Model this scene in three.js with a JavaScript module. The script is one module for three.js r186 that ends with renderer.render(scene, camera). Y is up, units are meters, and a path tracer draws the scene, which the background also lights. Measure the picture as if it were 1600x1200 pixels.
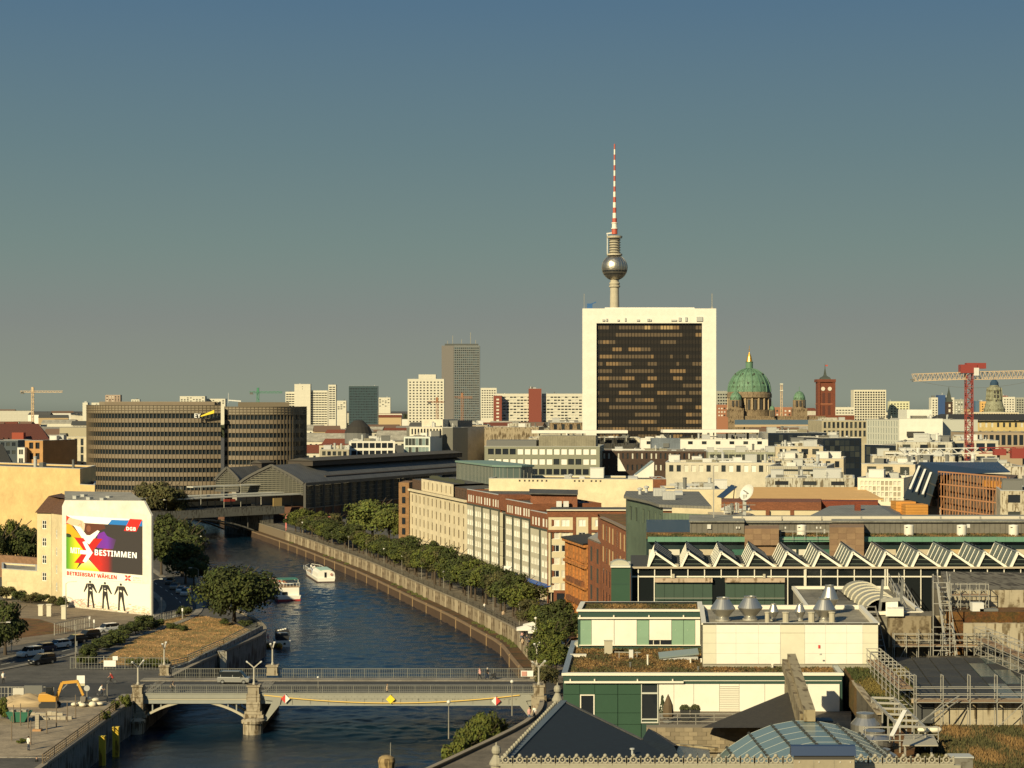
import*as THREE from 'three';
import{MarchingCubes}from 'three/addons/objects/MarchingCubes.js';
import{FontLoader}from 'three/addons/loaders/FontLoader.js';
import{TextGeometry}from 'three/addons/geometries/TextGeometry.js';

// camera, sky, sun, exposure
const F=2869,H=42.7,HY=638; // surveyed lens, eye height in metres, horizon row
const scene=new THREE.Scene();
const camera=new THREE.PerspectiveCamera(2*Math.atan(600 / F)*180 / Math.PI,4 / 3,1,60000);
camera.position.set(0,H,0);
camera.lookAt(0,H,-100);
camera.setViewOffset(1600,1200,0,-38,1600,1200);
camera.updateProjectionMatrix();
const renderer=new THREE.WebGLRenderer({antialias:true});
renderer.setSize(1024,768);
renderer.toneMapping=THREE.LinearToneMapping;
renderer.toneMappingExposure=1.3;
renderer.shadowMap.enabled=true;
{
// clear evening air: grey-green haze at the horizon, going over to blue; the same all round
const w=64,h=512,data=new Float32Array(w*h*4);
const stops=[[-90,.14,.155,.12],[-0.01,.265,.291,.222],[0,.265,.291,.222],[2.2,.238,.2615,.228],[5,.182,.25,.232],[8,.138,.216,.236],[12.5,.09,.17,.25],[25,.068,.148,.252],[50,.05,.125,.245],[90,.042,.11,.24]];
for(let j=0;j<h;j++){
const el=(j + .5) / h*180 - 90;
let k=0;while(k<stops.length - 2&&el>stops[k + 1][0])k++;
const a=stops[k],b=stops[k + 1],t=Math.min(1,Math.max(0,(el - a[0]) / (b[0]- a[0])));
for(let i=0;i<w;i++)for(let c=0;c<4;c++)data[(j*w + i)*4 + c]=c<3?(a[c + 1]+(b[c + 1]- a[c + 1])*t)*.77:1;
}
const sky=new THREE.DataTexture(data,w,h,THREE.RGBAFormat,THREE.FloatType);
sky.mapping=THREE.EquirectangularReflectionMapping;
sky.magFilter=THREE.LinearFilter;sky.minFilter=THREE.LinearFilter;sky.needsUpdate=true;
scene.background=sky;scene.environment=sky;
}
const sun=new THREE.DirectionalLight(new THREE.Color().setRGB(1,.86,.54),4.9);
{
const el=27*Math.PI / 180,az=33*Math.PI / 180;
sun.position.set(-Math.sin(az)*Math.cos(el)*900,Math.sin(el)*900,Math.cos(az)*Math.cos(el)*900 - 400);
sun.target.position.set(0,0,-400);scene.add(sun,sun.target);
sun.castShadow=true;sun.shadow.mapSize.set(4096,4096);
Object.assign(sun.shadow.camera,{left:-500,right:500,top:500,bottom:-500,near:1,far:3500});
sun.shadow.radius=1;
}
const font=await new FontLoader().loadAsync("fonts/droid/droid_sans_bold.typeface.json");
// helpers
let seed=12345;
const rnd=()=>{seed|=0;seed=seed + 0x6D2B79F5|0;let t=Math.imul(seed ^ seed>>>15,1|seed);t=t + Math.imul(t ^ t>>>7,61|t)^ t;return((t ^ t>>>14)>>>0) / 4294967296;};
const rr=(a,b)=>a +(b - a)*rnd(),pick=(a)=>a[Math.floor(rnd()*a.length)];
const gx=(px,d)=>(px - 800)*d / F,gy=(py,d)=>H -(py - HY)*d / F; // bearing and distance to metres
const nth=i=>{const n=i + 1,w=['first','second','third','fourth','fifth','sixth','seventh','eighth','ninth','tenth','eleventh','twelfth'];return w[i]??n +(n % 10===1&&n % 100 !==11?'st':n % 10===2&&n !==12?'nd':n % 10===3&&n !==13?'rd':'th');};
const V=(px,d)=>[gx(px,d),-d];
const col=(r,g,b)=>new THREE.Color().setRGB(r,g,b);

function noiseGrid(n,cell,r){ // tileable value noise
const g=new Float32Array(cell*cell).map(()=>r());
const o=new Float32Array(n*n);
for(let y=0;y<n;y++)for(let x=0;x<n;x++){
const fx=x / n*cell,fy=y / n*cell,ix=Math.floor(fx),iy=Math.floor(fy);
let tx=fx - ix,ty=fy - iy;tx=tx*tx*(3 - 2*tx);ty=ty*ty*(3 - 2*ty);
const a=g[(iy % cell)*cell + ix % cell],b=g[(iy % cell)*cell +(ix + 1)% cell],c=g[((iy + 1)% cell)*cell + ix % cell],d=g[((iy + 1)% cell)*cell +(ix + 1)% cell];
o[y*n + x]=(a +(b - a)*tx)*(1 - ty)+(c +(d - c)*tx)*ty;
}
return o;
}
const N=256;
function fbm(cells,amps){const o=new Float32Array(N*N);let s=0;cells.forEach((c,k)=>{const g=noiseGrid(N,c,rnd);s +=amps[k];for(let i=0;i<o.length;i++)o[i]+=g[i]*amps[k];});return o.map(v=>v / s);}
function makeTex(fn,metres,srgb=true,my=metres){
const d=new Uint8Array(N*N*4);
for(let y=0;y<N;y++)for(let x=0;x<N;x++){const c=fn(x,y,y*N + x);for(let k=0;k<3;k++)d[(y*N + x)*4 + k]=Math.max(0,Math.min(255,c[k]*255));d[(y*N + x)*4 + 3]=255;}
const t=new THREE.DataTexture(d,N,N);t.wrapS=t.wrapT=THREE.RepeatWrapping;t.magFilter=THREE.LinearFilter;t.minFilter=THREE.LinearMipmapLinearFilter;t.generateMipmaps=true;
if(srgb)t.colorSpace=THREE.SRGBColorSpace;t.repeat.set(1 / metres,1 / my);t.needsUpdate=true;return t;
}
const nA=fbm([4,9,21,64,128],[1,.8,.6,.5,.5]),nB=fbm([3,7,16,40,100],[1,.9,.7,.5,.4]),nF=fbm([64,128,200],[1,1,1]);
const g3=v=>[v,v,v],mixc=(a,b,t)=>a.map((v,i)=>v +(b[i]- v)*t),st=(a,b,v)=>{v=Math.min(1,Math.max(0,(v - a) / (b - a)));return v*v*(3 - 2*v);};
const streakN=(()=>{const g=noiseGrid(N,48,rnd),o=new Float32Array(N*N);for(let y=0;y<N;y++)for(let x=0;x<N;x++){let s=0;for(let k=0;k<6;k++)s +=g[((Math.floor(y / 5)+ k)% N)*N + x];o[y*N + x]=s / 6;}return o;})();
const T={
plaster:makeTex((x,y,i)=>g3(.9 +(nA[i]- .5)*.22 +(nF[i]- .5)*.06),14),
panel:makeTex((x,y,i)=>g3(.94 +(nB[i]- .5)*.1),9),
stain:makeTex((x,y,i)=>{const s=st(.52,.66,streakN[i])*st(.4,.6,nB[i]);return mixc(g3(.92 +(nA[i]- .5)*.25),[.45,.4,.32],s*.75);},11),
quay:makeTex((x,y,i)=>{const s=st(.5,.62,nB[i]),u=st(.5,.58,nA[((y + 53)% N)*N +(x + 97)% N]),by=Math.floor(y / 13),bx=Math.floor(x / 24 +(by % 2)*.5),t=((bx*37 + by*71)*2654435761>>>0)% 97 / 97;return mixc(mixc(g3(.8 + t*.16),[.5,.44,.34],s*.7),[.85,.8,.72],u*.3).map(v=>v*(.85 + nF[i]*.3)*(y % 13===0?.85:1));},13,true,9),
stone:makeTex((x,y,i)=>{const bx=Math.floor(x / 16 +(Math.floor(y / 8)% 2)*.5),by=Math.floor(y / 8),t=((bx*37 + by*71)*2654435761>>>0)% 97 / 97;return g3(.75 + t*.22 +(nA[i]- .5)*.25);},10),
brick:makeTex((x,y,i)=>{const by=Math.floor(y / 3),bx=Math.floor(x / 7 +(by % 2)*.5),t=((bx*37 + by*71 + 5)*2654435761>>>0)% 89 / 89;const m=y % 3===0?.82:1;return[(.78 + t*.3)*m,(.74 + t*.28)*m,(.7 + t*.3)*m].map(v=>v*(.9 +(nA[i]- .5)*.3));},7),
gravel:makeTex((x,y,i)=>g3(.82 +(nA[i]- .5)*.45 +(nF[i]- .5)*.3),9),
asphalt:makeTex((x,y,i)=>g3(.8 +(nB[i]- .5)*.4 +(nF[i]- .5)*.25),13),
sedum:makeTex((x,y,i)=>{const t=st(.38,.62,nA[i]),u=st(.4,.64,nB[((y + 113)% N)*N +(x + 41)% N]);return mixc(mixc([.33,.3,.12],[.56,.36,.16],t),[.66,.5,.22],u*.6).map(v=>v*(.7 + nF[i]*.6));},9),
dry:makeTex((x,y,i)=>{const t=st(.4,.6,nB[i]);return mixc([.82,.65,.41],[.63,.51,.29],t).map(v=>v*(.75 + nF[i]*.45));},12),
slate:makeTex((x,y,i)=>{const by=Math.floor(y / 6),bx=Math.floor(x / 10 +(by % 2)*.5),t=((bx*37 + by*71 + 5)*2654435761>>>0)% 89 / 89;return g3((.7 + t*.3)*(y % 6===0?.75:1));},5),
seam:makeTex((x,y,i)=>g3((x % 16<2?.78:1)*(.88 +(nA[i]- .5)*.3)),9.6),
rough:makeTex((x,y,i)=>g3(.55 +(nA[i]- .5)*.6),6,false),
bump:makeTex((x,y,i)=>g3(nF[i]*.6 + nA[i]*.4),3,false),
leaf:makeTex((x,y,i)=>g3(.8 +(nA[i]- .5)*.5),3),
};
const mats={},m$=mats;
function M(key,r,g,b,o={}){if(!mats[key]&&r===undefined)throw new Error('material ' + key);return mats[key]??=new(o.specularIntensity !==undefined?THREE.MeshPhysicalMaterial:THREE.MeshStandardMaterial)(Object.assign({color:col(r,g,b),roughness:.85,side:THREE.DoubleSide,name:key},o));}

// every material of the place: base colours in linear values
M('glassA',.018,.022,.028,{roughness:.08});
M('glassB',.03,.036,.04,{roughness:.12});
M('glassC',.05,.055,.05,{roughness:.15});
M('blindA',.72,.7,.62,{roughness:.7});
M('blindB',.6,.56,.46,{roughness:.7});
M('blindC',.5,.48,.4,{roughness:.7});
M('frameWhite',.7,.68,.6,{roughness:.6});
M('zinc',.42,.42,.4,{roughness:.5});
M('gravelRoof',.3,.29,.26,{map:T.gravel});
M('unitWhite',.68,.66,.6,{roughness:.6,map:T.panel});
M('unitGrey',.4,.4,.37,{roughness:.6});
M('unitDark',.14,.14,.13);
M('asphalt',.062,.06,.056,{map:T.asphalt,roughness:.9});
M('paving',.3,.265,.21,{map:T.gravel,roughness:.9});
M('concrete',.34,.33,.29,{map:T.stain,roughness:.9});
M('groundMat',.11,.1,.085,{map:T.gravel,roughness:.95});
M('bed',.03,.03,.025);
M('quayStone',.4,.32,.22,{map:T.quay,roughness:.95});
M('quayDark',.12,.085,.05,{map:T.quay});
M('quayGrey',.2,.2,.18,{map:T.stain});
M('quayJoint',.17,.13,.085);
M('slabB',.33,.265,.175,{map:T.plaster});
M('slabC',.44,.36,.24,{map:T.plaster});
M('slabD',.26,.2,.125,{map:T.stain});
M('slabE',.38,.31,.21,{map:T.stain});
M('copingStone',.3,.25,.18,{map:T.plaster});
M('ledgeGrass',.26,.22,.15,{map:T.sedum,roughness:1});
M('ledgeEdge',.24,.16,.09,{map:T.plaster});
M('rustPile',.075,.042,.022,{map:T.plaster,roughness:1});
M('pileWood',.3,.2,.1);
M('roadPaint',.6,.58,.5);
M('promenade',.2,.165,.12,{map:T.gravel});
M('dryGrass',.66,.62,.54,{map:T.dry,roughness:1});
M('lotEarth',.24,.185,.12,{map:T.gravel});
M('lotGrass',.42,.38,.22,{map:T.sedum});
M('plaza',.4,.315,.21,{map:T.gravel});
M('bridgeStone',.38,.32,.225,{map:T.stain});
M('steelGrey',.3,.31,.28,{roughness:.6,map:T.panel});
M('railGrey',.16,.158,.135,{roughness:.6});
M('girder',.3,.295,.245,{roughness:.6,map:T.panel});
M('rivet',.2,.2,.17);
M('archPale',.42,.38,.28,{roughness:.6});
M('pierDark',.22,.2,.16,{map:T.stain});
M('cableYellow',.75,.5,.12,{roughness:.6});
M('signRed',.55,.05,.04,{roughness:.5});
M('signWhite',.75,.73,.68,{roughness:.5});
M('signYellow',.8,.6,.03,{roughness:.5});
M('lampPost',.4,.37,.3,{roughness:.5});
M('lampHead',.55,.54,.5,{roughness:.4});
M('creamWall',.73,.6,.36,{map:T.plaster});
M('whiteWall',.8,.76,.66,{map:T.plaster});
M('tileBrown',.15,.07,.035,{map:T.slate});
M('tileRed',.22,.06,.03,{map:T.slate});
M('roofPale',.4,.37,.3,{map:T.gravel});
M('pipeDark',.16,.14,.1);
M('doorDark',.03,.028,.025);
M('apricot',.72,.5,.22,{map:T.plaster});
M('roofTar',.1,.095,.085,{map:T.gravel});
M('dullBrick',.35,.22,.13,{map:T.brick});
M('concretePale',.5,.46,.38,{map:T.stain});
M('railBrown',.2,.14,.08);
M('stepStone',.45,.38,.28,{map:T.stain});
M('fenderYellow',.75,.5,.03,{map:T.stain,roughness:.6});
M('fenderCap',.6,.42,.05);
M('bronzeBand',.2,.15,.095,{roughness:.55,map:T.panel});
M('finBronze',.13,.1,.062,{roughness:.5});
M('officeGlass',.02,.026,.03,{roughness:.1});
M('bronzePale',.2,.16,.105,{roughness:.55});
M('hallSteel',.07,.065,.055,{roughness:.6});
M('hallRoof',.13,.125,.11,{map:T.seam,roughness:.6});
M('hallGlass',.035,.037,.03,{roughness:.2});
M('hallBars',.13,.12,.088,{roughness:.6});
M('lanternWall',.05,.04,.032);
M('lanternRoof',.085,.075,.062,{map:T.seam});
M('hallBars2',.12,.115,.09,{roughness:.6});
M('stationBrick',.17,.085,.05,{map:T.brick});
M('platformGrey',.3,.28,.24);
M('railDeck',.12,.11,.09,{map:T.stain});
M('railGirder',.19,.18,.145,{map:T.stain,roughness:.6});
M('canopyPale',.5,.48,.4);
M('screenDark',.03,.03,.028);
M('boardRed',.4,.06,.04);
M('kioskTan',.4,.27,.1);
M('mast',.25,.24,.2);
M('creamStone',.74,.63,.43,{map:T.plaster});
M('panelWall',.5,.46,.35,{map:T.panel});
M('brickRed',.29,.115,.052,{map:T.brick});
M('pilasterGreen',.06,.065,.05);
M('paneBrown',.1,.07,.04,{roughness:.5});
M('paneBrown2',.16,.12,.07,{roughness:.5});
M('mansardBrown',.13,.075,.045,{map:T.slate});
M('planterDark',.05,.055,.035);
M('teaGlass',.1,.13,.12,{roughness:.15});
M('copperPale',.16,.24,.2,{roughness:.7});
M('ochreBrick',.36,.22,.1,{map:T.brick});
M('shopPier',.5,.42,.3);
M('slotDark',.1,.1,.085);
M('stairPanel',.58,.52,.36,{map:T.panel});
M('frontPanel',.64,.55,.36,{map:T.panel});
M('copingPale',.6,.55,.42);
M('canopyBlue',.03,.09,.32,{roughness:.5});
M('orangeStone',.5,.2,.05,{map:T.stone});
M('rustBrick',.33,.13,.055,{map:T.brick});
M('frameRust',.3,.15,.06);
M('rustDark',.22,.085,.03,{map:T.stone});
M('roofSlateDark',.045,.043,.038,{map:T.slate});
M('frameDark',.05,.05,.045);
M('blindGold',.5,.36,.18);
M('zincDull',.3,.29,.25);
M('sedumRoof',.5,.48,.42,{map:T.sedum,roughness:1});
M('copingRust',.22,.16,.11);
M('greenSheet',.12,.16,.11,{map:T.seam,roughness:.6});
M('roofGreyGreen',.2,.19,.155,{map:T.seam,roughness:.7});
M('towerWhite',.82,.77,.66,{map:T.panel});
M('towerSpandrel',.018,.015,.012,{roughness:.3});
M('towerGlass',.03,.024,.018,{roughness:.1});
M('towerBlindA',.2,.125,.055,{roughness:.5});
M('towerBlindB',.1,.068,.036,{roughness:.5});
M('towerBlindC',.36,.25,.12,{roughness:.5});
M('gondolaBlue',.03,.1,.25);
M('beigeWall',.58,.49,.34,{map:T.plaster});
M('paleWall',.7,.64,.5,{map:T.plaster});
M('greyGreenWall',.25,.25,.18,{map:T.panel});
M('brownWall',.085,.055,.038,{map:T.brick});
M('navyGlass',.015,.022,.035,{roughness:.12});
M('whitePanel',.8,.76,.66,{map:T.panel});
M('roofGrey',.24,.22,.18,{map:T.gravel});
M('dullPale',.4,.36,.27,{map:T.plaster});
M('whiteGlaze',.55,.58,.52);
M('paleGlass',.2,.26,.25,{roughness:.15});
M('flankGrey',.13,.125,.105);
M('theatreWall',.42,.34,.23,{map:T.plaster});
M('roofBrown',.17,.14,.1,{map:T.gravel});
M('plantScreen',.3,.27,.19,{map:T.seam});
M('chalk',.55,.5,.39,{map:T.stain});
M('plantBlue',.2,.23,.26,{map:T.seam,roughness:.5});
M('galleryGreen',.36,.36,.25,{map:T.seam});
M('chalk2',.62,.56,.43,{map:T.plaster});
M('louvre',.5,.46,.36,{map:T.seam});
M('fireCream',.78,.66,.43,{map:T.plaster});
M('shadedDepth',.05,.046,.04);  // near-black sheet colour standing in for the shaded depth of openings
M('tanRoof',.68,.41,.155,{map:T.panel});
M('brickDark',.25,.06,.025,{map:T.brick});
M('ribRoof',.24,.235,.205,{map:T.seam,roughness:.6});
M('formwork',.6,.27,.05,{map:T.plaster});
M('navyGlass2',.025,.032,.035,{roughness:.2});
M('shellDark',.16,.11,.075,{map:T.stain});
M('scaffRust',.42,.2,.09);
M('shellPale',.5,.44,.32,{map:T.stain});
M('dullWhite',.55,.5,.4,{map:T.stain});
M('chalk3',.5,.47,.38,{map:T.stain});
M('latticeWhite',.66,.6,.46);
M('latticeGap',.32,.28,.2);
M('galleryWhite',.74,.72,.62,{map:T.panel});
M('slimPale',.5,.5,.42);
M('blueGlass',.03,.07,.1,{roughness:.1});
M('museum',.45,.39,.26,{map:T.plaster});
M('palaceYellow',.62,.47,.2,{map:T.plaster});
M('arcade',.6,.52,.36);
M('hallTan',.34,.26,.17);
M('navyRoof',.02,.05,.09);
M('hallTan2',.36,.29,.19,{map:T.stain});
M('sandDark',.3,.22,.13,{map:T.stain});
M('solar',.02,.03,.045,{roughness:.2});
M('towerConcrete',.52,.46,.34,{map:T.plaster});
M('ribSteel',.2,.19,.16,{roughness:.5,metalness:.6});
M('ringDark',.16,.14,.1);
M('antRed',.42,.08,.045,{roughness:.6});
M('antWhite',.72,.68,.58,{roughness:.6});
M('copperGreen',.135,.255,.155,{map:T.stain,roughness:.7});
M('domStone',.26,.19,.11,{map:T.stain});
M('gold',.75,.42,.08,{metalness:.8,roughness:.35});
M('copperDark',.095,.185,.115,{roughness:.7});
M('domPale',.42,.31,.18);
M('hoardBlue',.06,.1,.14);
M('hallBrick',.24,.075,.035,{map:T.brick});
M('clockPale',.6,.54,.42);
M('brickShade',.08,.025,.015);  // brick tone darkened to paint the shade inside the tower openings
M('brickPale',.36,.14,.07);
M('capDark',.05,.06,.05);
M('flagRed',.4,.08,.06);
M('statStone',.3,.3,.2,{map:T.stain});
M('steepleBrick',.075,.05,.04,{map:T.brick});
M('farWhite',.66,.62,.5,{map:T.panel});
M('farGrey',.34,.34,.28,{map:T.panel});
M('redShaft',.2,.05,.032);
M('blueGreyGlass',.06,.09,.1,{roughness:.2,map:T.panel});
M('hotelGrey',.16,.17,.165);
M('cubeGlass',.035,.055,.06,{roughness:.15});
M('farRed',.3,.13,.07);
M('gridWhite',.6,.55,.42);
M('paleYellow',.58,.56,.36);
M('navyStrip',.03,.07,.18);
M('blueSide',.07,.13,.2);
M('ochreFar',.6,.36,.12);
M('farRed2',.18,.045,.035);
M('twinBrown',.36,.27,.2);
M('signBand',.08,.085,.08);
M('bayPale',.17,.155,.14);
M('tileDark',.13,.035,.02,{map:T.slate});
M('tileDark2',.09,.03,.02);
M('hatchRed',.3,.06,.03);
M('loggiaOrange',.5,.27,.1,{map:T.plaster});
M('flankBrown',.2,.14,.08);
M('hotelPale',.6,.53,.38,{map:T.plaster});
M('atticGrey',.33,.29,.2);
M('letterGrey',.22,.19,.13);
M('slateBlue',.06,.075,.085);
M('paleEaves',.5,.45,.33);
M('farRoofBrown',.14,.085,.055);
M('farRoofGrey',.17,.16,.14);
M('farRoofDark',.06,.06,.055);
M('farOchre',.45,.33,.18);
M('coneBlack',.025,.022,.018);
M('woods',.035,.042,.022,{roughness:1});
M('craneRed',.24,.04,.03,{roughness:.5});
M('craneTan',.55,.4,.24,{roughness:.6});
M('cable',.1,.1,.09);
M('craneGreen',.06,.2,.12);
M('craneBrown',.3,.14,.07);
M('panelGreen',.035,.085,.05,{roughness:.45,map:T.panel});
M('bandGreen',.025,.06,.045,{roughness:.5});
M('panelPale',.24,.38,.26,{roughness:.5,map:T.panel});
M('panelWhite',.86,.82,.7,{roughness:.5,map:T.panel});
M('trimWhite',.72,.67,.55,{roughness:.5});
M('fasciaCopper',.13,.28,.185,{roughness:.6,map:T.panel});
M('stainless',.5,.48,.43,{metalness:.85,roughness:.38});
M('galvanised',.36,.34,.29,{metalness:.3,roughness:.55});
M('grimyConcrete',.42,.36,.25,{map:T.stain,roughness:.95});
M('stoneBrown',.3,.19,.105,{map:T.plaster});
M('bladeMat',1,1,1,{vertexColors:true,roughness:1});
M('edgeZinc',.3,.33,.34,{roughness:.4,metalness:.4});
M('frameSilver',.5,.5,.43,{roughness:.5});
M('blindCream',.74,.7,.58,{roughness:.6});
M('lamella',.55,.5,.38);
M('terraceSlab',.2,.16,.11,{map:T.gravel});
M('beigeVent',.42,.38,.28);
M('domeGlass',.4,.38,.3,{roughness:.3});
M('skyGlass',.2,.24,.23,{roughness:.12});
M('parasolBrown',.1,.068,.035);
M('conifer',.03,.04,.018,{roughness:1});
M('potDark',.03,.03,.028);
M('shrubLeaf',.06,.065,.025,{roughness:1});
M('plantCore',.3,.28,.22);
M('plantRoof',.33,.29,.21,{map:T.gravel});
M('panelCream',.72,.68,.52,{map:T.panel,roughness:.5});
M('plantSide',.34,.3,.22,{map:T.stain});
M('ductBeige',.4,.36,.27);
M('hallGlaze',.012,.015,.016,{roughness:.1});
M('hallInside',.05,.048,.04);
M('eavesTan',.42,.35,.25);
M('screenGreen',.05,.085,.06,{roughness:.5,map:T.panel});
M('awning',.55,.42,.3,{map:T.stain});
M('plinthBrown',.2,.15,.1,{map:T.stain});
M('toothBar',.8,.76,.64,{roughness:.5});
M('tieGreen',.08,.1,.08);
M('northGlass',.13,.15,.13,{roughness:.5});
M('slopeZinc',.03,.034,.038,{roughness:.8,specularIntensity:.3});
M('solarBlue',.006,.009,.016,{roughness:.6,specularIntensity:.25});
M('jointGrey',.12,.13,.15);
M('ridgeZinc',.3,.31,.3,{roughness:.4,metalness:.4});
M('stripDark',.02,.035,.035,{roughness:.3});
M('stripTeal',.04,.12,.09,{roughness:.4});
M('penthouseGrey',.19,.175,.14,{map:T.seam,roughness:.6});
M('tealTrim',.3,.29,.24,{map:T.gravel,roughness:1});
M('stoneBrown2',.26,.16,.09,{map:T.plaster});
M('pipePale',.55,.5,.4,{roughness:.5});
M('tankWhite',.68,.64,.54,{roughness:.5});
M('plank2',.24,.15,.09,{map:T.plaster});
M('plank1',.32,.21,.12,{map:T.plaster});
M('wingRoof',.26,.235,.18,{map:T.gravel});
M('barrelGlass',.3,.28,.21,{roughness:.4});
M('barrelRib',.52,.48,.37);
M('felt1',.22,.2,.15,{map:T.gravel});
M('felt2',.2,.18,.14,{map:T.gravel});
M('walkGrey',.2,.185,.15,{map:T.gravel});
M('grimyDark',.17,.145,.1,{map:T.stain});
M('felt3',.13,.115,.09,{map:T.gravel});
M('ledgeBrown',.34,.3,.22,{map:T.sedum});
M('grimyBrown',.3,.24,.15,{map:T.stain});
M('doorSlate',.06,.062,.06);
M('edgeTan',.4,.31,.2,{map:T.stain});
M('paneTeal',.06,.09,.095,{roughness:.2});
M('paneFelt',.05,.048,.04,{roughness:.7,map:T.gravel});
M('dryRoof',.4,.36,.25,{map:T.sedum,roughness:1});
M('weedRoof',.3,.32,.18,{map:T.sedum,roughness:1});
M('weedMat',.75,.95,.7,{vertexColors:true,roughness:1});
M('parapetDark',.1,.085,.06,{map:T.stain});
M('parapetCoping',.4,.33,.22,{map:T.stain});
M('machineGrey',.3,.29,.26);
M('louvreDark',.05,.05,.045);
M('sackWhite',.66,.6,.46);
M('deckGrey',.35,.32,.25);
M('cabinetGrey',.2,.185,.15,{map:T.stain});
M('gratedSteel',.17,.16,.14);
M('slateBlueDark',.007,.014,.02,{map:T.slate,roughness:.75});
M('leadHip',.1,.12,.13,{roughness:.5});
M('crestStone',.36,.33,.25,{map:T.plaster});
M('palaceStone',.4,.33,.22,{map:T.stone});
M('slateBlue2',.014,.032,.052,{map:T.slate,roughness:.6});
M('brownSlope',.16,.1,.06,{map:T.slate});
M('wallStoneA',.3,.24,.155,{map:T.plaster});
M('wallStoneB',.25,.2,.13,{map:T.plaster});
M('wallStoneC',.35,.28,.18,{map:T.plaster});
M('mortar',.22,.18,.12);
M('shingle',.055,.045,.03,{map:T.slate});
M('parapetOchre',.36,.29,.17,{map:T.stain});
M('parapetOchre2',.31,.25,.15,{map:T.stain});
M('leanGlass',.085,.08,.065,{roughness:.3});
M('vaultDirty',.2,.2,.15,{roughness:.5,map:T.stain});
M('vaultEdge',.12,.15,.11,{roughness:.4,map:T.stain});
M('vaultGlass',.15,.205,.2,{roughness:.22});
M('clampDark',.03,.032,.03);
M('crossPale',.42,.44,.38);
M('housingBlue',.07,.1,.17,{metalness:.6,roughness:.35});
M('boxTan',.34,.29,.2,{map:T.plaster});
M('bark',.07,.05,.032,{map:T.plaster});
M('strawMat',2.1,2.1,2.6,{vertexColors:true,roughness:1});
M('tyre',.02,.02,.02);
M('chrome',.5,.5,.48,{metalness:.8,roughness:.3});
M('carGlass',.015,.018,.02,{roughness:.08});
M('headlight',.6,.6,.58,{roughness:.2});
M('tailRed',.3,.02,.02,{roughness:.3});
M('plate',.6,.6,.55);
M('paintWhite',.72,.7,.65,{roughness:.25});
M('paintBlack',.015,.016,.018,{roughness:.2});
M('paintSilver',.38,.37,.34,{roughness:.25,metalness:.5});
M('paintBlue',.02,.03,.06,{roughness:.22});
M('paintGrey',.12,.12,.115,{roughness:.25,metalness:.3});
M('clothes',1,1,1,{vertexColors:true,roughness:.9});
M('bikeFrame',.06,.06,.065,{roughness:.4});
M('saddle',.03,.025,.02);
M('pramBlack',.02,.02,.022);
M('parasolWhite',.78,.74,.64,{roughness:.8});
M('chairBrown',.12,.07,.04);
M('boatWhite',.78,.75,.66,{roughness:.4});
M('boatRed',.4,.05,.04,{roughness:.4});
M('boatDeck',.3,.2,.13);
M('boatTeal',.06,.2,.13,{roughness:.5});
M('benchRed',.3,.12,.09);
M('boatKeel',.1,.06,.05);
M('boatMint',.4,.55,.45,{roughness:.5});
M('buoyRed',.5,.12,.06);
M('boatBlue',.03,.08,.25);
M('deckTan',.35,.25,.12);
M('boatRedCabin',.42,.12,.08);
M('pileTan',.34,.24,.11,{map:T.stain});
M('machineYellow',.52,.27,.035,{roughness:.45});
M('machineBlack',.03,.03,.03);
M('bucketGrey',.16,.14,.12);
M('skipGreen',.02,.12,.07,{roughness:.5});
M('rubbleGrey',.28,.25,.2);
M('sandMat',.46,.35,.21,{map:T.gravel,roughness:1});
M('kerbStone',.46,.4,.3,{map:T.plaster});
M('palletTan',.4,.22,.1);
M('poleGrey',.24,.22,.18);
M('boardTan',.5,.45,.3);
M('poleBrown',.17,.13,.09);
M('sheetGrey',.5,.47,.4);
M('noticeRed',.5,.25,.2);
M('globeWhite',.6,.58,.5,{roughness:.4});
M('railDark',.09,.08,.06);
M('hoardTan',.5,.33,.16,{map:T.panel});
M('pipePink',.55,.16,.14,{roughness:.5});
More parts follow.
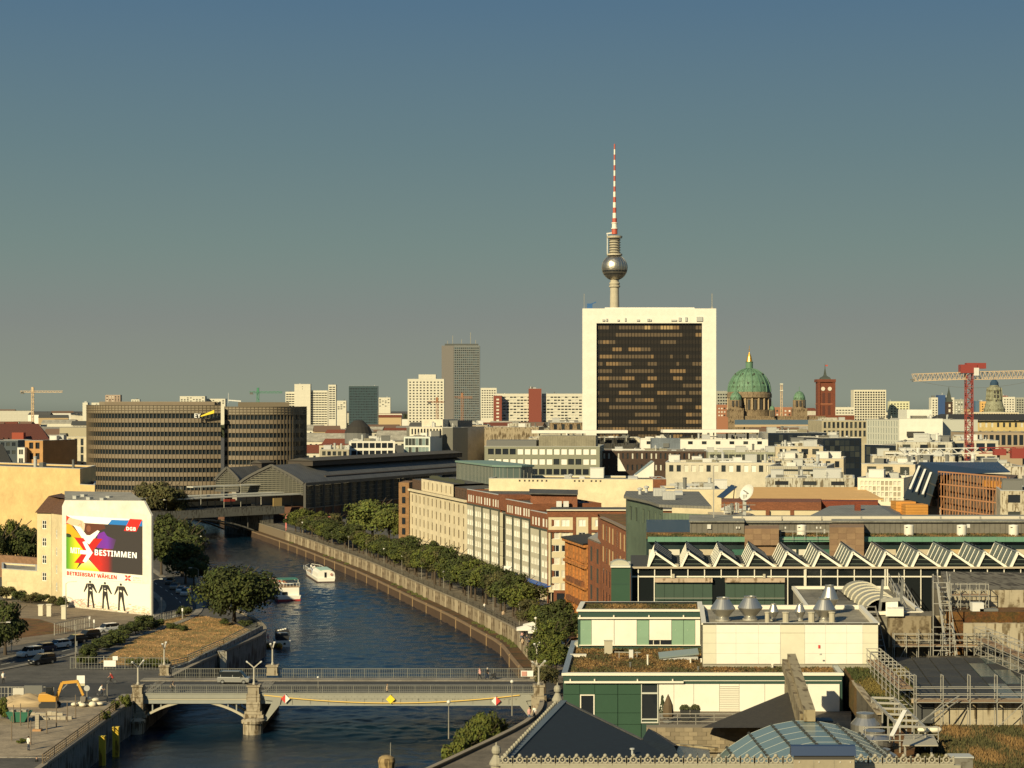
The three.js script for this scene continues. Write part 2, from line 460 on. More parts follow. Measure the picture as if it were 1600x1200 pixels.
// geometry collector: everything in metres, uv in metres
class G{
constructor(){this.p=[];this.n=[];this.u=[];this.c=null;}
tri(a,b,c){
const ux=b[0]- a[0],uy=b[1]- a[1],uz=b[2]- a[2],vx=c[0]- a[0],vy=c[1]- a[1],vz=c[2]- a[2];
let nx=uy*vz - uz*vy,ny=uz*vx - ux*vz,nz=ux*vy - uy*vx;const l=Math.hypot(nx,ny,nz)||1;nx /=l;ny /=l;nz /=l;
const hl=Math.hypot(nx,nz);
for(const q of[a,b,c]){
this.p.push(q[0],q[1],q[2]);this.n.push(nx,ny,nz);
if(Math.abs(ny)>.75||hl<1e-6)this.u.push(q[0],q[2]);else this.u.push((q[0]*nz - q[2]*nx) / hl,q[1]);
}
return this;
}
uv4(...q){const o=this.u.length - 12,k=[0,1,2,0,2,3];k.forEach((v,i)=>{this.u[o + i*2]=q[v*2];this.u[o + i*2 + 1]=q[v*2 + 1];});return this;}
quad(a,b,c,d){return this.tri(a,b,c).tri(a,c,d);}
box(cx,y0,cz,sx,sy,sz,rot=0){ // standing on y0, centred on cx, cz
const c=Math.cos(rot),s=Math.sin(rot),P=(x,y,z)=>[cx + x*c + z*s,y0 + y,cz - x*s + z*c],x=sx / 2,z=sz / 2;
const a=P(-x,0,z),b=P(x,0,z),d=P(x,0,-z),e=P(-x,0,-z),A=P(-x,sy,z),B=P(x,sy,z),D=P(x,sy,-z),E=P(-x,sy,-z);
return this.quad(a,b,B,A).quad(b,d,D,B).quad(d,e,E,D).quad(e,a,A,E).quad(A,B,D,E).quad(e,d,b,a);
}
hexa(q){const[a,b,d,e,A,B,D,E]=q;return this.quad(a,b,B,A).quad(b,d,D,B).quad(d,e,E,D).quad(e,a,A,E).quad(A,B,D,E).quad(e,d,b,a);}
prism(poly,y0,y1,top=true,bottom=false,sides=true){
if(sides)poly.forEach((a,i)=>{const b=poly[(i + 1)% poly.length];this.quad([a[0],y0,a[1]],[b[0],y0,b[1]],[b[0],y1,b[1]],[a[0],y1,a[1]]);});
if(top||bottom){
const v=poly.map(q=>new THREE.Vector2(q[0],-q[1]));
for(const t of THREE.ShapeUtils.triangulateShape(v,[])){
const[a,b,c]=t.map(k=>poly[k]);
if(top)this.tri([a[0],y1,a[1]],[b[0],y1,b[1]],[c[0],y1,c[1]]);
if(bottom)this.tri([a[0],y0,a[1]],[c[0],y0,c[1]],[b[0],y0,b[1]]);
}
}
return this;
}
bar(a,b,w,h=w){ // square bar between two points
const A=new THREE.Vector3(...a),B=new THREE.Vector3(...b),d=B.clone().sub(A).normalize();
const s=Math.abs(d.y)>.95?new THREE.Vector3(1,0,0):new THREE.Vector3(-d.z,0,d.x).normalize(),t=s.clone().cross(d).normalize();
s.multiplyScalar(w / 2);t.multiplyScalar(h / 2);
const q=(o,i,j)=>{const v=o.clone().addScaledVector(s,i).addScaledVector(t,j);return[v.x,v.y,v.z];};
return this.hexa([q(A,-1,-1),q(A,1,-1),q(B,1,-1),q(B,-1,-1),q(A,-1,1),q(A,1,1),q(B,1,1),q(B,-1,1)]);
}
lathe(x,z,prof,seg=16,a0=0,a1=Math.PI*2){ // prof: [r, y] from the bottom up
for(let k=0;k<prof.length - 1;k++)for(let i=0;i<seg;i++){
const t0=a0 +(a1 - a0)*i / seg,t1=a0 +(a1 - a0)*(i + 1) / seg,[r0,y0]=prof[k],[r1,y1]=prof[k + 1];
const P=(r,t,y)=>[x + Math.sin(t)*r,y,z + Math.cos(t)*r];
if(r0>1e-4)this.tri(P(r0,t0,y0),P(r0,t1,y0),P(r1,t1,y1));
if(r1>1e-4)this.tri(P(r0,t0,y0),P(r1,t1,y1),P(r1,t0,y1));
}
return this;
}
add(geo,m){ // any three.js geometry
const g=(geo.index?geo.toNonIndexed():geo.clone());if(m)g.applyMatrix4(m);
this.p.push(...g.attributes.position.array);this.n.push(...g.attributes.normal.array);this.u.push(...(g.attributes.uv?g.attributes.uv.array:new Float32Array(g.attributes.position.count*2)));return this;
}
get empty(){return !this.p.length;}
geo(base=[0,0,0]){
const g=new THREE.BufferGeometry(),p=new Float32Array(this.p.length);
for(let i=0;i<p.length;i +=3){p[i]=this.p[i]- base[0];p[i + 1]=this.p[i + 1]- base[1];p[i + 2]=this.p[i + 2]- base[2];}
g.setAttribute('position',new THREE.BufferAttribute(p,3));g.setAttribute('normal',new THREE.Float32BufferAttribute(this.n,3));g.setAttribute('uv',new THREE.Float32BufferAttribute(this.u,2));
if(this.c)g.setAttribute('color',new THREE.Float32BufferAttribute(this.c,3));
return g;
}
mk(name,mat,parent,stuff){ // one named mesh; coordinates are the world's, taken back to the thing's base
if(this.empty)return null;
const m=new THREE.Mesh(this.geo(parent?baseOf(parent):[0,0,0]),mat);m.name=parent?name:numbered(name);
if(stuff)m.userData.kind='stuff';
(parent??scene).add(m);return m;
}
}
const $g=()=>new G();
const names={};
const numbered=n=>{const k=names[n]=(names[n]??-1)+ 1;return k?n + '_' + String(k).padStart(3,'0'):n;};
const baseOf=o=>{for(;o;o=o.parent)if(o.userData.base)return o.userData.base;return[0,0,0];};
function thing(name,label,category,base=[0,0,0],group){ // a Group at the thing's base; its parts are given in world metres
const o=new THREE.Group();o.name=numbered(name);o.position.set(...base);scene.add(o);
o.userData={label,category};if(group)o.userData.group=group;
Object.defineProperty(o.userData,'base',{value:base,enumerable:false});
return o;
}
function ground(name,g,mat){const m=g.mk(name,mat);m.userData.kind='structure';return m;}
function place(proto,x,y,z,turn,label,group){
const c=proto.clone();c.name=numbered(proto.userData.kindName??proto.name.replace(/_\d+$/,''));c.position.set(x,y,z);c.rotation.y=turn;c.userData={label,category:proto.userData.category};if(group)c.userData.group=group;scene.add(c);return c;
}
function proto(name,category){const o=new THREE.Group();o.name=name;o.userData={category};Object.defineProperty(o.userData,'base',{value:[0,0,0],enumerable:false});return o;}
const inset=(poly,t)=>poly.map((p,i)=>{ // polygon listed front-left, front-right, back-right, back-left
const a=poly[(i + poly.length - 1)% poly.length],b=poly[(i + 1)% poly.length];
const n=(u,v)=>{const dx=v[0]- u[0],dz=v[1]- u[1],l=Math.hypot(dx,dz)||1;return[dz / l,-dx / l];};
const n0=n(a,p),n1=n(p,b),k=1 + n0[0]*n1[0]+ n0[1]*n1[1];return[p[0]+(n0[0]+ n1[0])*t / k,p[1]+(n0[1]+ n1[1])*t / k];
});
function rect(pl,pr,dl,dr,depth){ // plan of a block from its front corners; goes back square to the front
const a=V(pl,dl),b=V(pr,dr),l=Math.hypot(b[0]- a[0],b[1]- a[1]),n=[(b[1]- a[1]) / l,-(b[0]- a[0]) / l];
return[a,b,[b[0]+ n[0]*depth,b[1]+ n[1]*depth],[a[0]+ n[0]*depth,a[1]+ n[1]*depth]];
}
// shared shapes for windows of one size
const geoCache={};
const paneGeo=(w,h)=>geoCache['p' + w.toFixed(2)+ h.toFixed(2)]??=new THREE.BoxGeometry(w,h,.06);
function frameGeo(w,h,nx,ny,t){
return geoCache['f' +[w.toFixed(2),h.toFixed(2),nx,ny,t]]??=(()=>{
const g=$g();g.box(-w / 2 + t / 2,-h / 2,0,t,h,.12).box(w / 2 - t / 2,-h / 2,0,t,h,.12).box(0,-h / 2,0,w - 2*t,t,.12).box(0,h / 2 - t,0,w - 2*t,t,.12);
for(let i=1;i<nx;i++)g.box(-w / 2 + w*i / nx,-h / 2 + t,0,t*.8,h - 2*t,.1);
for(let j=1;j<ny;j++)g.box(0,-h / 2 + h*j / ny,0,w - 2*t,t*.8,.09);
return g.geo();
})();
}
const glass=[m$.glassA,m$.glassB,m$.glassC];
const blind=[m$.blindA,m$.blindB,m$.blindC];
const winSets={dark:[glass[0],glass[0],glass[1],glass[2]],mixed:[glass[0],glass[1],glass[2],blind[1]],blinds:[blind[0],blind[0],blind[1],blind[2],glass[1]],pale:[blind[1],blind[2],blind[0],glass[2]]};
// a wall from A to B (left to right seen from outside) with real openings; panes sit back in the reveals
function facade(root,wall,A,B,y0,y1,o={}){
const dx=B[0]- A[0],dz=B[1]- A[1],L=Math.hypot(dx,dz),ux=dx / L,uz=dz / L,nx=-uz,nz=ux;
const P=(s,y,r=0)=>[A[0]+ ux*s - nx*r,y,A[1]+ uz*s - nz*r],Q=(s0,s1,a,b)=>{if(b - a>.002&&s1 - s0>.002)wall.quad(P(s0,a),P(s1,a),P(s1,b),P(s0,b));};
if(!o.cols&&!o.pitch){Q(0,L,y0,y1);return;}
const m0=o.m0??o.margin??.6,m1=o.m1??o.margin??.6,cols=o.cols??Math.max(1,Math.round((L - m0 - m1) / o.pitch)),cw=(L - m0 - m1) / cols,w=o.w?Math.min(o.w,cw*.92):cw*(o.fill??.6),rec=o.rec??.22;
const ys=[];const fh=o.fh??3.2,n=o.rows??Math.floor((y1 - y0 -(o.sill??1)) / fh),h=o.h??1.7;
for(let j=0;j<n;j++){const b=y0 +(o.sill??1)+ j*fh;if(b + h<y1 - .05)ys.push(b);}
let last=y0;const bank={},set=o.set??winSets.dark,ang=Math.atan2(nx,nz);
ys.forEach((b,j)=>{
Q(0,L,last,b);last=b + h;let s=0;
for(let i=0;i<cols;i++){
const c=m0 + cw*(i + .5),a0=c - w / 2,a1=c + w / 2;Q(s,a0,b,b + h);s=a1;
wall.quad(P(a0,b),P(a0,b,rec),P(a0,b + h,rec),P(a0,b + h)).quad(P(a1,b,rec),P(a1,b),P(a1,b + h),P(a1,b + h,rec)).quad(P(a0,b),P(a1,b),P(a1,b,rec),P(a0,b,rec)).quad(P(a0,b + h,rec),P(a1,b + h,rec),P(a1,b + h),P(a0,b + h));
const mat=o.choose?o.choose(i,j):pick(set);
if(o.parts){
const q=P(c,b + h / 2,rec),bs=baseOf(root),m=new THREE.Mesh(paneGeo(w,h),mat);m.name='window';m.position.set(q[0]- bs[0],q[1]- bs[1],q[2]- bs[2]);m.rotation.y=ang;root.add(m);
if(o.frame){const f=new THREE.Mesh(frameGeo(w,h,o.frame[0],o.frame[1],o.frame[2]??.09),o.frameMat??m$.frameWhite);f.name='frame';f.position.z=.06;m.add(f);}
}else{(bank[mat.name]??=[$g(),mat])[0].quad(P(a0,b,rec - .02),P(a1,b,rec - .02),P(a1,b + h,rec - .02),P(a0,b + h,rec - .02));}
}
Q(s,L,b,b + h);
});
Q(0,L,last,y1);
for(const k in bank)bank[k][0].mk('windows',bank[k][1],root,true);
}
// a building block: walls with openings, parapet with coping, roof surface
function block(o){
const f=o.foot,y0=o.y0??0,y1=o.y1,ph=o.ph??.6,pt=o.pt??.35;
const root=o.root??thing(o.name??'building',o.label,o.cat??'building',[f[0][0],y0,f[0][1]],o.group);
const g=$g();
f.forEach((a,i)=>{const b=f[(i + 1)% f.length];facade(root,g,a,b,y0,y1 + ph,o.fac?.[i]??{});});
const fi=inset(f,pt);fi.forEach((a,i)=>{const b=fi[(i + 1)% fi.length];g.quad([b[0],y1,b[1]],[a[0],y1,a[1]],[a[0],y1 + ph,a[1]],[b[0],y1 + ph,b[1]]);});
g.mk('wall',o.wall,root);
const c=$g(),fo=inset(f,-.06),fj=inset(f,pt + .04);fo.forEach((a,i)=>{const k=(i + 1)% f.length,b=fo[k],e=fj[i],h=fj[k];c.quad([a[0],y1 + ph,a[1]],[b[0],y1 + ph,b[1]],[b[0],y1 + ph + .12,b[1]],[a[0],y1 + ph + .12,a[1]]).quad([a[0],y1 + ph + .12,a[1]],[b[0],y1 + ph + .12,b[1]],[h[0],y1 + ph + .12,h[1]],[e[0],y1 + ph + .12,e[1]]).quad([h[0],y1 + ph,h[1]],[e[0],y1 + ph,e[1]],[e[0],y1 + ph + .12,e[1]],[h[0],y1 + ph + .12,h[1]]);});
c.mk('coping',o.coping??m$.zinc,root);
const r=$g();r.prism(fi,y1 - .3,y1,true,false,false);r.mk('roof',o.roof??m$.gravelRoof,root);
if(o.clutter)clutter(root,fi,y1,o.clutter);
return root;
}
const unitGeos=(()=>{const r=[];const mk=fn=>{const g=$g();fn(g);r.push(g.geo());};
mk(g=>{g.box(0,0,0,2.4,1.5,1.6).box(0,1.5,0,2.5,.1,1.7);for(let k=-3;k<4;k++)g.box(k*.3,.2,.83,.12,1.1,.06);});
mk(g=>{g.lathe(0,0,[[.35,0],[.35,.9],[.6,1.0],[.6,1.3],[0,1.5]],10);});
mk(g=>{g.box(0,0,0,3.4,2.5,2.6).box(0,2.5,0,3.6,.12,2.8).box(.9,0,1.31,.9,2,.06);});
mk(g=>{g.box(0,0,0,1.6,.5,2.4);g.quad([-.8,.5,1.2],[.8,.5,1.2],[.8,.9,0],[-.8,.9,0]).quad([-.8,.9,0],[.8,.9,0],[.8,.5,-1.2],[-.8,.5,-1.2]).tri([-.8,.5,1.2],[-.8,.9,0],[-.8,.5,-1.2]).tri([.8,.5,1.2],[.8,.5,-1.2],[.8,.9,0]);});
mk(g=>{g.lathe(0,0,[[.12,0],[.12,2.2],[0,2.25]],6);g.box(0,1.4,0,1.1,.06,.06).box(0,1.8,0,.8,.06,.06);});
mk(g=>{g.lathe(0,0,[[.5,0],[.5,.3],[.42,.32],[.42,2.6],[.5,2.62],[.5,2.8],[0,2.9]],10);});
return r;})();
const unitNames=['roof_unit','roof_ventilator','stair_housing','skylight','aerial','chimney_flue'];
function clutter(root,poly,y,n){
const um=[m$.unitWhite,m$.unitGrey,m$.unitDark,m$.zinc],bs=baseOf(root),fi=inset(poly,1.6);
for(let k=0;k<n;k++){
const a=rnd(),b=rnd(),t=Math.floor(rnd()*6),P=(c)=>(fi[0][c]*(1 - a)+ fi[1][c]*a)*(1 - b)+(fi[3][c]*(1 - a)+ fi[2][c]*a)*b;
const m=new THREE.Mesh(unitGeos[t],pick(um));m.name=unitNames[t];m.position.set(P(0)- bs[0],y - bs[1],P(1)- bs[2]);m.rotation.y=Math.atan2(-(poly[1][1]- poly[0][1]),poly[1][0]- poly[0][0]);const s=rr(.7,1.25);m.scale.set(s,s,s);root.add(m);
}
}
function child(root,geo,name,mat,x,y,z,turn=0,s=1){ // a part from a shared shape, placed in world metres
const b=baseOf(root),m=new THREE.Mesh(geo,mat);m.name=name;m.position.set(x - b[0],y - b[1],z - b[2]);m.rotation.y=turn;if(s !==1)m.scale.set(...(Array.isArray(s)?s:[s,s,s]));root.add(m);return m;
}
const offsetLine=(pl,t)=>pl.map((p,i)=>{const a=pl[Math.max(0,i - 1)],b=pl[Math.min(pl.length - 1,i + 1)],l=Math.hypot(b[0]- a[0],b[1]- a[1]);return[p[0]-(b[1]- a[1]) / l*t,p[1]+(b[0]- a[0]) / l*t];});
const along=(pl,step)=>{const o=[];let carry=0;for(let i=0;i<pl.length - 1;i++){const[a,b]=[pl[i],pl[i + 1]],l=Math.hypot(b[0]- a[0],b[1]- a[1]);let s=carry;for(;s<l;s +=step)o.push([a[0]+(b[0]- a[0])*s / l,a[1]+(b[1]- a[1])*s / l,Math.atan2(b[0]- a[0],b[1]- a[1])]);carry=s - l;}return o;};
const smoothLine=(pl,n=6)=>{const c=new THREE.CatmullRomCurve3(pl.map(p=>new THREE.Vector3(p[0],0,p[1])));return c.getPoints(pl.length*n).map(v=>[v.x,v.z]);};
function ribbon(g,L,R,y,y2=y){let s=0;for(let i=0;i<L.length - 1;i++){const l=Math.hypot(L[i + 1][0]- L[i][0],L[i + 1][1]- L[i][1]),w=Math.hypot(R[i][0]- L[i][0],R[i][1]- L[i][1]);g.quad([L[i][0],y,L[i][1]],[R[i][0],y2,R[i][1]],[R[i + 1][0],y2,R[i + 1][1]],[L[i + 1][0],y,L[i + 1][1]]);g.uv4(s,0,s,w,s + l,w,s + l,0);s +=l;}return g;}
function strip(g,pl,y0,y1){let s=0;for(let i=0;i<pl.length - 1;i++){const l=Math.hypot(pl[i + 1][0]- pl[i][0],pl[i + 1][1]- pl[i][1]);g.quad([pl[i][0],y0,pl[i][1]],[pl[i + 1][0],y0,pl[i + 1][1]],[pl[i + 1][0],y1,pl[i + 1][1]],[pl[i][0],y1,pl[i][1]]);g.uv4(s,y0,s + l,y0,s + l,y1,s,y1);s +=l;}return g;}
// ground, river, quays, roads
const WL=-4.5;
const bankL=[[-62,-60],[-57.5,-150],[-56,-200],[-55.5,-230],[-55.2,-262],[-54,-290],[-50.5,-322],[-47,-350],[-52,-372],[-65,-405],[-74.5,-438],[-86,-500],[-100,-584],[-126,-690],[-165,-800],[-275,-1000],[-500,-1250]];
const bankR=[[-34,-60],[-31,-130],[-24,-180],[-8.4,-220],[3,-254],[4.2,-275],[4,-297],[1.5,-318],[0,-331],[-2.5,-353],[-6.5,-371],[-14,-402],[-22.7,-434],[-30.7,-464],[-42.4,-507],[-58.6,-560],[-71,-600],[-101,-690],[-135,-790],[-240,-985],[-470,-1240]];
const LB=smoothLine(bankL,5),RB=smoothLine(bankR,5);
const LEDGE0=RB.findIndex(p=>p[1]<-296),RW=RB.map((p,i)=>p); // waterline and, set back from it, the upper wall
const wallOff=offsetLine(RB,1); // direction check
const sideSign=wallOff[40][0]>RB[40][0]?1:-1;
const RWALL=offsetLine(RB,2.9*sideSign).map((p,i)=>{const k=Math.min(1,Math.max(0,(-RB[i][1]- 292) / 14));return[RB[i][0]+(p[0]- RB[i][0])*k,RB[i][1]+(p[1]- RB[i][1])*k];});
const asphalt=m$.asphalt,paving=m$.paving,concrete=m$.concrete;
{
const S=26000,outer=[[-S,200],[S,200],[S,-S],[-S,-S]];
const shape=new THREE.Shape(outer.map(p=>new THREE.Vector2(p[0],-p[1])));
shape.holes.push(new THREE.Path([...LB,...[...RWALL].reverse()].map(p=>new THREE.Vector2(p[0],-p[1]))));
const sg=new THREE.ShapeGeometry(shape),a=sg.attributes.position,g=$g(),ix=sg.index.array,P=k=>[a.getX(k),0,-a.getY(k)];
for(let i=0;i<ix.length;i +=3)g.tri(P(ix[i]),P(ix[i + 1]),P(ix[i + 2]));
ground('ground',g,m$.groundMat);
}
{ // river: wind ripples as real relief
const g=$g(),L2=smoothLine(bankL,40),R2=smoothLine(bankR,40),nR=40;
const at=(pl,d)=>{for(let i=0;i<pl.length - 1;i++)if(-pl[i][1]<=d&&-pl[i + 1][1]>d){const t=(d + pl[i][1]) / (pl[i][1]- pl[i + 1][1]);return pl[i][0]+(pl[i + 1][0]- pl[i][0])*t;}return pl[pl.length - 1][0];};
const waves=[];for(let k=0;k<26;k++){const lam=.9*Math.pow(1.17,k % 13),th=rr(-.75,.75)+(k % 2?.5:0);waves.push([Math.sin(th)*6.283 / lam,Math.cos(th)*6.283 / lam,rr(0,6.28),lam*.0068]);}
const hgt=(x,z)=>{let h=0;for(const w of waves)h +=Math.sin(x*w[0]+ z*w[1]+ w[2]+ .8*Math.sin(x*.11 + z*.07))*w[3];return h*(.65 + .5*Math.sin(x*.06 + 1)*Math.sin(z*.045));};
const ds=[];for(let d=150;d<1200;d +=d<300?.36:d<420?.5:d<620?.9:8)ds.push(d);
const pos=[],idx=[],uv=[],cols=130;
ds.forEach((d)=>{const x0=at(L2,d)- .6,x1=at(R2,d)+ 4.5;for(let i=0;i<=cols;i++){const x=x0 +(x1 - x0)*i / cols;pos.push(x,WL + hgt(x,-d),-d);uv.push(x,d);}});
for(let j=0;j<ds.length - 1;j++)for(let i=0;i<cols;i++){const a=j*(cols + 1)+ i;idx.push(a,a + 1,a + cols + 2,a,a + cols + 2,a + cols + 1);}
const bg=new THREE.BufferGeometry();bg.setAttribute('position',new THREE.Float32BufferAttribute(pos,3));bg.setAttribute('uv',new THREE.Float32BufferAttribute(uv,2));bg.setIndex(idx);bg.computeVertexNormals();
const m=new THREE.Mesh(bg,new THREE.MeshPhysicalMaterial({color:col(.004,.018,.036),roughness:.09,ior:1.33,bumpMap:T.bump,bumpScale:.03,name:'waterMat'}));m.name='river_water';m.userData.kind='structure';m.receiveShadow=true;scene.add(m);
ground('river_bed',$g().prism([[-320,-40],[40,-40],[40,-1300],[-600,-1300]],-7,-6.5),m$.bed);
}
{ // quay walls
const q=m$.quayStone,dark=m$.quayDark;
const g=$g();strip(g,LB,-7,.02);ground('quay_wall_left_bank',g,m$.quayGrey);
const w=$g(),k0=0;strip(w,RWALL,-7,.3);const WI=offsetLine(RWALL,.45*sideSign);strip(w,WI,0,.3);
const qw=ground('quay_wall_right_bank',w,m$.quayJoint);
// stone slabs set on the wall, some sprayed
const tone=[q,m$.slabB,m$.slabC,m$.slabD,m$.slabE],slab=new THREE.BoxGeometry(1,2.62,.14);
const tags=[0,1,2].map(k=>{const c=document.createElement('canvas');c.width=256;c.height=96;const x=c.getContext('2d');x.fillStyle=['#a58c66','#9a8462','#b09a74'][k];x.fillRect(0,0,256,96);x.lineWidth=9;for(let i=0;i<5;i++){x.strokeStyle=[['#d8d2c0','#6e6a62'],['#b4622c','#d49a4a'],['#3f6a4a','#cfcab8']][k][i % 2];x.beginPath();x.moveTo(20 + i*44,80);for(let j=0;j<4;j++)x.lineTo(20 + i*44 + rr(-6,40),rr(12,84));x.stroke();}const t=new THREE.CanvasTexture(c);t.colorSpace=THREE.SRGBColorSpace;return new THREE.MeshStandardMaterial({map:t,roughness:.9,name:'sprayTag' + k});}),tagGeo=new THREE.BoxGeometry(4.4,1.6,.03);
along(offsetLine(RWALL,-.03*sideSign).filter(p=>p[1]<-296&&p[1]>-640),1.62).slice(0,290).forEach((s,i)=>{const m=new THREE.Mesh(slab,tone[(i*7 +(i>>2)*3)% 5]);m.name='slab';m.position.set(s[0],-1.14 +((i*13)% 5)*.012,s[1]);m.rotation.y=s[2]- Math.PI / 2;m.scale.x=1.56;qw.add(m);if(i % 11===4||i % 17===6){const t=new THREE.Mesh(tagGeo,tags[i % 3]);t.name='sprayed_tag';t.position.set(s[0]- Math.cos(s[2])*.13*1,-1.3,s[1]+ Math.sin(s[2])*.13);t.rotation.y=s[2]- Math.PI / 2;qw.add(t);}});
const cp=$g(),ca=offsetLine(RWALL,-.12*sideSign),cb=offsetLine(RWALL,.57*sideSign);ribbon(cp,ca,cb,.46);strip(cp,ca,.3,.46);strip(cp,cb,.3,.46);ground('quay_coping_right_bank',cp,m$.copingStone);
const l=$g();ribbon(l,RB,RWALL,-2.5);ground('quay_ledge',l,m$.ledgeGrass);
const kb=$g(),ka=offsetLine(RB,-.1*sideSign),kc=offsetLine(RB,.5*sideSign);ribbon(kb,ka,kc,-2.36);strip(kb,ka,-2.7,-2.36);strip(kb,kc,-2.5,-2.36);ground('quay_ledge_edge',kb,m$.ledgeEdge);
const sp=$g();strip(sp,RB,-7,-2.6);const spw=ground('sheet_piling',sp,m$.rustPile);for(const q of along(RB.filter(p=>p[1]<-290&&p[1]>-640),15))$g().box(q[0],-4.8,q[1],.22,2.6,.22).mk('fender_pile',m$.pileWood,spw);
const e=$g(),ea=offsetLine(LB,.1*sideSign),eb=offsetLine(LB,-.7*sideSign);ribbon(e,ea,eb,.25);strip(e,ea,-.1,.25);strip(e,eb,0,.25);ground('quay_coping_left_bank',e,m$.copingStone);
}
const sheet=(name,poly,y,mat)=>ground(name,$g().prism(poly,y - .002,y,true,false,false),mat);
// main road over the bridge, riverside roads, pavements
const deckY=.38;
sheet('road',[[-260,-272],[-57,-272],[-57,-285.5],[-260,-285.5]],.012,asphalt);
sheet('road',[[5,-272],[60,-272],[60,-285.5],[5,-285.5]],.012,asphalt);
const roadB=smoothLine([[-104,-286],[-90,-297],[-80.5,-318],[-74,-345],[-69.5,-375],[-71.5,-397],[-77,-418],[-86,-445],[-104,-500],[-128,-575],[-150,-680],[-180,-800]],6);
{
const g=$g();ribbon(g,offsetLine(roadB,3.2),offsetLine(roadB,-3.2),.016);ground('road',g,asphalt);
for(const s of[-1,1]){const k=$g(),a=offsetLine(roadB,s*3.2).slice(8),b=offsetLine(roadB,s*4.7).slice(8);ribbon(k,a,b,.13);strip(k,a,0,.13);strip(k,b,0,.13);ground('pavement',k,paving);}
const c=$g();for(const p of along(roadB.slice(10),9))c.box(p[0],.022,p[1],.16,.006,3.6,p[2]);ground('road_marking',c,m$.roadPaint);
}
// riverside street on the right bank
{
const pl=RWALL.slice(RWALL.findIndex(p=>p[1]<-200)),a=offsetLine(pl,.6*sideSign),b=offsetLine(pl,7.5*sideSign),c=offsetLine(pl,15*sideSign);
const g=$g();ribbon(g,a,b,.012);ground('promenade',g,m$.promenade);
const r=$g();ribbon(r,b,c,.02);ground('road',r,asphalt);
}
// dry grass triangle, weedy lots, building site
sheet('dry_grass_plot',[V(150,306),V(262,303.5),V(300,311),V(352,328),V(398,351),V(345,372),V(300,381),V(258,371),V(232,352),V(195,330)],.03,m$.dryGrass);
sheet('vacant_lot',[V(-60,318),V(60,336),V(170,352),V(232,377),V(232,381),V(95,397),V(60,400),V(-80,420)],.02,m$.lotEarth);
sheet('vacant_lot_grass',[V(-60,330),V(60,345),V(120,352),V(60,372),V(-60,380)],.034,m$.lotGrass);
sheet('plaza',[[-95,-268],[-56.3,-268],[-56.6,-226],[-64,-224],[-95,-224]],.03,m$.plaza);
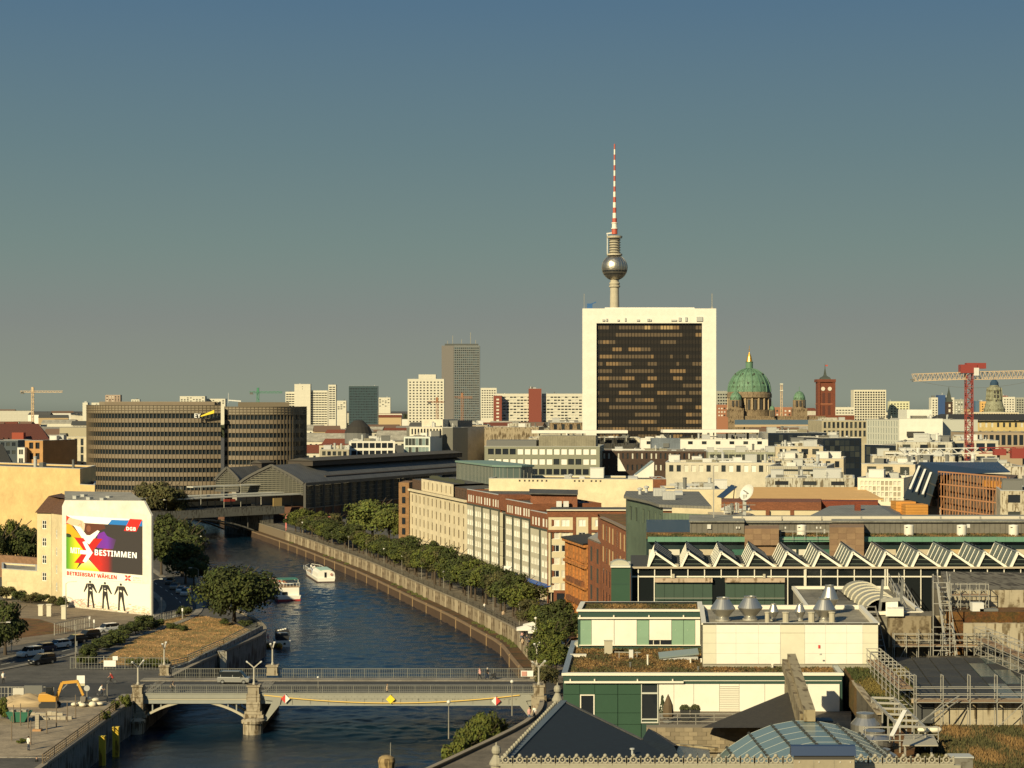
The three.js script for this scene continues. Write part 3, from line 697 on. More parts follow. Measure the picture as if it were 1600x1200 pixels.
// road bridge
const stoneW=m$.bridgeStone,steelG=m$.steelGrey,railM=m$.railGrey;
function railing(g,a,b,y0,h,step,o={}){ // top rail, mid rail, bars and posts between two plan points
const L=Math.hypot(b[0]- a[0],b[1]- a[1]),n=Math.max(1,Math.round(L / step)),t=o.t??.05;
g.bar([a[0],y0 + h,a[1]],[b[0],y0 + h,b[1]],t*1.6);g.bar([a[0],y0 + .12,a[1]],[b[0],y0 + .12,b[1]],t);
if(o.mid)for(const m of o.mid)g.bar([a[0],y0 + h*m,a[1]],[b[0],y0 + h*m,b[1]],t);
for(let i=0;i<=n;i++){const x=a[0]+(b[0]- a[0])*i / n,z=a[1]+(b[1]- a[1])*i / n,w=o.post&&i % o.post===0?t*2.2:t;g.box(x,y0,z,w,h +(w>t?.06:0),w);}
}
{
const zn=-268,zf=-288,x0=-54.8,x1=3.6,xp=-37.6;
const b=thing('road_bridge','stone and steel road bridge crossing the river with an arched side span','bridge',[x0,WL,zn]);
const deck=$g();deck.prism([[x0,zn + .3],[x1,zn + .3],[x1,zf - .3],[x0,zf - .3]],-.35,deckY - .16,true,true);deck.mk('deck',steelG,b);
$g().prism([[x0 - 3,-272],[x1 + 3,-272],[x1 + 3,-285.5],[x0 - 3,-285.5]],deckY - .2,deckY - .13).mk('roadway',asphalt,b);
for(const[za,zb]of[[zn + .2,-272],[-285.5,zf - .2]])$g().prism([[x0 - 3,za],[x1 + 2,za],[x1 + 2,zb],[x0 - 3,zb]],deckY - .2,deckY + .02).mk('footway',paving,b);
for(const s of[-1,1])$g().box((x0 + x1) / 2,deckY - .128,-278.7 + s*3.2,60,.006,.14).mk('lane_line',m$.roadPaint,b);
// girder plates of the main span with joints, and rivet holes as small recessed studs
const pw=2.63;
for(const z of[zn + .36,zf - .36])for(let x=xp + 3;x<x1 - .4;x +=pw){
const w=Math.min(pw,x1 - x)- .06,far=z<-280;$g().box(x + w / 2,far?-1.2:-.48,z,w,1.56,.12).mk('girder_plate',m$.girder,b);
}
{const g=$g();for(let x=xp + 3.3,k=0;x<x1 - .5;x +=.42,k++)for(const y of[.25,.62])if(y<.5?k % 2:k % 2===0)g.box(x,y,zn + .44,.13,.13,.06);g.mk('rivet_plates',m$.rivet,b,true);
$g().box((xp + 3 + x1) / 2,-.62,zn + .3,x1 - xp - 3,.14,.5).mk('bottom_flange',steelG,b);$g().box((x0 + x1) / 2,1.08,zn + .36,x1 - x0,.12,.34).mk('top_flange',m$.girder,b);}
// arch ribs of the side span
const xa=x0 + 1.1,xb=xp - 1.4,ac=y=>y,sp=t=>-2.3 + 2.25*(1 -(2*t - 1)**2);
for(let k=0;k<6;k++){
const z=zn - .1 - k*3.7,rib=$g();let q=null;
for(let i=0;i<=24;i++){const t=i / 24,p=[xa +(xb - xa)*t,sp(t),z];if(q)rib.bar(q,p,.42,.34);q=p;}
rib.mk('arch_rib',k===0?m$.archPale:steelG,b);
if(k<2){for(let i=1;i<12;i++){const t=i / 12;if(sp(t)<-.3)$g().bar([xa +(xb - xa)*t,sp(t),z],[xa +(xb - xa)*t,.3,z],.18).mk('spandrel_post',steelG,b);}}
}
$g().box((xa + xb) / 2,.18,zn + .2,xb - xa + 1,.55,.3).mk('fascia_beam',m$.archPale,b);
// haunch brackets beside the pier and at the far abutment
for(const[x,s]of[[xp + 1.4,1],[x1 - .2,-1]]){const g=$g(),P=(a,y,z)=>[x + a*s,y,z];for(const z of[zn + .25]){const f=[[0,-2.7],[.45,-2.9],[2.4,-.45],[2.6,.6],[.2,.9],[.2,.2],[1.35,.1]];const poly=f.map(q=>[x + q[0]*s,q[1]]);const sh=new THREE.Shape(poly.map(q=>new THREE.Vector2(q[0],q[1])));g.add(new THREE.ExtrudeGeometry(sh,{depth:.35,bevelEnabled:false}),new THREE.Matrix4().makeTranslation(0,0,z));}g.mk('haunch_bracket',m$.girder,b);}
// piers: courses of stone, round cutwater
const pier=(x,w,foot)=>{
for(let k=0;k<7;k++){const y=-2.3 + k*.5,ww=w +(k<2?(2 - k)*.5:0)+(k % 2?.05:0);$g().box(x,y,zn + .1,ww,.46,2.4).mk('stone_course',stoneW,b);}
$g().box(x,-2.2,(zn + zf) / 2 - 1,w*.86,2.5,zn - zf - 1).box(x,-6,(zn + zf) / 2,w*1.05,3.6,zn - zf + .5).mk('pier_wall',m$.pierDark,b);
$g().lathe(x,zn + 1.5,[[foot,-6],[foot,-2.95],[foot + .25,-2.9],[foot + .25,-2.55],[foot*.8,-2.25],[0,-2.2]],18).mk('cutwater',stoneW,b);
for(const z of[zn + .35,zf - .35])$g().box(x,1.05,z,w*.82,1.15,1.5).box(x,2.2,z,w*1.0,.25,1.8).box(x,.85,z,w*.95,.3,1.7).mk('pedestal',stoneW,b);
};
pier(xp,1.95,1.45);pier(x0 + .3,1.7,1.1);
for(const z of[zn + .35,zf - .35])$g().box(x1 + .3,.9,z,1.5,1.3,1.5).box(x1 + .3,2.2,z,1.75,.25,1.75).box(x1 + .3,-6,z,2.2,6.9,2.4).mk('pedestal',stoneW,b);
$g().box(x1 + 1.6,-6,(zn + zf) / 2,2.4,6.2,zn - zf - 1).mk('abutment',m$.pierDark,b);
for(const[z,ry,rh]of[[zn + .36,1.2,1.05],[zf - .36,deckY + .03,1.4]]){const g=$g();for(const[a,c]of[[x0 + 1.3,xp - 1],[xp + 1,x1 - .6]])railing(g,[a,z],[c,z],ry,rh,.28,{t:.05,post:8,mid:[.5]});g.mk('railing',railM,b,true);}
$g().box((x0 + x1) / 2,deckY + .02,zn + .36,x1 - x0 - 2,.68,.2).mk('railing_plinth',m$.girder,b);
// navigation marks under the deck edge
const rope=$g();let q=null;for(let i=0;i<=20;i++){const t=i / 20,p=[gx(412,267)+(gx(812,267)- gx(412,267))*t,.95 - 1.15*4*t*(1 - t),zn + .62];if(q)rope.bar(q,p,.11);q=p;}
rope.mk('yellow_cable',m$.cableYellow,b);
const dia=(px,y,ca,cb)=>{const x=gx(px,267),r=.66;const g=$g(),h=$g(),z=zn + .78,T0=[x,y + r,z],B0=[x,y - r,z],Lp=[x - r,y,z],Rp=[x + r,y,z],bk=p=>[p[0],p[1],p[2]- .08];g.tri(T0,Lp,B0).quad(T0,bk(T0),bk(Lp),Lp).quad(Lp,bk(Lp),bk(B0),B0).tri(bk(T0),bk(B0),bk(Lp));h.tri(T0,B0,Rp).quad(T0,Rp,bk(Rp),bk(T0)).quad(Rp,B0,bk(B0),bk(Rp)).tri(bk(T0),bk(Rp),bk(B0));const m=g.mk('navigation_mark',ca,b);const base=baseOf(b);h.mk('mark_half',cb,m);$g().box(x,y - r*.5,zn + .58,.12,r*1.6,.2).mk('mark_bracket',steelG,b);};
const red=m$.signRed,wht=m$.signWhite,yel=m$.signYellow;
dia(445.5,.42,red,wht);dia(610,.35,yel,yel);dia(775,.1,wht,red);
}
// lamps with two raised arms on the bridge pedestals
{
const p=proto('street_lamp','street lamp'),m=m$.lampPost;
$g().lathe(0,0,[[.22,0],[.22,.25],[.15,.35],[.13,2.5],[.15,2.55],[0,2.6]],8).mk('post',m,p);
for(const s of[-1,1]){$g().bar([0,2.45,0],[s*.95,3.3,0],.2,.16).mk('arm',m,p);$g().bar([s*.9,3.22,0],[s*1.12,3.42,0],.3,.2).mk('lamp_head',m$.lampHead,p);}
const L=[[-54.5,2.45,-267.6,.9,'twin-armed lamp on the bridge pedestal nearest the building site'],[-37.6,2.45,-267.6,0,'twin-armed lamp on the pedestal above the round stone pier'],[3.9,2.45,-267.6,.5,'twin-armed lamp on the bridge pedestal beside the promenade trees'],[-37.6,2.45,-288.3,1.4,'lamp on the far-side pedestal of the bridge above the pier'],[-54.6,2.45,-288.3,1.5,'lamp on the far-side bridge pedestal next to the dry grass'],[3.9,2.45,-288.3,1.2,'lamp on the far-side bridge pedestal at the promenade end']];
for(const[x,y,z,t,l]of L)place(p,x,y,z,t,l,'lamps along the bridge');
}
// left bank
const cream=m$.creamWall,whiteWall=m$.whiteWall,tileBrown=m$.tileBrown,tileRed=m$.tileRed;
{ // gable house with the painted poster wall
const A=V(97,396),B=V(236.5,378),yt=22.6,b=thing('poster_house','pale yellow corner house whose blank white gable carries a huge poster','house',[A[0],0,A[1]]);
const dx=B[0]- A[0],dz=B[1]- A[1],L=Math.hypot(dx,dz),u=[dx / L,dz / L],n=[-u[1],u[0]],P=(s,y,r=0)=>[A[0]+ u[0]*s + n[0]*r,y,A[1]+ u[1]*s + n[1]*r];
const prof=[[0,0],[L,0],[L,20.6],[L - 2.4,23.6],[.9,22.9],[0,21.6]];
const g=$g();{const sh=new THREE.Shape(prof.map(q=>new THREE.Vector2(q[0],q[1])));const e=new THREE.ExtrudeGeometry(sh,{depth:.5,bevelEnabled:false});const m=new THREE.Matrix4().makeBasis(new THREE.Vector3(u[0],0,u[1]),new THREE.Vector3(0,1,0),new THREE.Vector3(n[0],0,n[1]));m.setPosition(A[0]- n[0]*.5,0,A[1]- n[1]*.5);g.add(e,m);}
g.mk('gable_wall',whiteWall,b);
const D=39,bd=[-.247,-.969],R=(s,y,r)=>{const q=P(s,y,0);return[q[0]- bd[0]*r,q[1],q[2]- bd[1]*r];},body=$g();
facade(b,body,[R(L,0,-.5)[0],R(L,0,-.5)[2]],[R(L,0,-D)[0],R(L,0,-D)[2]],0,20.4,{pitch:2.6,rows:5,fh:3.5,sill:3.6,w:1.1,h:1.9,parts:true});
body.quad(R(L,0,-D),R(0,0,-D),R(0,21,-D),R(L,20.4,-D)).quad(R(0,0,-D),R(0,0,-5.5),R(0,21,-5.5),R(0,21,-D)).mk('wall',cream,b);
// roof: flat pale top, brown tiled slopes
$g().quad(R(.9,22.75,-.5),R(L - 2.4,23.4,-.5),R(L - 3.6,23.6,-D),R(1.5,23.2,-D)).quad(R(L - 2.4,23.4,-.5),R(L,20.4,-.5),R(L,20.4,-D),R(L - 3.6,23.6,-D)).mk('roof',m$.roofPale,b);
for(const[s,r]of[[5,-9],[9.5,-6],[14,-5],[16.5,-15],[8,-18]]){const q=R(s,23.1,r);$g().box(q[0],22.9,q[2],1.2,.6,1,-Math.atan2(u[1],u[0])).box(q[0],23.5,q[2],1.3,.1,1.1,-Math.atan2(u[1],u[0])).mk('skylight',m$.unitGrey,b);}
// yellow wing stepping out to the left in two bays
const w=$g(),W=(px,d)=>V(px,d);
const c0=W(58,408),c1=W(80,406),c2=W(97,398.5),wm={rows:5,fh:3.85,sill:2.6,h:1.95,parts:true,frame:[2,2,.16],margin:.7};
facade(b,w,c0,c1,0,19.6,{...wm,cols:1,w:1.35,rows:4,sill:4.4});facade(b,w,c1,c2,0,19.6,{...wm,cols:1,w:1.3,m0:.3,m1:.5});
w.quad([c0[0],0,c0[1]],[c0[0]- 2,0,c0[1]- 18],[c0[0]- 2,19.6,c0[1]- 18],[c0[0],19.6,c0[1]]).mk('wing_wall',cream,b);
const r=$g(),y=19.55,t=23;r.quad([c0[0]- .4,y,c0[1]+ .4],[c1[0],y,c1[1]+ .5],[c1[0]+ 1.2,t,c1[1]- 4.5],[c0[0]+ 1.4,t,c0[1]- 4.5]).quad([c1[0],y,c1[1]+ .5],[c2[0]+ .2,y,c2[1]+ .4],[c2[0]+ 3,t - .3,c2[1]- 1],[c1[0]+ 1.2,t,c1[1]- 4.5]).quad([c0[0]- .4,y,c0[1]+ .4],[c0[0]+ 1.4,t,c0[1]- 4.5],[c0[0]+ 1,t,c0[1]- 18],[c0[0]- 2.2,y,c0[1]- 18]).quad([c0[0]+ 1.4,t,c0[1]- 4.5],[c1[0]+ 1.2,t,c1[1]- 4.5],[c2[0]+ 3,t - .3,c2[1]- 1],[c0[0]+ 1,t,c0[1]- 18]);
r.mk('tiled_roof',tileBrown,b);
$g().box(c1[0]+ .1,0,c1[1]+ .1,.14,19.6,.14).mk('downpipe',m$.pipeDark,b);
for(const s of[.6,1.5])$g().box(c0[0]+ s + .4,.3,c0[1]+ .06,.5,1.8,.1).mk('door',m$.doorDark,b);
// the poster: one flat printed sheet on the wall
const cv=document.createElement('canvas');cv.width=1024;cv.height=736;const x=cv.getContext('2d'),X0=100,wq=1024,hq=736;
x.fillStyle='#35302f';x.fillRect(0,0,wq,hq);
let gr=x.createLinearGradient(0,0,620,0);gr.addColorStop(0,'#3f8a22');gr.addColorStop(.1,'#8fb01c');gr.addColorStop(.28,'#e8d21c');gr.addColorStop(.5,'#f0c818');gr.addColorStop(1,'#d8861c');x.fillStyle=gr;x.beginPath();x.moveTo(0,120);x.lineTo(300,380);x.lineTo(140,736);x.lineTo(0,736);x.fill();
x.fillStyle='#e9a01a';x.beginPath();x.moveTo(0,120);x.lineTo(60,120);x.lineTo(250,330);x.lineTo(160,330);x.lineTo(0,250);x.fill();x.fillStyle='#263c18';x.beginPath();x.ellipse(30,275,46,26,.2,0,7);x.fill();
x.fillStyle='#c23a20';x.beginPath();x.moveTo(0,0);x.lineTo(70,40);x.lineTo(50,110);x.lineTo(0,120);x.fill();
gr=x.createLinearGradient(330,0,720,0);gr.addColorStop(0,'#7d1f8c');gr.addColorStop(.6,'#6a2ba0');gr.addColorStop(1,'#35302f');x.fillStyle=gr;x.beginPath();x.moveTo(430,230);x.lineTo(520,190);x.lineTo(560,250);x.lineTo(680,290);x.lineTo(640,420);x.lineTo(420,420);x.fill();
gr=x.createLinearGradient(420,0,640,0);gr.addColorStop(0,'#cf2a1c');gr.addColorStop(.7,'#8c2222');gr.addColorStop(1,'#35302f');x.fillStyle=gr;x.beginPath();x.moveTo(330,560);x.lineTo(520,420);x.lineTo(640,420);x.lineTo(640,736);x.lineTo(440,736);x.fill();
gr=x.createLinearGradient(0,560,0,736);gr.addColorStop(0,'#f5f0d8');gr.addColorStop(1,'#f2d52a');x.fillStyle=gr;x.beginPath();x.moveTo(290,560);x.lineTo(460,736);x.lineTo(140,736);x.fill();
x.fillStyle='#f6f3ea';x.beginPath();x.moveTo(0,0);x.lineTo(1024,0);x.lineTo(1024,12);x.lineTo(620,30);x.lineTo(570,92);x.lineTo(260,92);x.lineTo(60,30);x.fill();
x.fillStyle='#e3b79c';x.beginPath();x.moveTo(40,30);x.lineTo(225,62);x.lineTo(262,110);x.lineTo(250,200);x.lineTo(215,225);x.lineTo(120,150);x.lineTo(0,100);x.fill();x.strokeStyle='#a06a50';x.lineWidth=5;x.beginPath();x.moveTo(150,165);x.lineTo(190,110);x.lineTo(225,150);x.moveTo(200,60);x.lineTo(215,120);x.stroke();
x.fillStyle='#5b3222';x.beginPath();x.moveTo(262,92);x.lineTo(520,92);x.lineTo(540,150);x.lineTo(430,190);x.lineTo(310,270);x.lineTo(262,220);x.fill();x.fillStyle='#7d4a33';x.beginPath();x.ellipse(310,165,30,44,0,0,7);x.fill();
x.fillStyle='#1f72bf';x.beginPath();x.moveTo(575,90);x.lineTo(620,26);x.lineTo(1024,20);x.lineTo(1024,90);x.fill();
x.fillStyle='#d6241c';x.beginPath();x.moveTo(860,0);x.lineTo(1022,0);x.lineTo(945,165);x.lineTo(782,165);x.fill();x.fillStyle='#fff';x.font='bold 66px sans-serif';x.textAlign='center';x.textBaseline='middle';x.fillText('DGB',876,132,132);
x.fillStyle='#f6f3ea';x.beginPath();x.moveTo(100,130);x.lineTo(195,150);x.lineTo(300,275);x.lineTo(430,180);x.lineTo(460,190);x.lineTo(330,390);x.lineTo(240,330);x.fill();
x.fillStyle='#cf2318';const arm=(p)=>{x.beginPath();p.forEach((q,i)=>i?x.lineTo(...q):x.moveTo(...q));x.fill();};
arm([[112,298],[238,298],[500,645],[378,645]]);x.fillStyle='#b81d14';arm([[500,292],[384,292],[112,645],[240,645]]);x.fillStyle='#f6f3ea';arm([[262,255],[345,255],[304,345]]);
x.fillStyle='#fff';arm([[192,464],[283,464],[226,352],[270,340],[366,490],[272,630],[228,616],[284,518],[192,518]]);
x.font='bold 108px sans-serif';x.textAlign='left';x.fillText('MIT',56,478,138);x.fillText('BESTIMMEN',384,482,575);
const tex=new THREE.CanvasTexture(cv);tex.colorSpace=THREE.SRGBColorSpace;
const sheetAt=(name,t,s0,s1,y0,y1,alpha)=>{const w0=s1 - s0,h0=y1 - y0,m=new THREE.Mesh(new THREE.BoxGeometry(w0,h0,.03),new THREE.MeshStandardMaterial({map:t,roughness:.8,name,...(alpha?{transparent:true,alphaTest:.5}:{})}));m.name=name;const q=P((s0 + s1) / 2,(y0 + y1) / 2,.03),bs=baseOf(b);m.position.set(q[0]- bs[0],q[1]- bs[1],q[2]- bs[2]);m.rotation.y=Math.atan2(n[0],n[1]);b.add(m);};
sheetAt('poster',tex,L*.05,L*.905,8.2,19.7);
const c2v=document.createElement('canvas');c2v.width=1024;c2v.height=128;const x2=c2v.getContext('2d');x2.fillStyle='#f0ead8';x2.fillRect(0,0,1024,128);x2.fillStyle='#c8281c';x2.font='bold 92px sans-serif';x2.textBaseline='middle';x2.fillText('BETRIEBSRAT WÄHLEN',4,66,690);x2.strokeStyle='#c8281c';x2.lineWidth=5;x2.strokeText('BETRIEBSRAT WÄHLEN',4,66,690);
const x4=(a,b2,s)=>{x2.beginPath();x2.moveTo(a - s,b2 - s);x2.lineTo(a - s*.2,b2 - s);x2.lineTo(a,b2 - s*.3);x2.lineTo(a + s*.2,b2 - s);x2.lineTo(a + s,b2 - s);x2.lineTo(a + s*.45,b2);x2.lineTo(a + s,b2 + s);x2.lineTo(a + s*.2,b2 + s);x2.lineTo(a,b2 + s*.3);x2.lineTo(a - s*.2,b2 + s);x2.lineTo(a - s,b2 + s);x2.lineTo(a - s*.45,b2);x2.fill();};x4(835,60,46);x2.fillStyle='#f0ead8';x2.fillRect(790,54,90,10);
x2.fillStyle='#4a4640';x2.font='40px sans-serif';x2.fillText('ARBEIT',900,46,116);x2.fillText('RECHTE',900,88,116);x2.fillRect(840,116,176,4);
const t2=new THREE.CanvasTexture(c2v);t2.colorSpace=THREE.SRGBColorSpace;sheetAt('slogan_strip',t2,L*.05,L*.905,6.5,8.05);
// sprayed figures and scrawls on the lower wall
const c3v=document.createElement('canvas');c3v.width=1024;c3v.height=400;const x3=c3v.getContext('2d');x3.fillStyle='#ebe4d0';x3.fillRect(0,0,1024,400);
for(let k=0;k<700;k++){const yy=400 - 130*rnd()*rnd();x3.fillStyle=pick(['#c9b79c','#b9a98c','#cdbcae','#9d9077','#c4b0a4']);x3.globalAlpha=.9;x3.fillRect(rnd()*1024,yy,rr(6,40),rr(3,12));}x3.globalAlpha=1;
x3.strokeStyle='#b06a72';x3.lineWidth=5;for(let k=0;k<7;k++){x3.beginPath();let a=20 + k*40,c=250 + k*14;x3.moveTo(a,c);for(let j=0;j<6;j++){a +=rr(5,40);c +=rr(-30,40);x3.lineTo(a,c);}x3.stroke();}
const fig=(cx,k)=>{x3.fillStyle='#2b2724';const pl=q=>{x3.beginPath();q.forEach((v,i)=>i?x3.lineTo(cx + v[0],v[1]):x3.moveTo(cx + v[0],v[1]));x3.fill();};x3.beginPath();x3.ellipse(cx,36,13,17,0,0,7);x3.fill();pl([[-32,60],[32,55],[28,130],[34,185],[-28,185],[-24,120]]);pl([[-32,60],[-44,62],[-78,175],[-68,182],[-30,110]]);pl([[32,56],[46,66],[84,170],[72,180],[28,105]]);pl([[-28,185],[6,185],[-8,260],[-14,380],[-34,380],[-30,270]]);pl([[2,185],[34,185],[40,265],[56,380],[36,384],[18,270]]);x3.fillStyle='#ebe4d0';x3.beginPath();x3.ellipse(cx + 8 - k*4,150 - k*12,14,9,.5,0,7);x3.fill();x3.fillRect(cx - 12,92 + k*9,20,6);};
fig(330,0);fig(505,1);fig(690,2);
const t3=new THREE.CanvasTexture(c3v);t3.colorSpace=THREE.SRGBColorSpace;sheetAt('sprayed_mural',t3,.3,L - .3,.1,6.4);
}
{ // low annex and garden walls beside it
block({name:'annex',label:'low flat-roofed yellow annex left of the poster house',foot:[V(3,414),V(58,408),V(58,424),V(3,430)],y1:6.2,ph:.3,wall:cream,fac:{0:{cols:2,rows:1,w:3.4,h:2.6,sill:1.2,rec:.06,set:[cream],parts:true}}});
block({name:'apartment_house',label:'large blank apricot firewall house behind the poster house',foot:[V(-40,545),V(125,512),V(150,540),V(-20,575)],y1:25.4,ph:.4,wall:m$.apricot,roof:m$.roofTar,clutter:3});
block({name:'apartment_house',label:'small apricot lean-to house end right of the blank firewall',foot:[V(125,511),V(148,506),V(150,530),V(127,535)],y1:21.3,ph:.2,wall:m$.apricot,roof:tileRed,fac:{0:{cols:1,rows:1,w:.9,h:1.2,sill:12}}});
const r=thing('brick_garden_wall','long low wall along the vacant lot behind the yellow annex','wall',[gx(-20,470),0,-470]);$g().prism([V(-30,470),V(58,455),V(58,457),V(-30,472)],0,5.6).mk('wall',m$.dullBrick,r);
}
// ramp wall of the waterside path, with railing
{
const w=thing('ramp_retaining_wall','grey concrete retaining wall climbing beside the dry grass to the quay','retaining wall',[gx(272,301),0,-301]);
const pl=[V(270,300.5),V(296,305),V(318,312),V(352,324),V(404,349),V(411,352)];
const g=$g(),top=pl.map((p,i)=>[.15,.5,.9,1.0,1.0,1.0][i]);
for(let i=0;i<pl.length - 1;i++){const a=pl[i],c=pl[i + 1],q=(p,o)=>[p[0]+ o*.95,p[1]+ o*.3];const[a2,c2]=[q(a,-.5),q(c,-.5)];g.quad([a[0],-6,a[1]],[c[0],-6,c[1]],[c[0],top[i + 1],c[1]],[a[0],top[i],a[1]]).quad([a[0],top[i],a[1]],[c[0],top[i + 1],c[1]],[c2[0],top[i + 1],c2[1]],[a2[0],top[i],a2[1]]).quad([c2[0],0,c2[1]],[a2[0],0,a2[1]],[a2[0],top[i],a2[1]],[c2[0],top[i + 1],c2[1]]);}
g.mk('wall',concrete,w);
const r=$g();for(let i=0;i<pl.length - 1;i++)railing(r,[pl[i][0]- .3,pl[i][1]],[pl[i + 1][0]- .3,pl[i + 1][1]],(top[i]+ top[i + 1]) / 2,1.05,.9,{t:.06,mid:[.35,.68]});r.mk('railing',railM,w);
const p=$g();p.box(gx(337,318)+ .9,-6,-318.5,1.2,6.6,2.2,.5);p.mk('buttress',m$.concretePale,w);
}
// railing along the near-left quay, posts on the coping
{
const q=thing('quay_railing','brown steel post railing along the left quay below the building site','railing',[-56.4,0,-262]);const g=$g();const pl=LB.filter(p=>p[1]<-214&&p[1]>-264);for(let i=0;i<pl.length - 1;i++)railing(g,[pl[i][0]- .45,pl[i][1]],[pl[i + 1][0]- .45,pl[i + 1][1]],.25,1.1,.95,{t:.07,mid:[.4,.7]});g.mk('railing',m$.railBrown,q);
const s=thing('quay_steps','broad stone steps leading down from the plaza at the quay','steps',[-66,0,-226]);for(let k=0;k<9;k++)$g().box(-61.5,-.22*(k + 1),-224.6 + k*.55*1,10,.25,.6).mk('step',m$.stepStone,s);
const wl=thing('plaza_wall','low stone side wall left of the quay steps','wall',[-70,0,-224]);$g().box(-69,-3,-221,5,4,9).mk('wall',m$.quayStone,wl);
[[160,243,1.4,'yellow fender post at the quay steps, shorter of two'],[181,249,1.8,'yellow fender post at the quay wall close to the bridge']].forEach(([px,d,t,l])=>{const f=thing('fender_post',l,'fender post',[gx(px,d),WL,-d],'yellow fender posts');$g().box(gx(px,d),-6.5,-d,.82,5.2 + t*.4,.7).mk('post',m$.fenderYellow,f);$g().box(gx(px,d),-1.3 + t*.4,-d,.9,.1,.78).mk('cap',m$.fenderCap,f);});
}
// office tower by the station (curved, finned)
{
const bronze=m$.bronzeBand,fin=m$.finBronze,dk=m$.officeGlass;
const wing=(label,pts,top,mid,fh,rows,extra)=>{
const pl=smoothLine(pts.map(p=>V(p[0],p[1])),7),b=thing('office_block',label,'office block',[pl[0][0],0,pl[0][1]],'curved bronze office wings beside the station');
const inn=offsetLine(pl,-.55),out=offsetLine(pl,.45);let y=top;
const back=[[pl[pl.length - 1][0]- 6,pl[pl.length - 1][1]- 30],[pl[0][0]+ 6,pl[0][1]- 30]];
$g().prism([...pl,...back],0,top - .4,true,false,false).mk('roof',m$.roofTar,b);
const body=$g();strip(body,[pl[pl.length - 1],...back,pl[0]],0,top);body.mk('rear_wall',bronze,b);
const crown=$g();strip(crown,pl,top - 3.4,top);ribbon(crown,pl,inn,top);strip(crown,inn,top - .5,top);crown.mk('parapet_band',m$.bronzePale,b);
y=top - 3.4;
for(let k=0;k<rows;k++){
const g=$g();strip(g,inn,y - 1.9,y);g.mk('window_band',dk,b);
const s=$g();strip(s,pl,y - fh,y - 1.9);ribbon(s,pl,inn,y - 1.9);ribbon(s,inn,pl,y - fh);s.mk('spandrel_band',bronze,b);y -=fh;
}
const f=$g(),posts=along(pl,1.5);for(const p of posts)f.box(p[0],Math.max(0,y),p[1]+ .05,.16,top - y + .1,.3,p[2]- Math.PI / 2);f.mk('fins',fin,b,true);
const cr=$g();for(let k=0;k<4;k++){const o2=offsetLine(pl,.2);for(let i=0;i<o2.length - 1;i++)cr.bar([o2[i][0],top - .1 - k*1.0,o2[i][1]],[o2[i + 1][0],top - .1 - k*1.0,o2[i + 1][1]],.16);}cr.mk('parapet_lattice',fin,b,true);
extra?.(b,top);return b;
};
wing('curved bronze office wing with white rooftop letters and yellow beam',[[135.5,752],[139,742],[152,735],[182,730],[225,727],[270,726],[315,726],[345,727]],44.0,0,3.56,9,(b,top)=>{
$g().box(gx(250,735),44 - .4,-742,44,1.6,16).mk('plant_room',bronze,b);
$g().prism([V(155,737),V(340,737),V(340,760),V(155,760)],43.6,45.4).mk('upper_storey',m$.bronzePale,b);
const y=gy(650,722),yb=$g();yb.hexa([[gx(313,722),y - .3,-722.8],[gx(334,722),y + 1.1,-722.8],[gx(334,722),y + 1.1,-723.6],[gx(313,722),y - .3,-723.6],[gx(313,722),y + .1,-722.8],[gx(334,722),y + 2.4,-722.8],[gx(334,722),y + 2.4,-723.6],[gx(313,722),y + .1,-723.6]]);yb.mk('sign_beam',m$.signYellow,b);
const tg=new TextGeometry('EY',{font,size:1.7,depth:.3,curveSegments:3});const m=new THREE.Mesh(tg,m$.signWhite);m.name='sign_letters';const bs=baseOf(b);m.position.set(gx(302.5,722)- bs[0],y - .7 - bs[1],-722.8 - bs[2]);m.castShadow=true;b.add(m);
});
wing('curved bronze office wing rising directly behind the station gable',[[351,731],[375,730],[405,730],[432,731],[455,735],[469,741],[477,752],[479,768]],43.4,0,3.56,9,(b)=>{
$g().prism([V(352,740),V(362,738),V(362,745),V(352,747)],0,43).mk('recess_wall',bronze,b);
$g().prism([V(372,745),V(452,752),V(452,770),V(372,768)],43,45.2).mk('upper_storey',m$.bronzePale,b);
$g().box(gx(352,740),45,-748,.12,4,.12).bar([gx(352,740),46,-748],[gx(372,740),45.6,-748],.35,.5).mk('facade_gondola',m$.unitWhite,b);
});
}
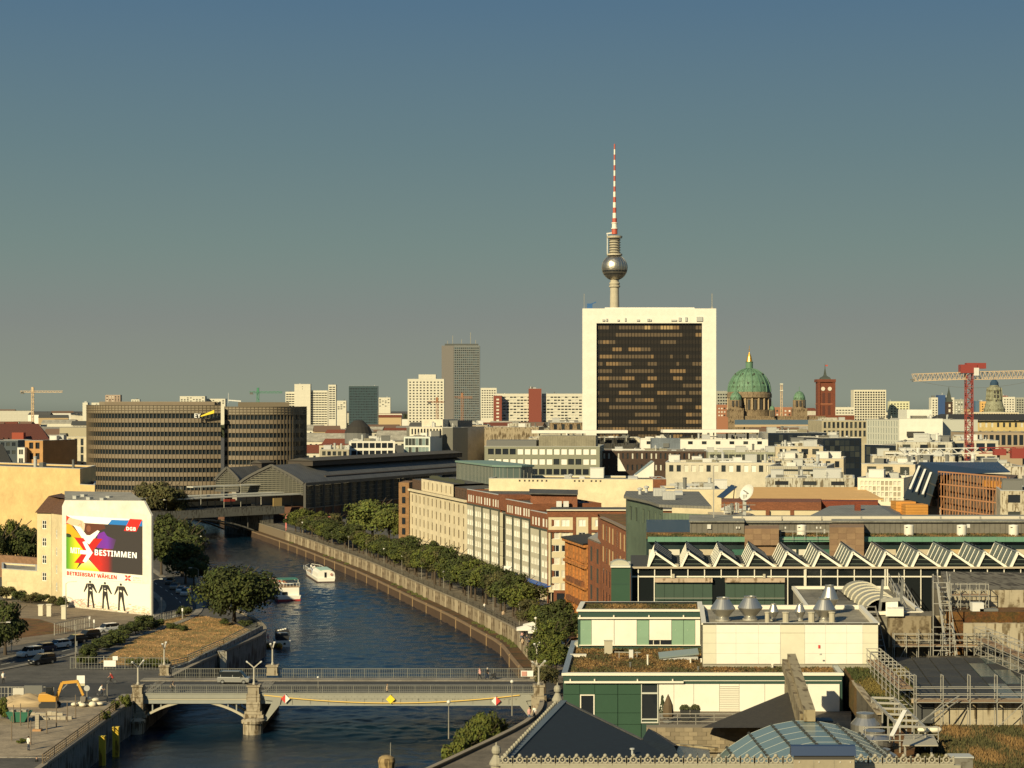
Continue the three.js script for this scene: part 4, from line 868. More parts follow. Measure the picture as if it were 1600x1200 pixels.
// railway station hall
const hallSteel=m$.hallSteel,hallRoof=m$.hallRoof,hallGlass=m$.hallGlass;
{
const R0=V(475,690),u=[.381,-.9245],v=[.9245,.381],st0=thing('railway_station','long dark glass and steel railway station hall with two arched gables','railway station',[R0[0],0,R0[1]]);
const Q=(s,t,y)=>[R0[0]+ u[0]*t - v[0]*s,y,R0[1]+ u[1]*t - v[1]*s]; // s to the left along the gable, t away along the hall
const LEN=165;
const hall=(s0,s1,ye,yp,nm)=>{
const w=s1 - s0,arch=[];for(let k=0;k<=14;k++){const a=k / 14,sx=s0 + w*a,e=1 - Math.abs(2*a - 1);arch.push([sx,ye +(yp - ye)*Math.pow(e,.82)]);}
const r=$g();for(let k=0;k<14;k++){const[a,ya]=arch[k],[c,yc]=arch[k + 1];r.quad(Q(a,0,ya),Q(c,0,yc),Q(c,LEN,yc),Q(a,LEN,ya));}r.mk('roof',hallRoof,st0);
const rim=$g();for(let k=0;k<14;k++){const[a,ya]=arch[k],[c,yc]=arch[k + 1];rim.bar(Q(a,-.3,ya),Q(c,-.3,yc),.8,.9);rim.bar(Q(a,-.2,ya - 1.1),Q(c,-.2,yc - 1.1),.3,.3);}rim.mk('gable_rim',hallSteel,st0);
// gable glazing: rows of lights divided by bars
const gl=$g(),bars=$g();for(let k=0;k<14;k++){const[a,ya]=arch[k],[c,yc]=arch[k + 1],m=Math.abs((a + c) / 2 -(s0 + s1) / 2) / (w / 2),lo=ye - 4 + Math.max(0,.78 - m)*-1;gl.quad(Q(a,0,lo),Q(c,0,lo),Q(c,0,yc),Q(a,0,ya));}
gl.mk('gable_glazing',hallGlass,st0);
for(let y=ye - 4;y<yp - .5;y +=.75){const e=Math.min(1,Math.max(0,(y - ye) / (yp - ye))),cut=w / 2*Math.pow(e,1.2);bars.bar(Q(s0 + cut + .3,-.1,y),Q(s1 - cut - .3,-.1,y),.13,.3);}
for(let s=s0 + 1.4;s<s1 - .5;s +=1.75){const a=(s - s0) / w,yy=ye +(yp - ye)*Math.pow(1 - Math.abs(2*a - 1),.82);bars.bar(Q(s,-.1,ye - 4),Q(s,-.1,yy),.16);}bars.mk('gable_bars',m$.hallBars,st0,true);
bars;$g().bar(Q(s0,-.2,ye - 4),Q(s1,-.2,ye - 4),.8,.8).mk('gable_beam',hallSteel,st0);
// raised lantern along the ridge
const sm=(s0 + s1) / 2,lw=w*.2;$g().hexa([Q(sm + lw,22,yp - .9),Q(sm - lw,22,yp - .9),Q(sm - lw,LEN,yp - .9),Q(sm + lw,LEN,yp - .9),Q(sm + lw,22,yp + 1.1),Q(sm - lw,22,yp + 1.1),Q(sm - lw,LEN,yp + 1.1),Q(sm + lw,LEN,yp + 1.1)]).mk('roof_lantern',m$.lanternWall,st0);
$g().hexa([Q(sm + lw + .6,21.5,yp + 1.1),Q(sm - lw - .6,21.5,yp + 1.1),Q(sm - lw - .6,LEN,yp + 1.1),Q(sm + lw + .6,LEN,yp + 1.1),Q(sm + .1,21.5,yp + 2.2),Q(sm - .1,21.5,yp + 2.2),Q(sm - .1,LEN,yp + 2.2),Q(sm + .1,LEN,yp + 2.2)]).mk('lantern_roof',m$.lanternRoof,st0);
$g().hexa([Q(s0 + w*.12,22,ye + 1.9),Q(s0 + w*.09,22,ye + 1.5),Q(s0 + w*.09,LEN,ye + 1.5),Q(s0 + w*.12,LEN,ye + 1.9),Q(s0 + w*.12,22,ye + 2.4),Q(s0 + w*.09,22,ye + 2.1),Q(s0 + w*.09,LEN,ye + 2.1),Q(s0 + w*.12,LEN,ye + 2.4)]).mk('roof_step',m$.lanternWall,st0);
};
hall(0,27.5,14.4,21.2);hall(27.9,38.5,15.2,20.1);
// glazed side wall in bays over the brick base
const bay=LEN / 22;for(let k=0;k<14;k++){
const t0=k*bay;$g().bar(Q(-.3,t0,0),Q(-.3,t0,14.4),.9,.9).mk('column',hallSteel,st0);
$g().quad(Q(0,t0 + .5,5.2),Q(0,t0 + bay - .5,5.2),Q(0,t0 + bay - .5,13.4),Q(0,t0 + .5,13.4)).mk('bay_glazing',hallGlass,st0);
const m=$g();for(let j=1;j<7;j++)m.bar(Q(-.12,t0 + bay*j / 7,5.2),Q(-.12,t0 + bay*j / 7,13.4),.16);for(let j=1;j<5;j++)m.bar(Q(-.12,t0,5.2 + 8.2*j / 5),Q(-.12,t0 + bay,5.2 + 8.2*j / 5),.14);m.mk('bay_bars',m$.hallBars2,st0,true);
const br=$g();facade(st0,br,[Q(-.1,t0,0)[0],Q(-.1,t0,0)[2]],[Q(-.1,t0 + bay,0)[0],Q(-.1,t0 + bay,0)[2]],0,5.1,{cols:3,rows:1,w:1.2,h:2.6,sill:1});br.mk('brick_base',m$.stationBrick,st0);
}
$g().bar(Q(-.4,0,14.1),Q(-.4,LEN,14.1),.9,1.2).mk('eaves_beam',hallSteel,st0);$g().bar(Q(-.4,0,5.1),Q(-.4,LEN,5.1),.6,.5).mk('string_course',hallSteel,st0);
$g().hexa([Q(38,1,0),Q(0,1,0),Q(0,LEN,0),Q(38,LEN,0),Q(38,1,5.4),Q(0,1,5.4),Q(0,LEN,5.4),Q(38,LEN,5.4)]).mk('viaduct',m$.stationBrick,st0);
$g().quad(Q(0,12,5.4),Q(38.5,12,5.4),Q(38.5,12,10.5),Q(0,12,10.5)).mk('platform_end',m$.platformGrey,st0);
// railway bridge over the river with platform canopies
const a=[gx(474,690),-690],c=[-150,-618],rb=thing('railway_bridge','dark steel railway bridge with platform canopies crossing the river beside the station','bridge',[a[0],0,a[1]]);
const e=[c[0]- a[0],c[1]- a[1]],el=Math.hypot(...e),eu=[e[0] / el,e[1] / el],ev=[-eu[1],eu[0]];const W=(t,s,y)=>[a[0]+ eu[0]*t + ev[0]*s,y,a[1]+ eu[1]*t + ev[1]*s],sg=W(0,1,0)[2]>a[1]?1:-1,B=(t,s,y)=>W(t,s*sg,y);
const slab=(t0,t1,s0,s1,y0,y1,nm,mt)=>$g().hexa([B(t0,s1,y0),B(t1,s1,y0),B(t1,s0,y0),B(t0,s0,y0),B(t0,s1,y1),B(t1,s1,y1),B(t1,s0,y1),B(t0,s0,y1)]).mk(nm,mt,rb);
slab(10,105,-24,1,3.8,6.2,'deck',m$.railDeck);slab(10,105,1,1.4,3.6,6.5,'girder',m$.railGirder);
slab(0,62,-3.5,-.3,10.3,10.7,'canopy',m$.canopyPale);slab(-4,105,-12,-7.5,10.6,11.1,'canopy',m$.canopyPale);slab(2,38,-21,-17,13.5,13.9,'canopy',m$.canopyPale);
for(let k=0;k<9;k++){const q=B(4 + k*7,-2,6.2),q2=B(4 + k*11,-9.5,6.2);$g().box(q[0],6.2,q[2],.25,4.2,.25).mk('canopy_post',hallSteel,rb);$g().box(q2[0],6.2,q2[2],.3,4.5,.3).mk('canopy_post',hallSteel,rb);}
slab(14,100,-14,-13.7,6.2,8.4,'windscreen',m$.screenDark);slab(28,33,-5,-4.6,8.6,9.5,'destination_board',m$.boardRed);slab(10,14,-.5,-.2,6.3,9.4,'kiosk',m$.kioskTan);
for(const[p,z]of[[0,.2],[1,-9],[2,-20]]){const rib=$g();let q=null;for(let i=0;i<=20;i++){const t=i / 20,w=B(22 + 56*t,z,-2.6 + 5.6*(1 -(2*t - 1)**2));if(q)rib.bar(q,w,.6,.5);q=w;}rib.mk('arch_rib',m$.railGirder,rb);}
for(let k=0;k<7;k++){const t=(k + .5) / 7,w=B(22 + 56*t,.2,0),y=-2.6 + 5.6*(1 -(2*t - 1)**2);if(y<3)$g().bar([w[0],y,w[2]],[w[0],3.8,w[2]],.3).mk('spandrel_post',hallSteel,rb);}
for(const t of[17,82])slab(t - 2.5,t + 2.5,-23,.6,-6,3.8,'abutment',m$.pierDark);
for(const[px,d]of[[255,655],[285,660],[316,668],[352,676],[378,683]]){const q=[gx(px,d),-d];$g().box(q[0],6.2,q[1]+ 3,.22,8.5,.22).mk('catenary_mast',m$.mast,rb);}
}
// long riverside office terrace
const P0=[8.7,-402],P1=[-30.6,-548],PL=(t)=>[P0[0]+(P1[0]- P0[0])*t,P0[1]+(P1[1]- P0[1])*t];
{
const creamS=m$.creamStone,panelW=m$.panelWall,brick=m$.brickRed,dgreen=m$.pilasterGreen;
const A=PL(1),B=PL(.52),nrm=[-(P1[1]- P0[1]),P1[0]- P0[0]];const nl=Math.hypot(...nrm),out=[-nrm[0] / nl,-nrm[1] / nl],off=(p,r)=>[p[0]+ out[0]*r,p[1]+ out[1]*r];
{ // old cream house with the arcaded attic
const b=thing('riverside_house','long cream stone office house with arched attic windows along the river promenade','building',[A[0],0,A[1]]),g=$g(),len=Math.hypot(A[0]- B[0],A[1]- B[1]);
facade(b,g,A,B,0,18.4,{cols:13,rows:5,fh:3.35,sill:1.6,w:1.5,h:2.2,rec:.13,margin:1.2,parts:true,set:[m$.paneBrown,m$.paneBrown2]});
const bA=off(A,-22),bB=off(B,-22);facade(b,g,bA,A,0,18.4,{cols:4,rows:5,fh:3.35,sill:1.6,w:1.2,h:2.1});facade(b,g,B,bB,0,18.4);facade(b,g,bB,bA,0,18.4);g.mk('wall',creamS,b);
const led=(y,h,r)=>{const q=$g(),a0=off(A,r),b0=off(B,r),a1=off(A,-.1),b1=off(B,-.1);q.hexa([[a0[0],y,a0[1]],[b0[0],y,b0[1]],[b1[0],y,b1[1]],[a1[0],y,a1[1]],[a0[0],y + h,a0[1]],[b0[0],y + h,b0[1]],[b1[0],y + h,b1[1]],[a1[0],y + h,a1[1]]]);return q;};
led(4.7,.35,.45).mk('string_course',creamS,b);led(18.2,.6,.7).mk('cornice',creamS,b);
const mix=(t,r=0)=>off([A[0]+(B[0]- A[0])*t,A[1]+(B[1]- A[1])*t],r);
const at=$g();facade(b,at,mix(.2,-.5),mix(.76,-.5),18.8,22.2,{cols:7,rows:1,w:1.3,h:2.1,sill:.6,rec:.14,parts:true,set:[m$.paneBrown]});at.mk('attic_wall',creamS,b);
for(const[t0,t1,c]of[[.0,.2,4],[.76,1,5]]){const tile=$g();facade(b,tile,mix(t0,-.9),mix(t1,-.9),18.8,21.6,{cols:c,rows:1,w:1.0,h:1.7,sill:.5,rec:.3,parts:true,set:[blind[2],glass[1]]});tile.mk('mansard',m$.mansardBrown,b);}
const rf=$g();rf.quad([...[mix(0,-.9)[0],21.6,mix(0,-.9)[1]]],[mix(1,-.9)[0],21.6,mix(1,-.9)[1]],[mix(1,-21)[0],22.4,mix(1,-21)[1]],[mix(0,-21)[0],22.4,mix(0,-21)[1]]);rf.quad([mix(.2,-.5)[0],22.2,mix(.2,-.5)[1]],[mix(.76,-.5)[0],22.2,mix(.76,-.5)[1]],[mix(.76,-12)[0],22.5,mix(.76,-12)[1]],[mix(.2,-12)[0],22.5,mix(.2,-12)[1]]);rf.mk('roof',m$.roofTar,b);
const fur=$g();for(let k=0;k<18;k++){const q=mix(.2 + k*.032,-3.4);fur.box(q[0],22.3,q[1],.9,rr(.5,1.1),.9);}fur.mk('roof_planters',m$.planterDark,b,true);
// glazed rooftop storey with rounded end
const ph=[mix(.32,-9),mix(.9,-9),mix(.97,-11),mix(.98,-15),mix(.94,-19),mix(.32,-19)];const pg=$g();strip(pg,[...ph,ph[0]],22.3,27.2);pg.mk('glass_storey',m$.teaGlass,b);$g().prism(inset(ph,-.4),27.2,27.7,true,true).mk('storey_roof',m$.copperPale,b);const pm=$g();for(const q of along([...ph,ph[0]],1.6))pm.box(q[0],22.3,q[1],.12,4.9,.12);pm.mk('storey_mullions',m$.mast,b,true);
// end wall in ochre brick, gable side towards the trees
$g().hexa([[A[0]- 3.2,0,A[1]+ .2],[A[0]- .1,0,A[1]+ 1],[A[0]+ 2,0,A[1]- 12],[A[0]- 2,0,A[1]- 14],[A[0]- 3.2,20.6,A[1]+ .2],[A[0]- .1,20.6,A[1]+ 1],[A[0]+ 2,20.6,A[1]- 12],[A[0]- 2,20.6,A[1]- 14]]).mk('end_bay',m$.ochreBrick,b);
for(let k=0;k<6;k++)$g().box(A[0]- 1.7,2 + k*3.1,A[1]+ .68,1.0,1.9,.16,-.25).mk('window',glass[0],b);
}
{ // panel offices with brick attic
const b=thing('riverside_offices','grey panelled office building with brick attic and dark green pilasters beside the river road','building',[P0[0],0,P0[1]]),S=B,E=P0,L=Math.hypot(E[0]- S[0],E[1]- S[1]);
const mix=(t,r=0)=>off([S[0]+(E[0]- S[0])*t,S[1]+(E[1]- S[1])*t],r),g=$g();
// [start, end, bays, roof]
const segs=[[.0,.43,4,21.6],[.5,.78,3,20.9],[.78,1,2,19.4]];
for(const[t0,t1,bays,top]of segs){
const atl=top - 3.6,br=$g();
for(let k=0;k<bays;k++){
const a=mix(t0 +(t1 - t0)*k / bays),c=mix(t0 +(t1 - t0)*(k + 1) / bays);
facade(b,g,a,c,4.2,atl,{cols:3,rows:5,fh:2.55,sill:.7,w:1.7,h:1.45,rec:.08,margin:.5,parts:true,frame:[2,1,.1],set:[blind[0],blind[1],blind[1],blind[0]]});
facade(b,br,a,c,atl,top,{cols:3,rows:1,w:1.8,h:1.9,sill:.55,rec:.2,margin:.6,parts:true,set:[blind[0],blind[1]]});
$g().hexa([...[off(c,.28),off(c,-.1)].flatMap(q=>[[q[0],4,q[1]]]),...[off(mix(t0 +(t1 - t0)*(k + 1) / bays - .008),-.1),off(mix(t0 +(t1 - t0)*(k + 1) / bays - .008),.28)].map(q=>[q[0],4,q[1]]),...[off(c,.28),off(c,-.1)].map(q=>[q[0],top -(t0<.78?3.4:3.4),q[1]]),...[off(mix(t0 +(t1 - t0)*(k + 1) / bays - .008),-.1),off(mix(t0 +(t1 - t0)*(k + 1) / bays - .008),.28)].map(q=>[q[0],top - 3.4,q[1]])]).mk('pilaster',dgreen,b);
$g().hexa([[a[0],atl - .2,a[1]],[c[0],atl - .2,c[1]],[off(c,.22)[0],atl - .2,off(c,.22)[1]],[off(a,.22)[0],atl - .2,off(a,.22)[1]],[a[0],atl + .15,a[1]],[c[0],atl + .15,c[1]],[off(c,.22)[0],atl + .15,off(c,.22)[1]],[off(a,.22)[0],atl + .15,off(a,.22)[1]]]).mk('attic_ledge',dgreen,b);
const sh=$g();facade(b,sh,a,c,0,4.2,{cols:4,rows:1,w:1.6,h:2.9,sill:.3,rec:.5,parts:true,set:[glass[0],blind[1],glass[2]]});sh.mk('shopfront',m$.shopPier,b);
}
br.mk('attic_wall',brick,b);
const q0=mix(t0),q1=mix(t1),r0=mix(t0,-17),r1=mix(t1,-17);$g().quad([q0[0],top - .3,q0[1]],[q1[0],top - .3,q1[1]],[r1[0],top - .3,r1[1]],[r0[0],top - .3,r0[1]]).mk('roof',m$.roofTar,b);
$g().quad([q1[0],4,q1[1]],[r1[0],4,r1[1]],[r1[0],top,r1[1]],[q1[0],top,q1[1]]).quad([q0[0],4,q0[1]],[r0[0],4,r0[1]],[r0[0],top,r0[1]],[q0[0],top,q0[1]]).quad([r0[0],0,r0[1]],[r1[0],0,r1[1]],[r1[0],top,r1[1]],[r0[0],top,r0[1]]).mk('end_wall',brick,b);
$g().hexa([[q0[0],top,q0[1]],[q1[0],top,q1[1]],[mix(t1,-.5)[0],top,mix(t1,-.5)[1]],[mix(t0,-.5)[0],top,mix(t0,-.5)[1]],[q0[0],top + .15,q0[1]],[q1[0],top + .15,q1[1]],[mix(t1,-.5)[0],top + .15,mix(t1,-.5)[1]],[mix(t0,-.5)[0],top + .15,mix(t0,-.5)[1]]]).mk('coping',m$.zinc,b);
}
g.mk('wall',panelW,b);
// stair slot with pale strip between the two long parts
const s0=mix(.43,-.5),s1=mix(.5,-.5);const sl=$g();sl.quad([s0[0],0,s0[1]],[s1[0],0,s1[1]],[s1[0],21.8,s1[1]],[s0[0],21.8,s0[1]]);sl.mk('stair_slot',m$.slotDark,b);
const t0=mix(.432,.05),t1=mix(.47,.05);for(let k=0;k<5;k++)$g().quad([t0[0],k*3.5 + .1,t0[1]],[t1[0],k*3.5 + .1,t1[1]],[t1[0],k*3.5 + 3.5,t1[1]],[t0[0],k*3.5 + 3.5,t0[1]]).mk('stair_panel',m$.stairPanel,b);
$g().prism([mix(.415,.06),mix(.5,.06),mix(.5,-6),mix(.415,-6)],18.1,21.9).mk('stair_head',brick,b);
// street front turned to the camera: pale panels framed by brick
const fr=$g(),frw=$g(),y1=20.9,FX=px=>V(px,402),cols=[[856.5,895,2,1],[900,919,1,2],[924,964,2,1],[968,1006,2,1],[1010,1050,2,1]];
for(const[a,c,n,k]of cols){facade(b,frw,FX(a),FX(c),2.4,18.5 +(k===2?.4:.4),{cols:n,rows:6,fh:2.78,sill:.55,w:1.75,h:1.5,rec:.18,margin:.5,parts:true,choose:(i,j)=>j===5?blind[0]:k===2&&j>=4?glass[0]:(j===3||(j===1&&i===0))?glass[0]:pick([blind[1],blind[2],blind[1]]),frame:[2,1,.1]});}
frw.mk('front_panels',m$.frontPanel,b);
for(const[a,c]of[[862 - 7,856.5],[895,900],[919,924],[964,968],[1006,1010]])$g().prism([V(a,401.9),V(c,401.9),V(c,402.6),V(a,402.6)],0,18.9).mk('brick_pier',brick,b);
$g().prism([V(855,401.9),V(1050,401.9),V(1050,402.6),V(855,402.6)],18.9,y1 - .6).mk('brick_band',brick,b);
for(const[a,c]of[[856.5,895],[924,964],[968,1006]])$g().prism([V(a,401.8),V(c,401.8),V(c,402.1),V(a,402.1)],15.55,16.1).mk('brick_band',brick,b);
$g().prism([V(854,401.5),V(1050,401.5),V(1050,402.7),V(854,402.7)],y1 - .6,y1 - .35).mk('coping',m$.copingPale,b);
$g().prism([V(855,402.6),V(1050,402.6),V(1050,420),V(862,420)],0,y1 - .8).mk('roof',m$.roofTar,b);
// brick upper storey set back, ventilation boxes on its wall
$g().prism([V(829,425),V(902,420),V(902,440),V(829,445)],15,22.9).mk('upper_storey',brick,b);$g().prism([V(827,424),V(903,419),V(903,441),V(827,446)],22.9,23.15).mk('upper_roof',m$.roofTar,b);
for(const px of[873.5,884.5])$g().box(gx(px,419),20.2,-419.4,1.2,1.3,.8).mk('ventilation_box',m$.unitWhite,b);
$g().box(gx(876,401),0,-401.4,3,2.9,.4).mk('corner_shop',m$.brickRed,b);$g().box(gx(877,400.9),.6,-401.1,2,1.7,.2).mk('shop_window',glass[0],b);
const aw=$g();aw.hexa([[mix(.52,.2)[0],3.7,mix(.52,.2)[1]],[mix(1,.2)[0],3.7,mix(1,.2)[1]],[mix(1,1.6)[0],3.5,mix(1,1.6)[1]],[mix(.52,1.6)[0],3.5,mix(.52,1.6)[1]],[mix(.52,.2)[0],3.95,mix(.52,.2)[1]],[mix(1,.2)[0],3.95,mix(1,.2)[1]],[mix(1,1.6)[0],3.7,mix(1,1.6)[1]],[mix(.52,1.6)[0],3.7,mix(.52,1.6)[1]]]);aw.mk('blue_canopy',m$.canopyBlue,b);
}
}
// brick houses below
{
const orange=m$.orangeStone,rb=m$.rustBrick;
const a=V(885,386),c=V(918,366),b=thing('ornate_house','ornate old orange sandstone house with balconies at the promenade corner','house',[a[0],0,a[1]]),g=$g();
const yt=gy(846,376),h=yt - .4;facade(b,g,a,c,0,h,{cols:3,rows:4,fh:3.95,sill:1.2,w:1.2,h:2.3,rec:.4,margin:.5,parts:true,frame:[2,2,.14],frameMat:m$.frameRust});
facade(b,g,V(925,392),a,0,h);facade(b,g,c,V(950,372),0,h);g.mk('wall',orange,b);
const L=[c[0]- a[0],c[1]- a[1]],ll=Math.hypot(...L),n=[-L[1] / ll,L[0] / ll],o=(p,r)=>[p[0]+ n[0]*r,p[1]+ n[1]*r],lerp=(t,r=0)=>o([a[0]+ L[0]*t,a[1]+ L[1]*t],r);
for(const[y,hh,r]of[[h - .1,.5,.9],[h - 3.4,.25,.35],[h - 4.4,.5,.7],[h - 8.6,.45,.7],[h - 12.4,.35,.4]])$g().prism([lerp(-.02,r),lerp(1.02,r),lerp(1.02,-.1),lerp(-.02,-.1)],y,y + hh,true,true).mk('cornice',orange,b);
for(const t of[.3,.7])for(const y of[h - 8.2,h - 12.1])$g().prism([lerp(t - .17,.7),lerp(t + .17,.7),lerp(t + .17,0),lerp(t - .17,0)],y,y + 1).mk('balcony',m$.rustDark,b);
for(const t of[.02,.34,.5,.66,.98])$g().prism([lerp(t - .04,.25),lerp(t + .04,.25),lerp(t + .04,0),lerp(t - .04,0)],.2,h - .2).mk('pilaster',orange,b);
$g().prism([lerp(-.04,1),lerp(1.02,1),V(946,372),V(920,396)],h + .4,h + .7).mk('roof',m$.roofSlateDark,b);
// rust brick office with window grid, curving away
const pts=[V(918.5,366),V(939,352),V(939.5,351.5),V(960,334),V(985,312),V(1010,293)],w=thing('brick_office','rust-red brick office with a regular grid of dark windows beside the ornate house','office block',[pts[0][0],0,pts[0][1]]),q=$g();
const hA=gy(838,366)- .3,hB=gy(809,350);
facade(w,q,pts[0],pts[1],0,hA,{cols:2,rows:5,fh:3.75,sill:1.3,w:2.3,h:2.9,rec:.16,margin:.4,parts:true,frame:[2,1,.12],frameMat:m$.frameDark});
for(let i=2;i<pts.length - 1;i++)facade(w,q,pts[i],pts[i + 1],0,hB,{cols:4,rows:5,fh:4.15,sill:1.1,w:2.2,h:3.0,rec:.14,margin:.3,parts:true,choose:(c2,r2)=>r2>=3&&(i + c2)% 3?m$.blindGold:glass[0]});
facade(w,q,[pts[2][0],pts[2][1]- 14],pts[2],0,hB);q.mk('wall',rb,w);
$g().prism([pts[0],pts[1],[pts[1][0],pts[1][1]- 14],[pts[0][0]+ 3,pts[0][1]- 18]],hA - .3,hA).mk('roof',m$.zincDull,w);
$g().prism([...pts.slice(2),[pts[5][0]+ 16,pts[5][1]- 4],[pts[2][0]+ 22,pts[2][1]- 12],[pts[2][0],pts[2][1]- 14]],hB - .5,hB - .1).mk('roof',m$.sedumRoof,w);
const cp=$g(),oo=offsetLine(pts.slice(2),.35);ribbon(cp,oo,offsetLine(pts.slice(2),-.5),hB + .12);strip(cp,oo,hB - .12,hB + .12);cp.mk('coping',m$.copingRust,w);
// green-grey curved roof storey behind
const gpts=[V(980,300),V(1000,292),V(1020,283),V(1036,273)],k=thing('curved_roof_house','grey-green sheet metal roof building with a curved front above the brick office','building',[gpts[0][0],20,gpts[0][1]]),gg=$g();const yg=28.4;
for(let i=0;i<3;i++)facade(k,gg,gpts[i],gpts[i + 1],16,yg,{cols:2,rows:1,w:1.3,h:2.2,sill:8.6,rec:.2,parts:true});
facade(k,gg,gpts[3],V(1112,268),16,yg - 1.2);facade(k,gg,V(978,318),gpts[0],16,yg);gg.mk('wall',m$.greenSheet,k);
$g().prism([...offsetLine(gpts,.6),V(1112,268),V(1092,316),V(978,318)],yg - .4,yg).mk('roof',m$.roofGreyGreen,k);
for(const[px,d]of[[1000,305],[1030,300],[1060,304],[1010,312],[1045,288]])child(k,unitGeos[Math.floor(rnd()*4)],'roof_ventilator',m$.zinc,gx(px,d),yg,-d,0,.8);
}
// black and white office tower
{
const d=900,X=px=>gx(px,d),y1=gy(482,d),white=m$.towerWhite,b=thing('office_tower','white framed office tower with a dark bronze glass front','office tower',[X(910),0,-d]);
$g().prism([V(910,d),V(932,d),V(932,d + 24),V(910,d + 24)],0,y1).mk('frame_column',white,b);$g().prism([V(1097,d),V(1119,d),V(1119,d + 24),V(1097,d + 24)],0,y1).mk('frame_column',white,b);
$g().prism([V(932,d),V(1097,d),V(1097,d + 24),V(932,d + 24)],gy(505,d),y1,true,true).mk('frame_lintel',white,b);
const zg=-d - 1.6,spd=m$.towerSpandrel;$g().prism([[X(932),zg],[X(1097),zg],[X(1097),zg - 18],[X(932),zg - 18]],0,gy(505,d)).mk('curtain_wall',spd,b);
const bank={a:[$g(),m$.towerGlass],b:[$g(),m$.towerBlindA],c:[$g(),m$.towerBlindB],e:[$g(),m$.towerBlindC]};
const n=33,cw=(X(1097)- X(932)) / n;for(let j=0;j<20;j++){const y=gy(505,d)- 1.2 - j*3.56;let run=0,k='a';for(let i=0;i<n;i++){if(run--<=0){const r=rnd();k=r<.5?'a':r<.85?'c':r<.975?'b':'e';run=Math.floor(k==='a'?rr(0,5):rr(0,4.4));}const x=X(932)+ cw*i;bank[k][0].quad([x + .14,y - 1.75,zg + .06],[x + cw - .14,y - 1.75,zg + .06],[x + cw - .14,y,zg + .06],[x + .14,y,zg + .06]);}}
for(const k in bank)bank[k][0].mk('windows',bank[k][1],b,true);
const mul=$g();for(let i=0;i<=n;i++)mul.box(X(932)+ cw*i,0,zg + .1,.1,gy(505,d),.12);mul.mk('mullions',spd,b,true);
for(const[px,w]of[[943,1.2],[948,.8],[966,1],[977,.6],[997,1.4],[1013,1.2],[1053,2.6],[1062,1.2],[1072,1],[1093,3],[1016,1]]){$g().box(X(px),gy(502,d),-d + .3,w,rr(.8,2.6),.5).mk('wall_aerial',m$.unitGrey,b);}
$g().box(X(913),y1,-d - 3,.25,7.5,.25).mk('mast',m$.mast,b);$g().box(X(1113.5),y1,-d - 3,.35,7.5,.35).box(X(1113.5),y1,-d - 3,.9,1,.9).mk('mast',m$.mast,b);
const gd=$g();gd.box(X(922),y1,-d - 4,2.6,2.6,2).bar([X(923),y1 + 2.2,-d - 4],[X(932),y1 + 3.4,-d - 4],.5);gd.mk('roof_gondola',m$.gondolaBlue,b);
$g().prism([V(945,d + 6),V(1085,d + 6),V(1085,d + 18),V(945,d + 18)],y1 - .2,y1 + .8).mk('plant_room',white,b);
}
// blocks between the river and the tower
const beige=m$.beigeWall,pale=m$.paleWall,greyG=m$.greyGreenWall,brownW=m$.brownWall,darkGlassW=m$.navyGlass,whiteP=m$.whitePanel,tarR=m$.roofTar,greyR=m$.roofGrey,paleR=m$.roofPale;
function mid(label,pl,pr,dl,dr,depth,top,wall,win,o={}){
const r=block({name:o.name??'city_block',cat:o.cat,label,foot:rect(pl,pr,dl,dr,depth),y0:0,y1:gy(top,dl)-(o.ph??.7)- .1,ph:o.ph??.7,wall,roof:o.roof??greyR,coping:o.coping,fac:{0:win,1:o.side??{},3:o.side??{}},clutter:Math.round((o.clutter??6)*1.7),group:o.group});
const f=rect(pl,pr,dl,dr,depth),y=gy(top,dl)- .7,at=(a,b)=>[f[0][0]+(f[1][0]- f[0][0])*a +(f[3][0]- f[0][0])*b,f[0][1]+(f[1][1]- f[0][1])*a +(f[3][1]- f[0][1])*b];
if(o.clutter !==0&&pr - pl>40)for(let k=0;k<3;k++){const a=rr(.05,.5),c=a + rr(.15,.45),b=rr(.12,.8),p=at(a,b),q=at(c,b),h=rr(.3,1.6);if(k<2)$g().bar([p[0],y + h,p[1]],[q[0],y + h,q[1]],rr(.3,.7),rr(.3,.6)).mk('roof_duct',pick([mats.unitWhite,mats.unitGrey,mats.unitDark,mats.zinc]),r);else{const e=at(c,b + .15),g=at(a,b + .15);$g().prism([p,q,e,g],y - .2,y + rr(1,2.4)).mk('plant_screen',pick([mats.plantScreen,mats.penthouseGrey,mats.louvre,mats.chalk3]),r);}}
return r;
}
const W=(rows,pitch,w,h,o={})=>({rows,pitch,w,h,fh:3.4,sill:3,rec:.25,...o});
const topW=(top,d,rows,fh,o)=>{const y=gy(top,d);return{rows,fh,sill:y - .75 - rows*fh + Math.max(0,fh - o.h - .15),...o};}; // rows counted down from the roof
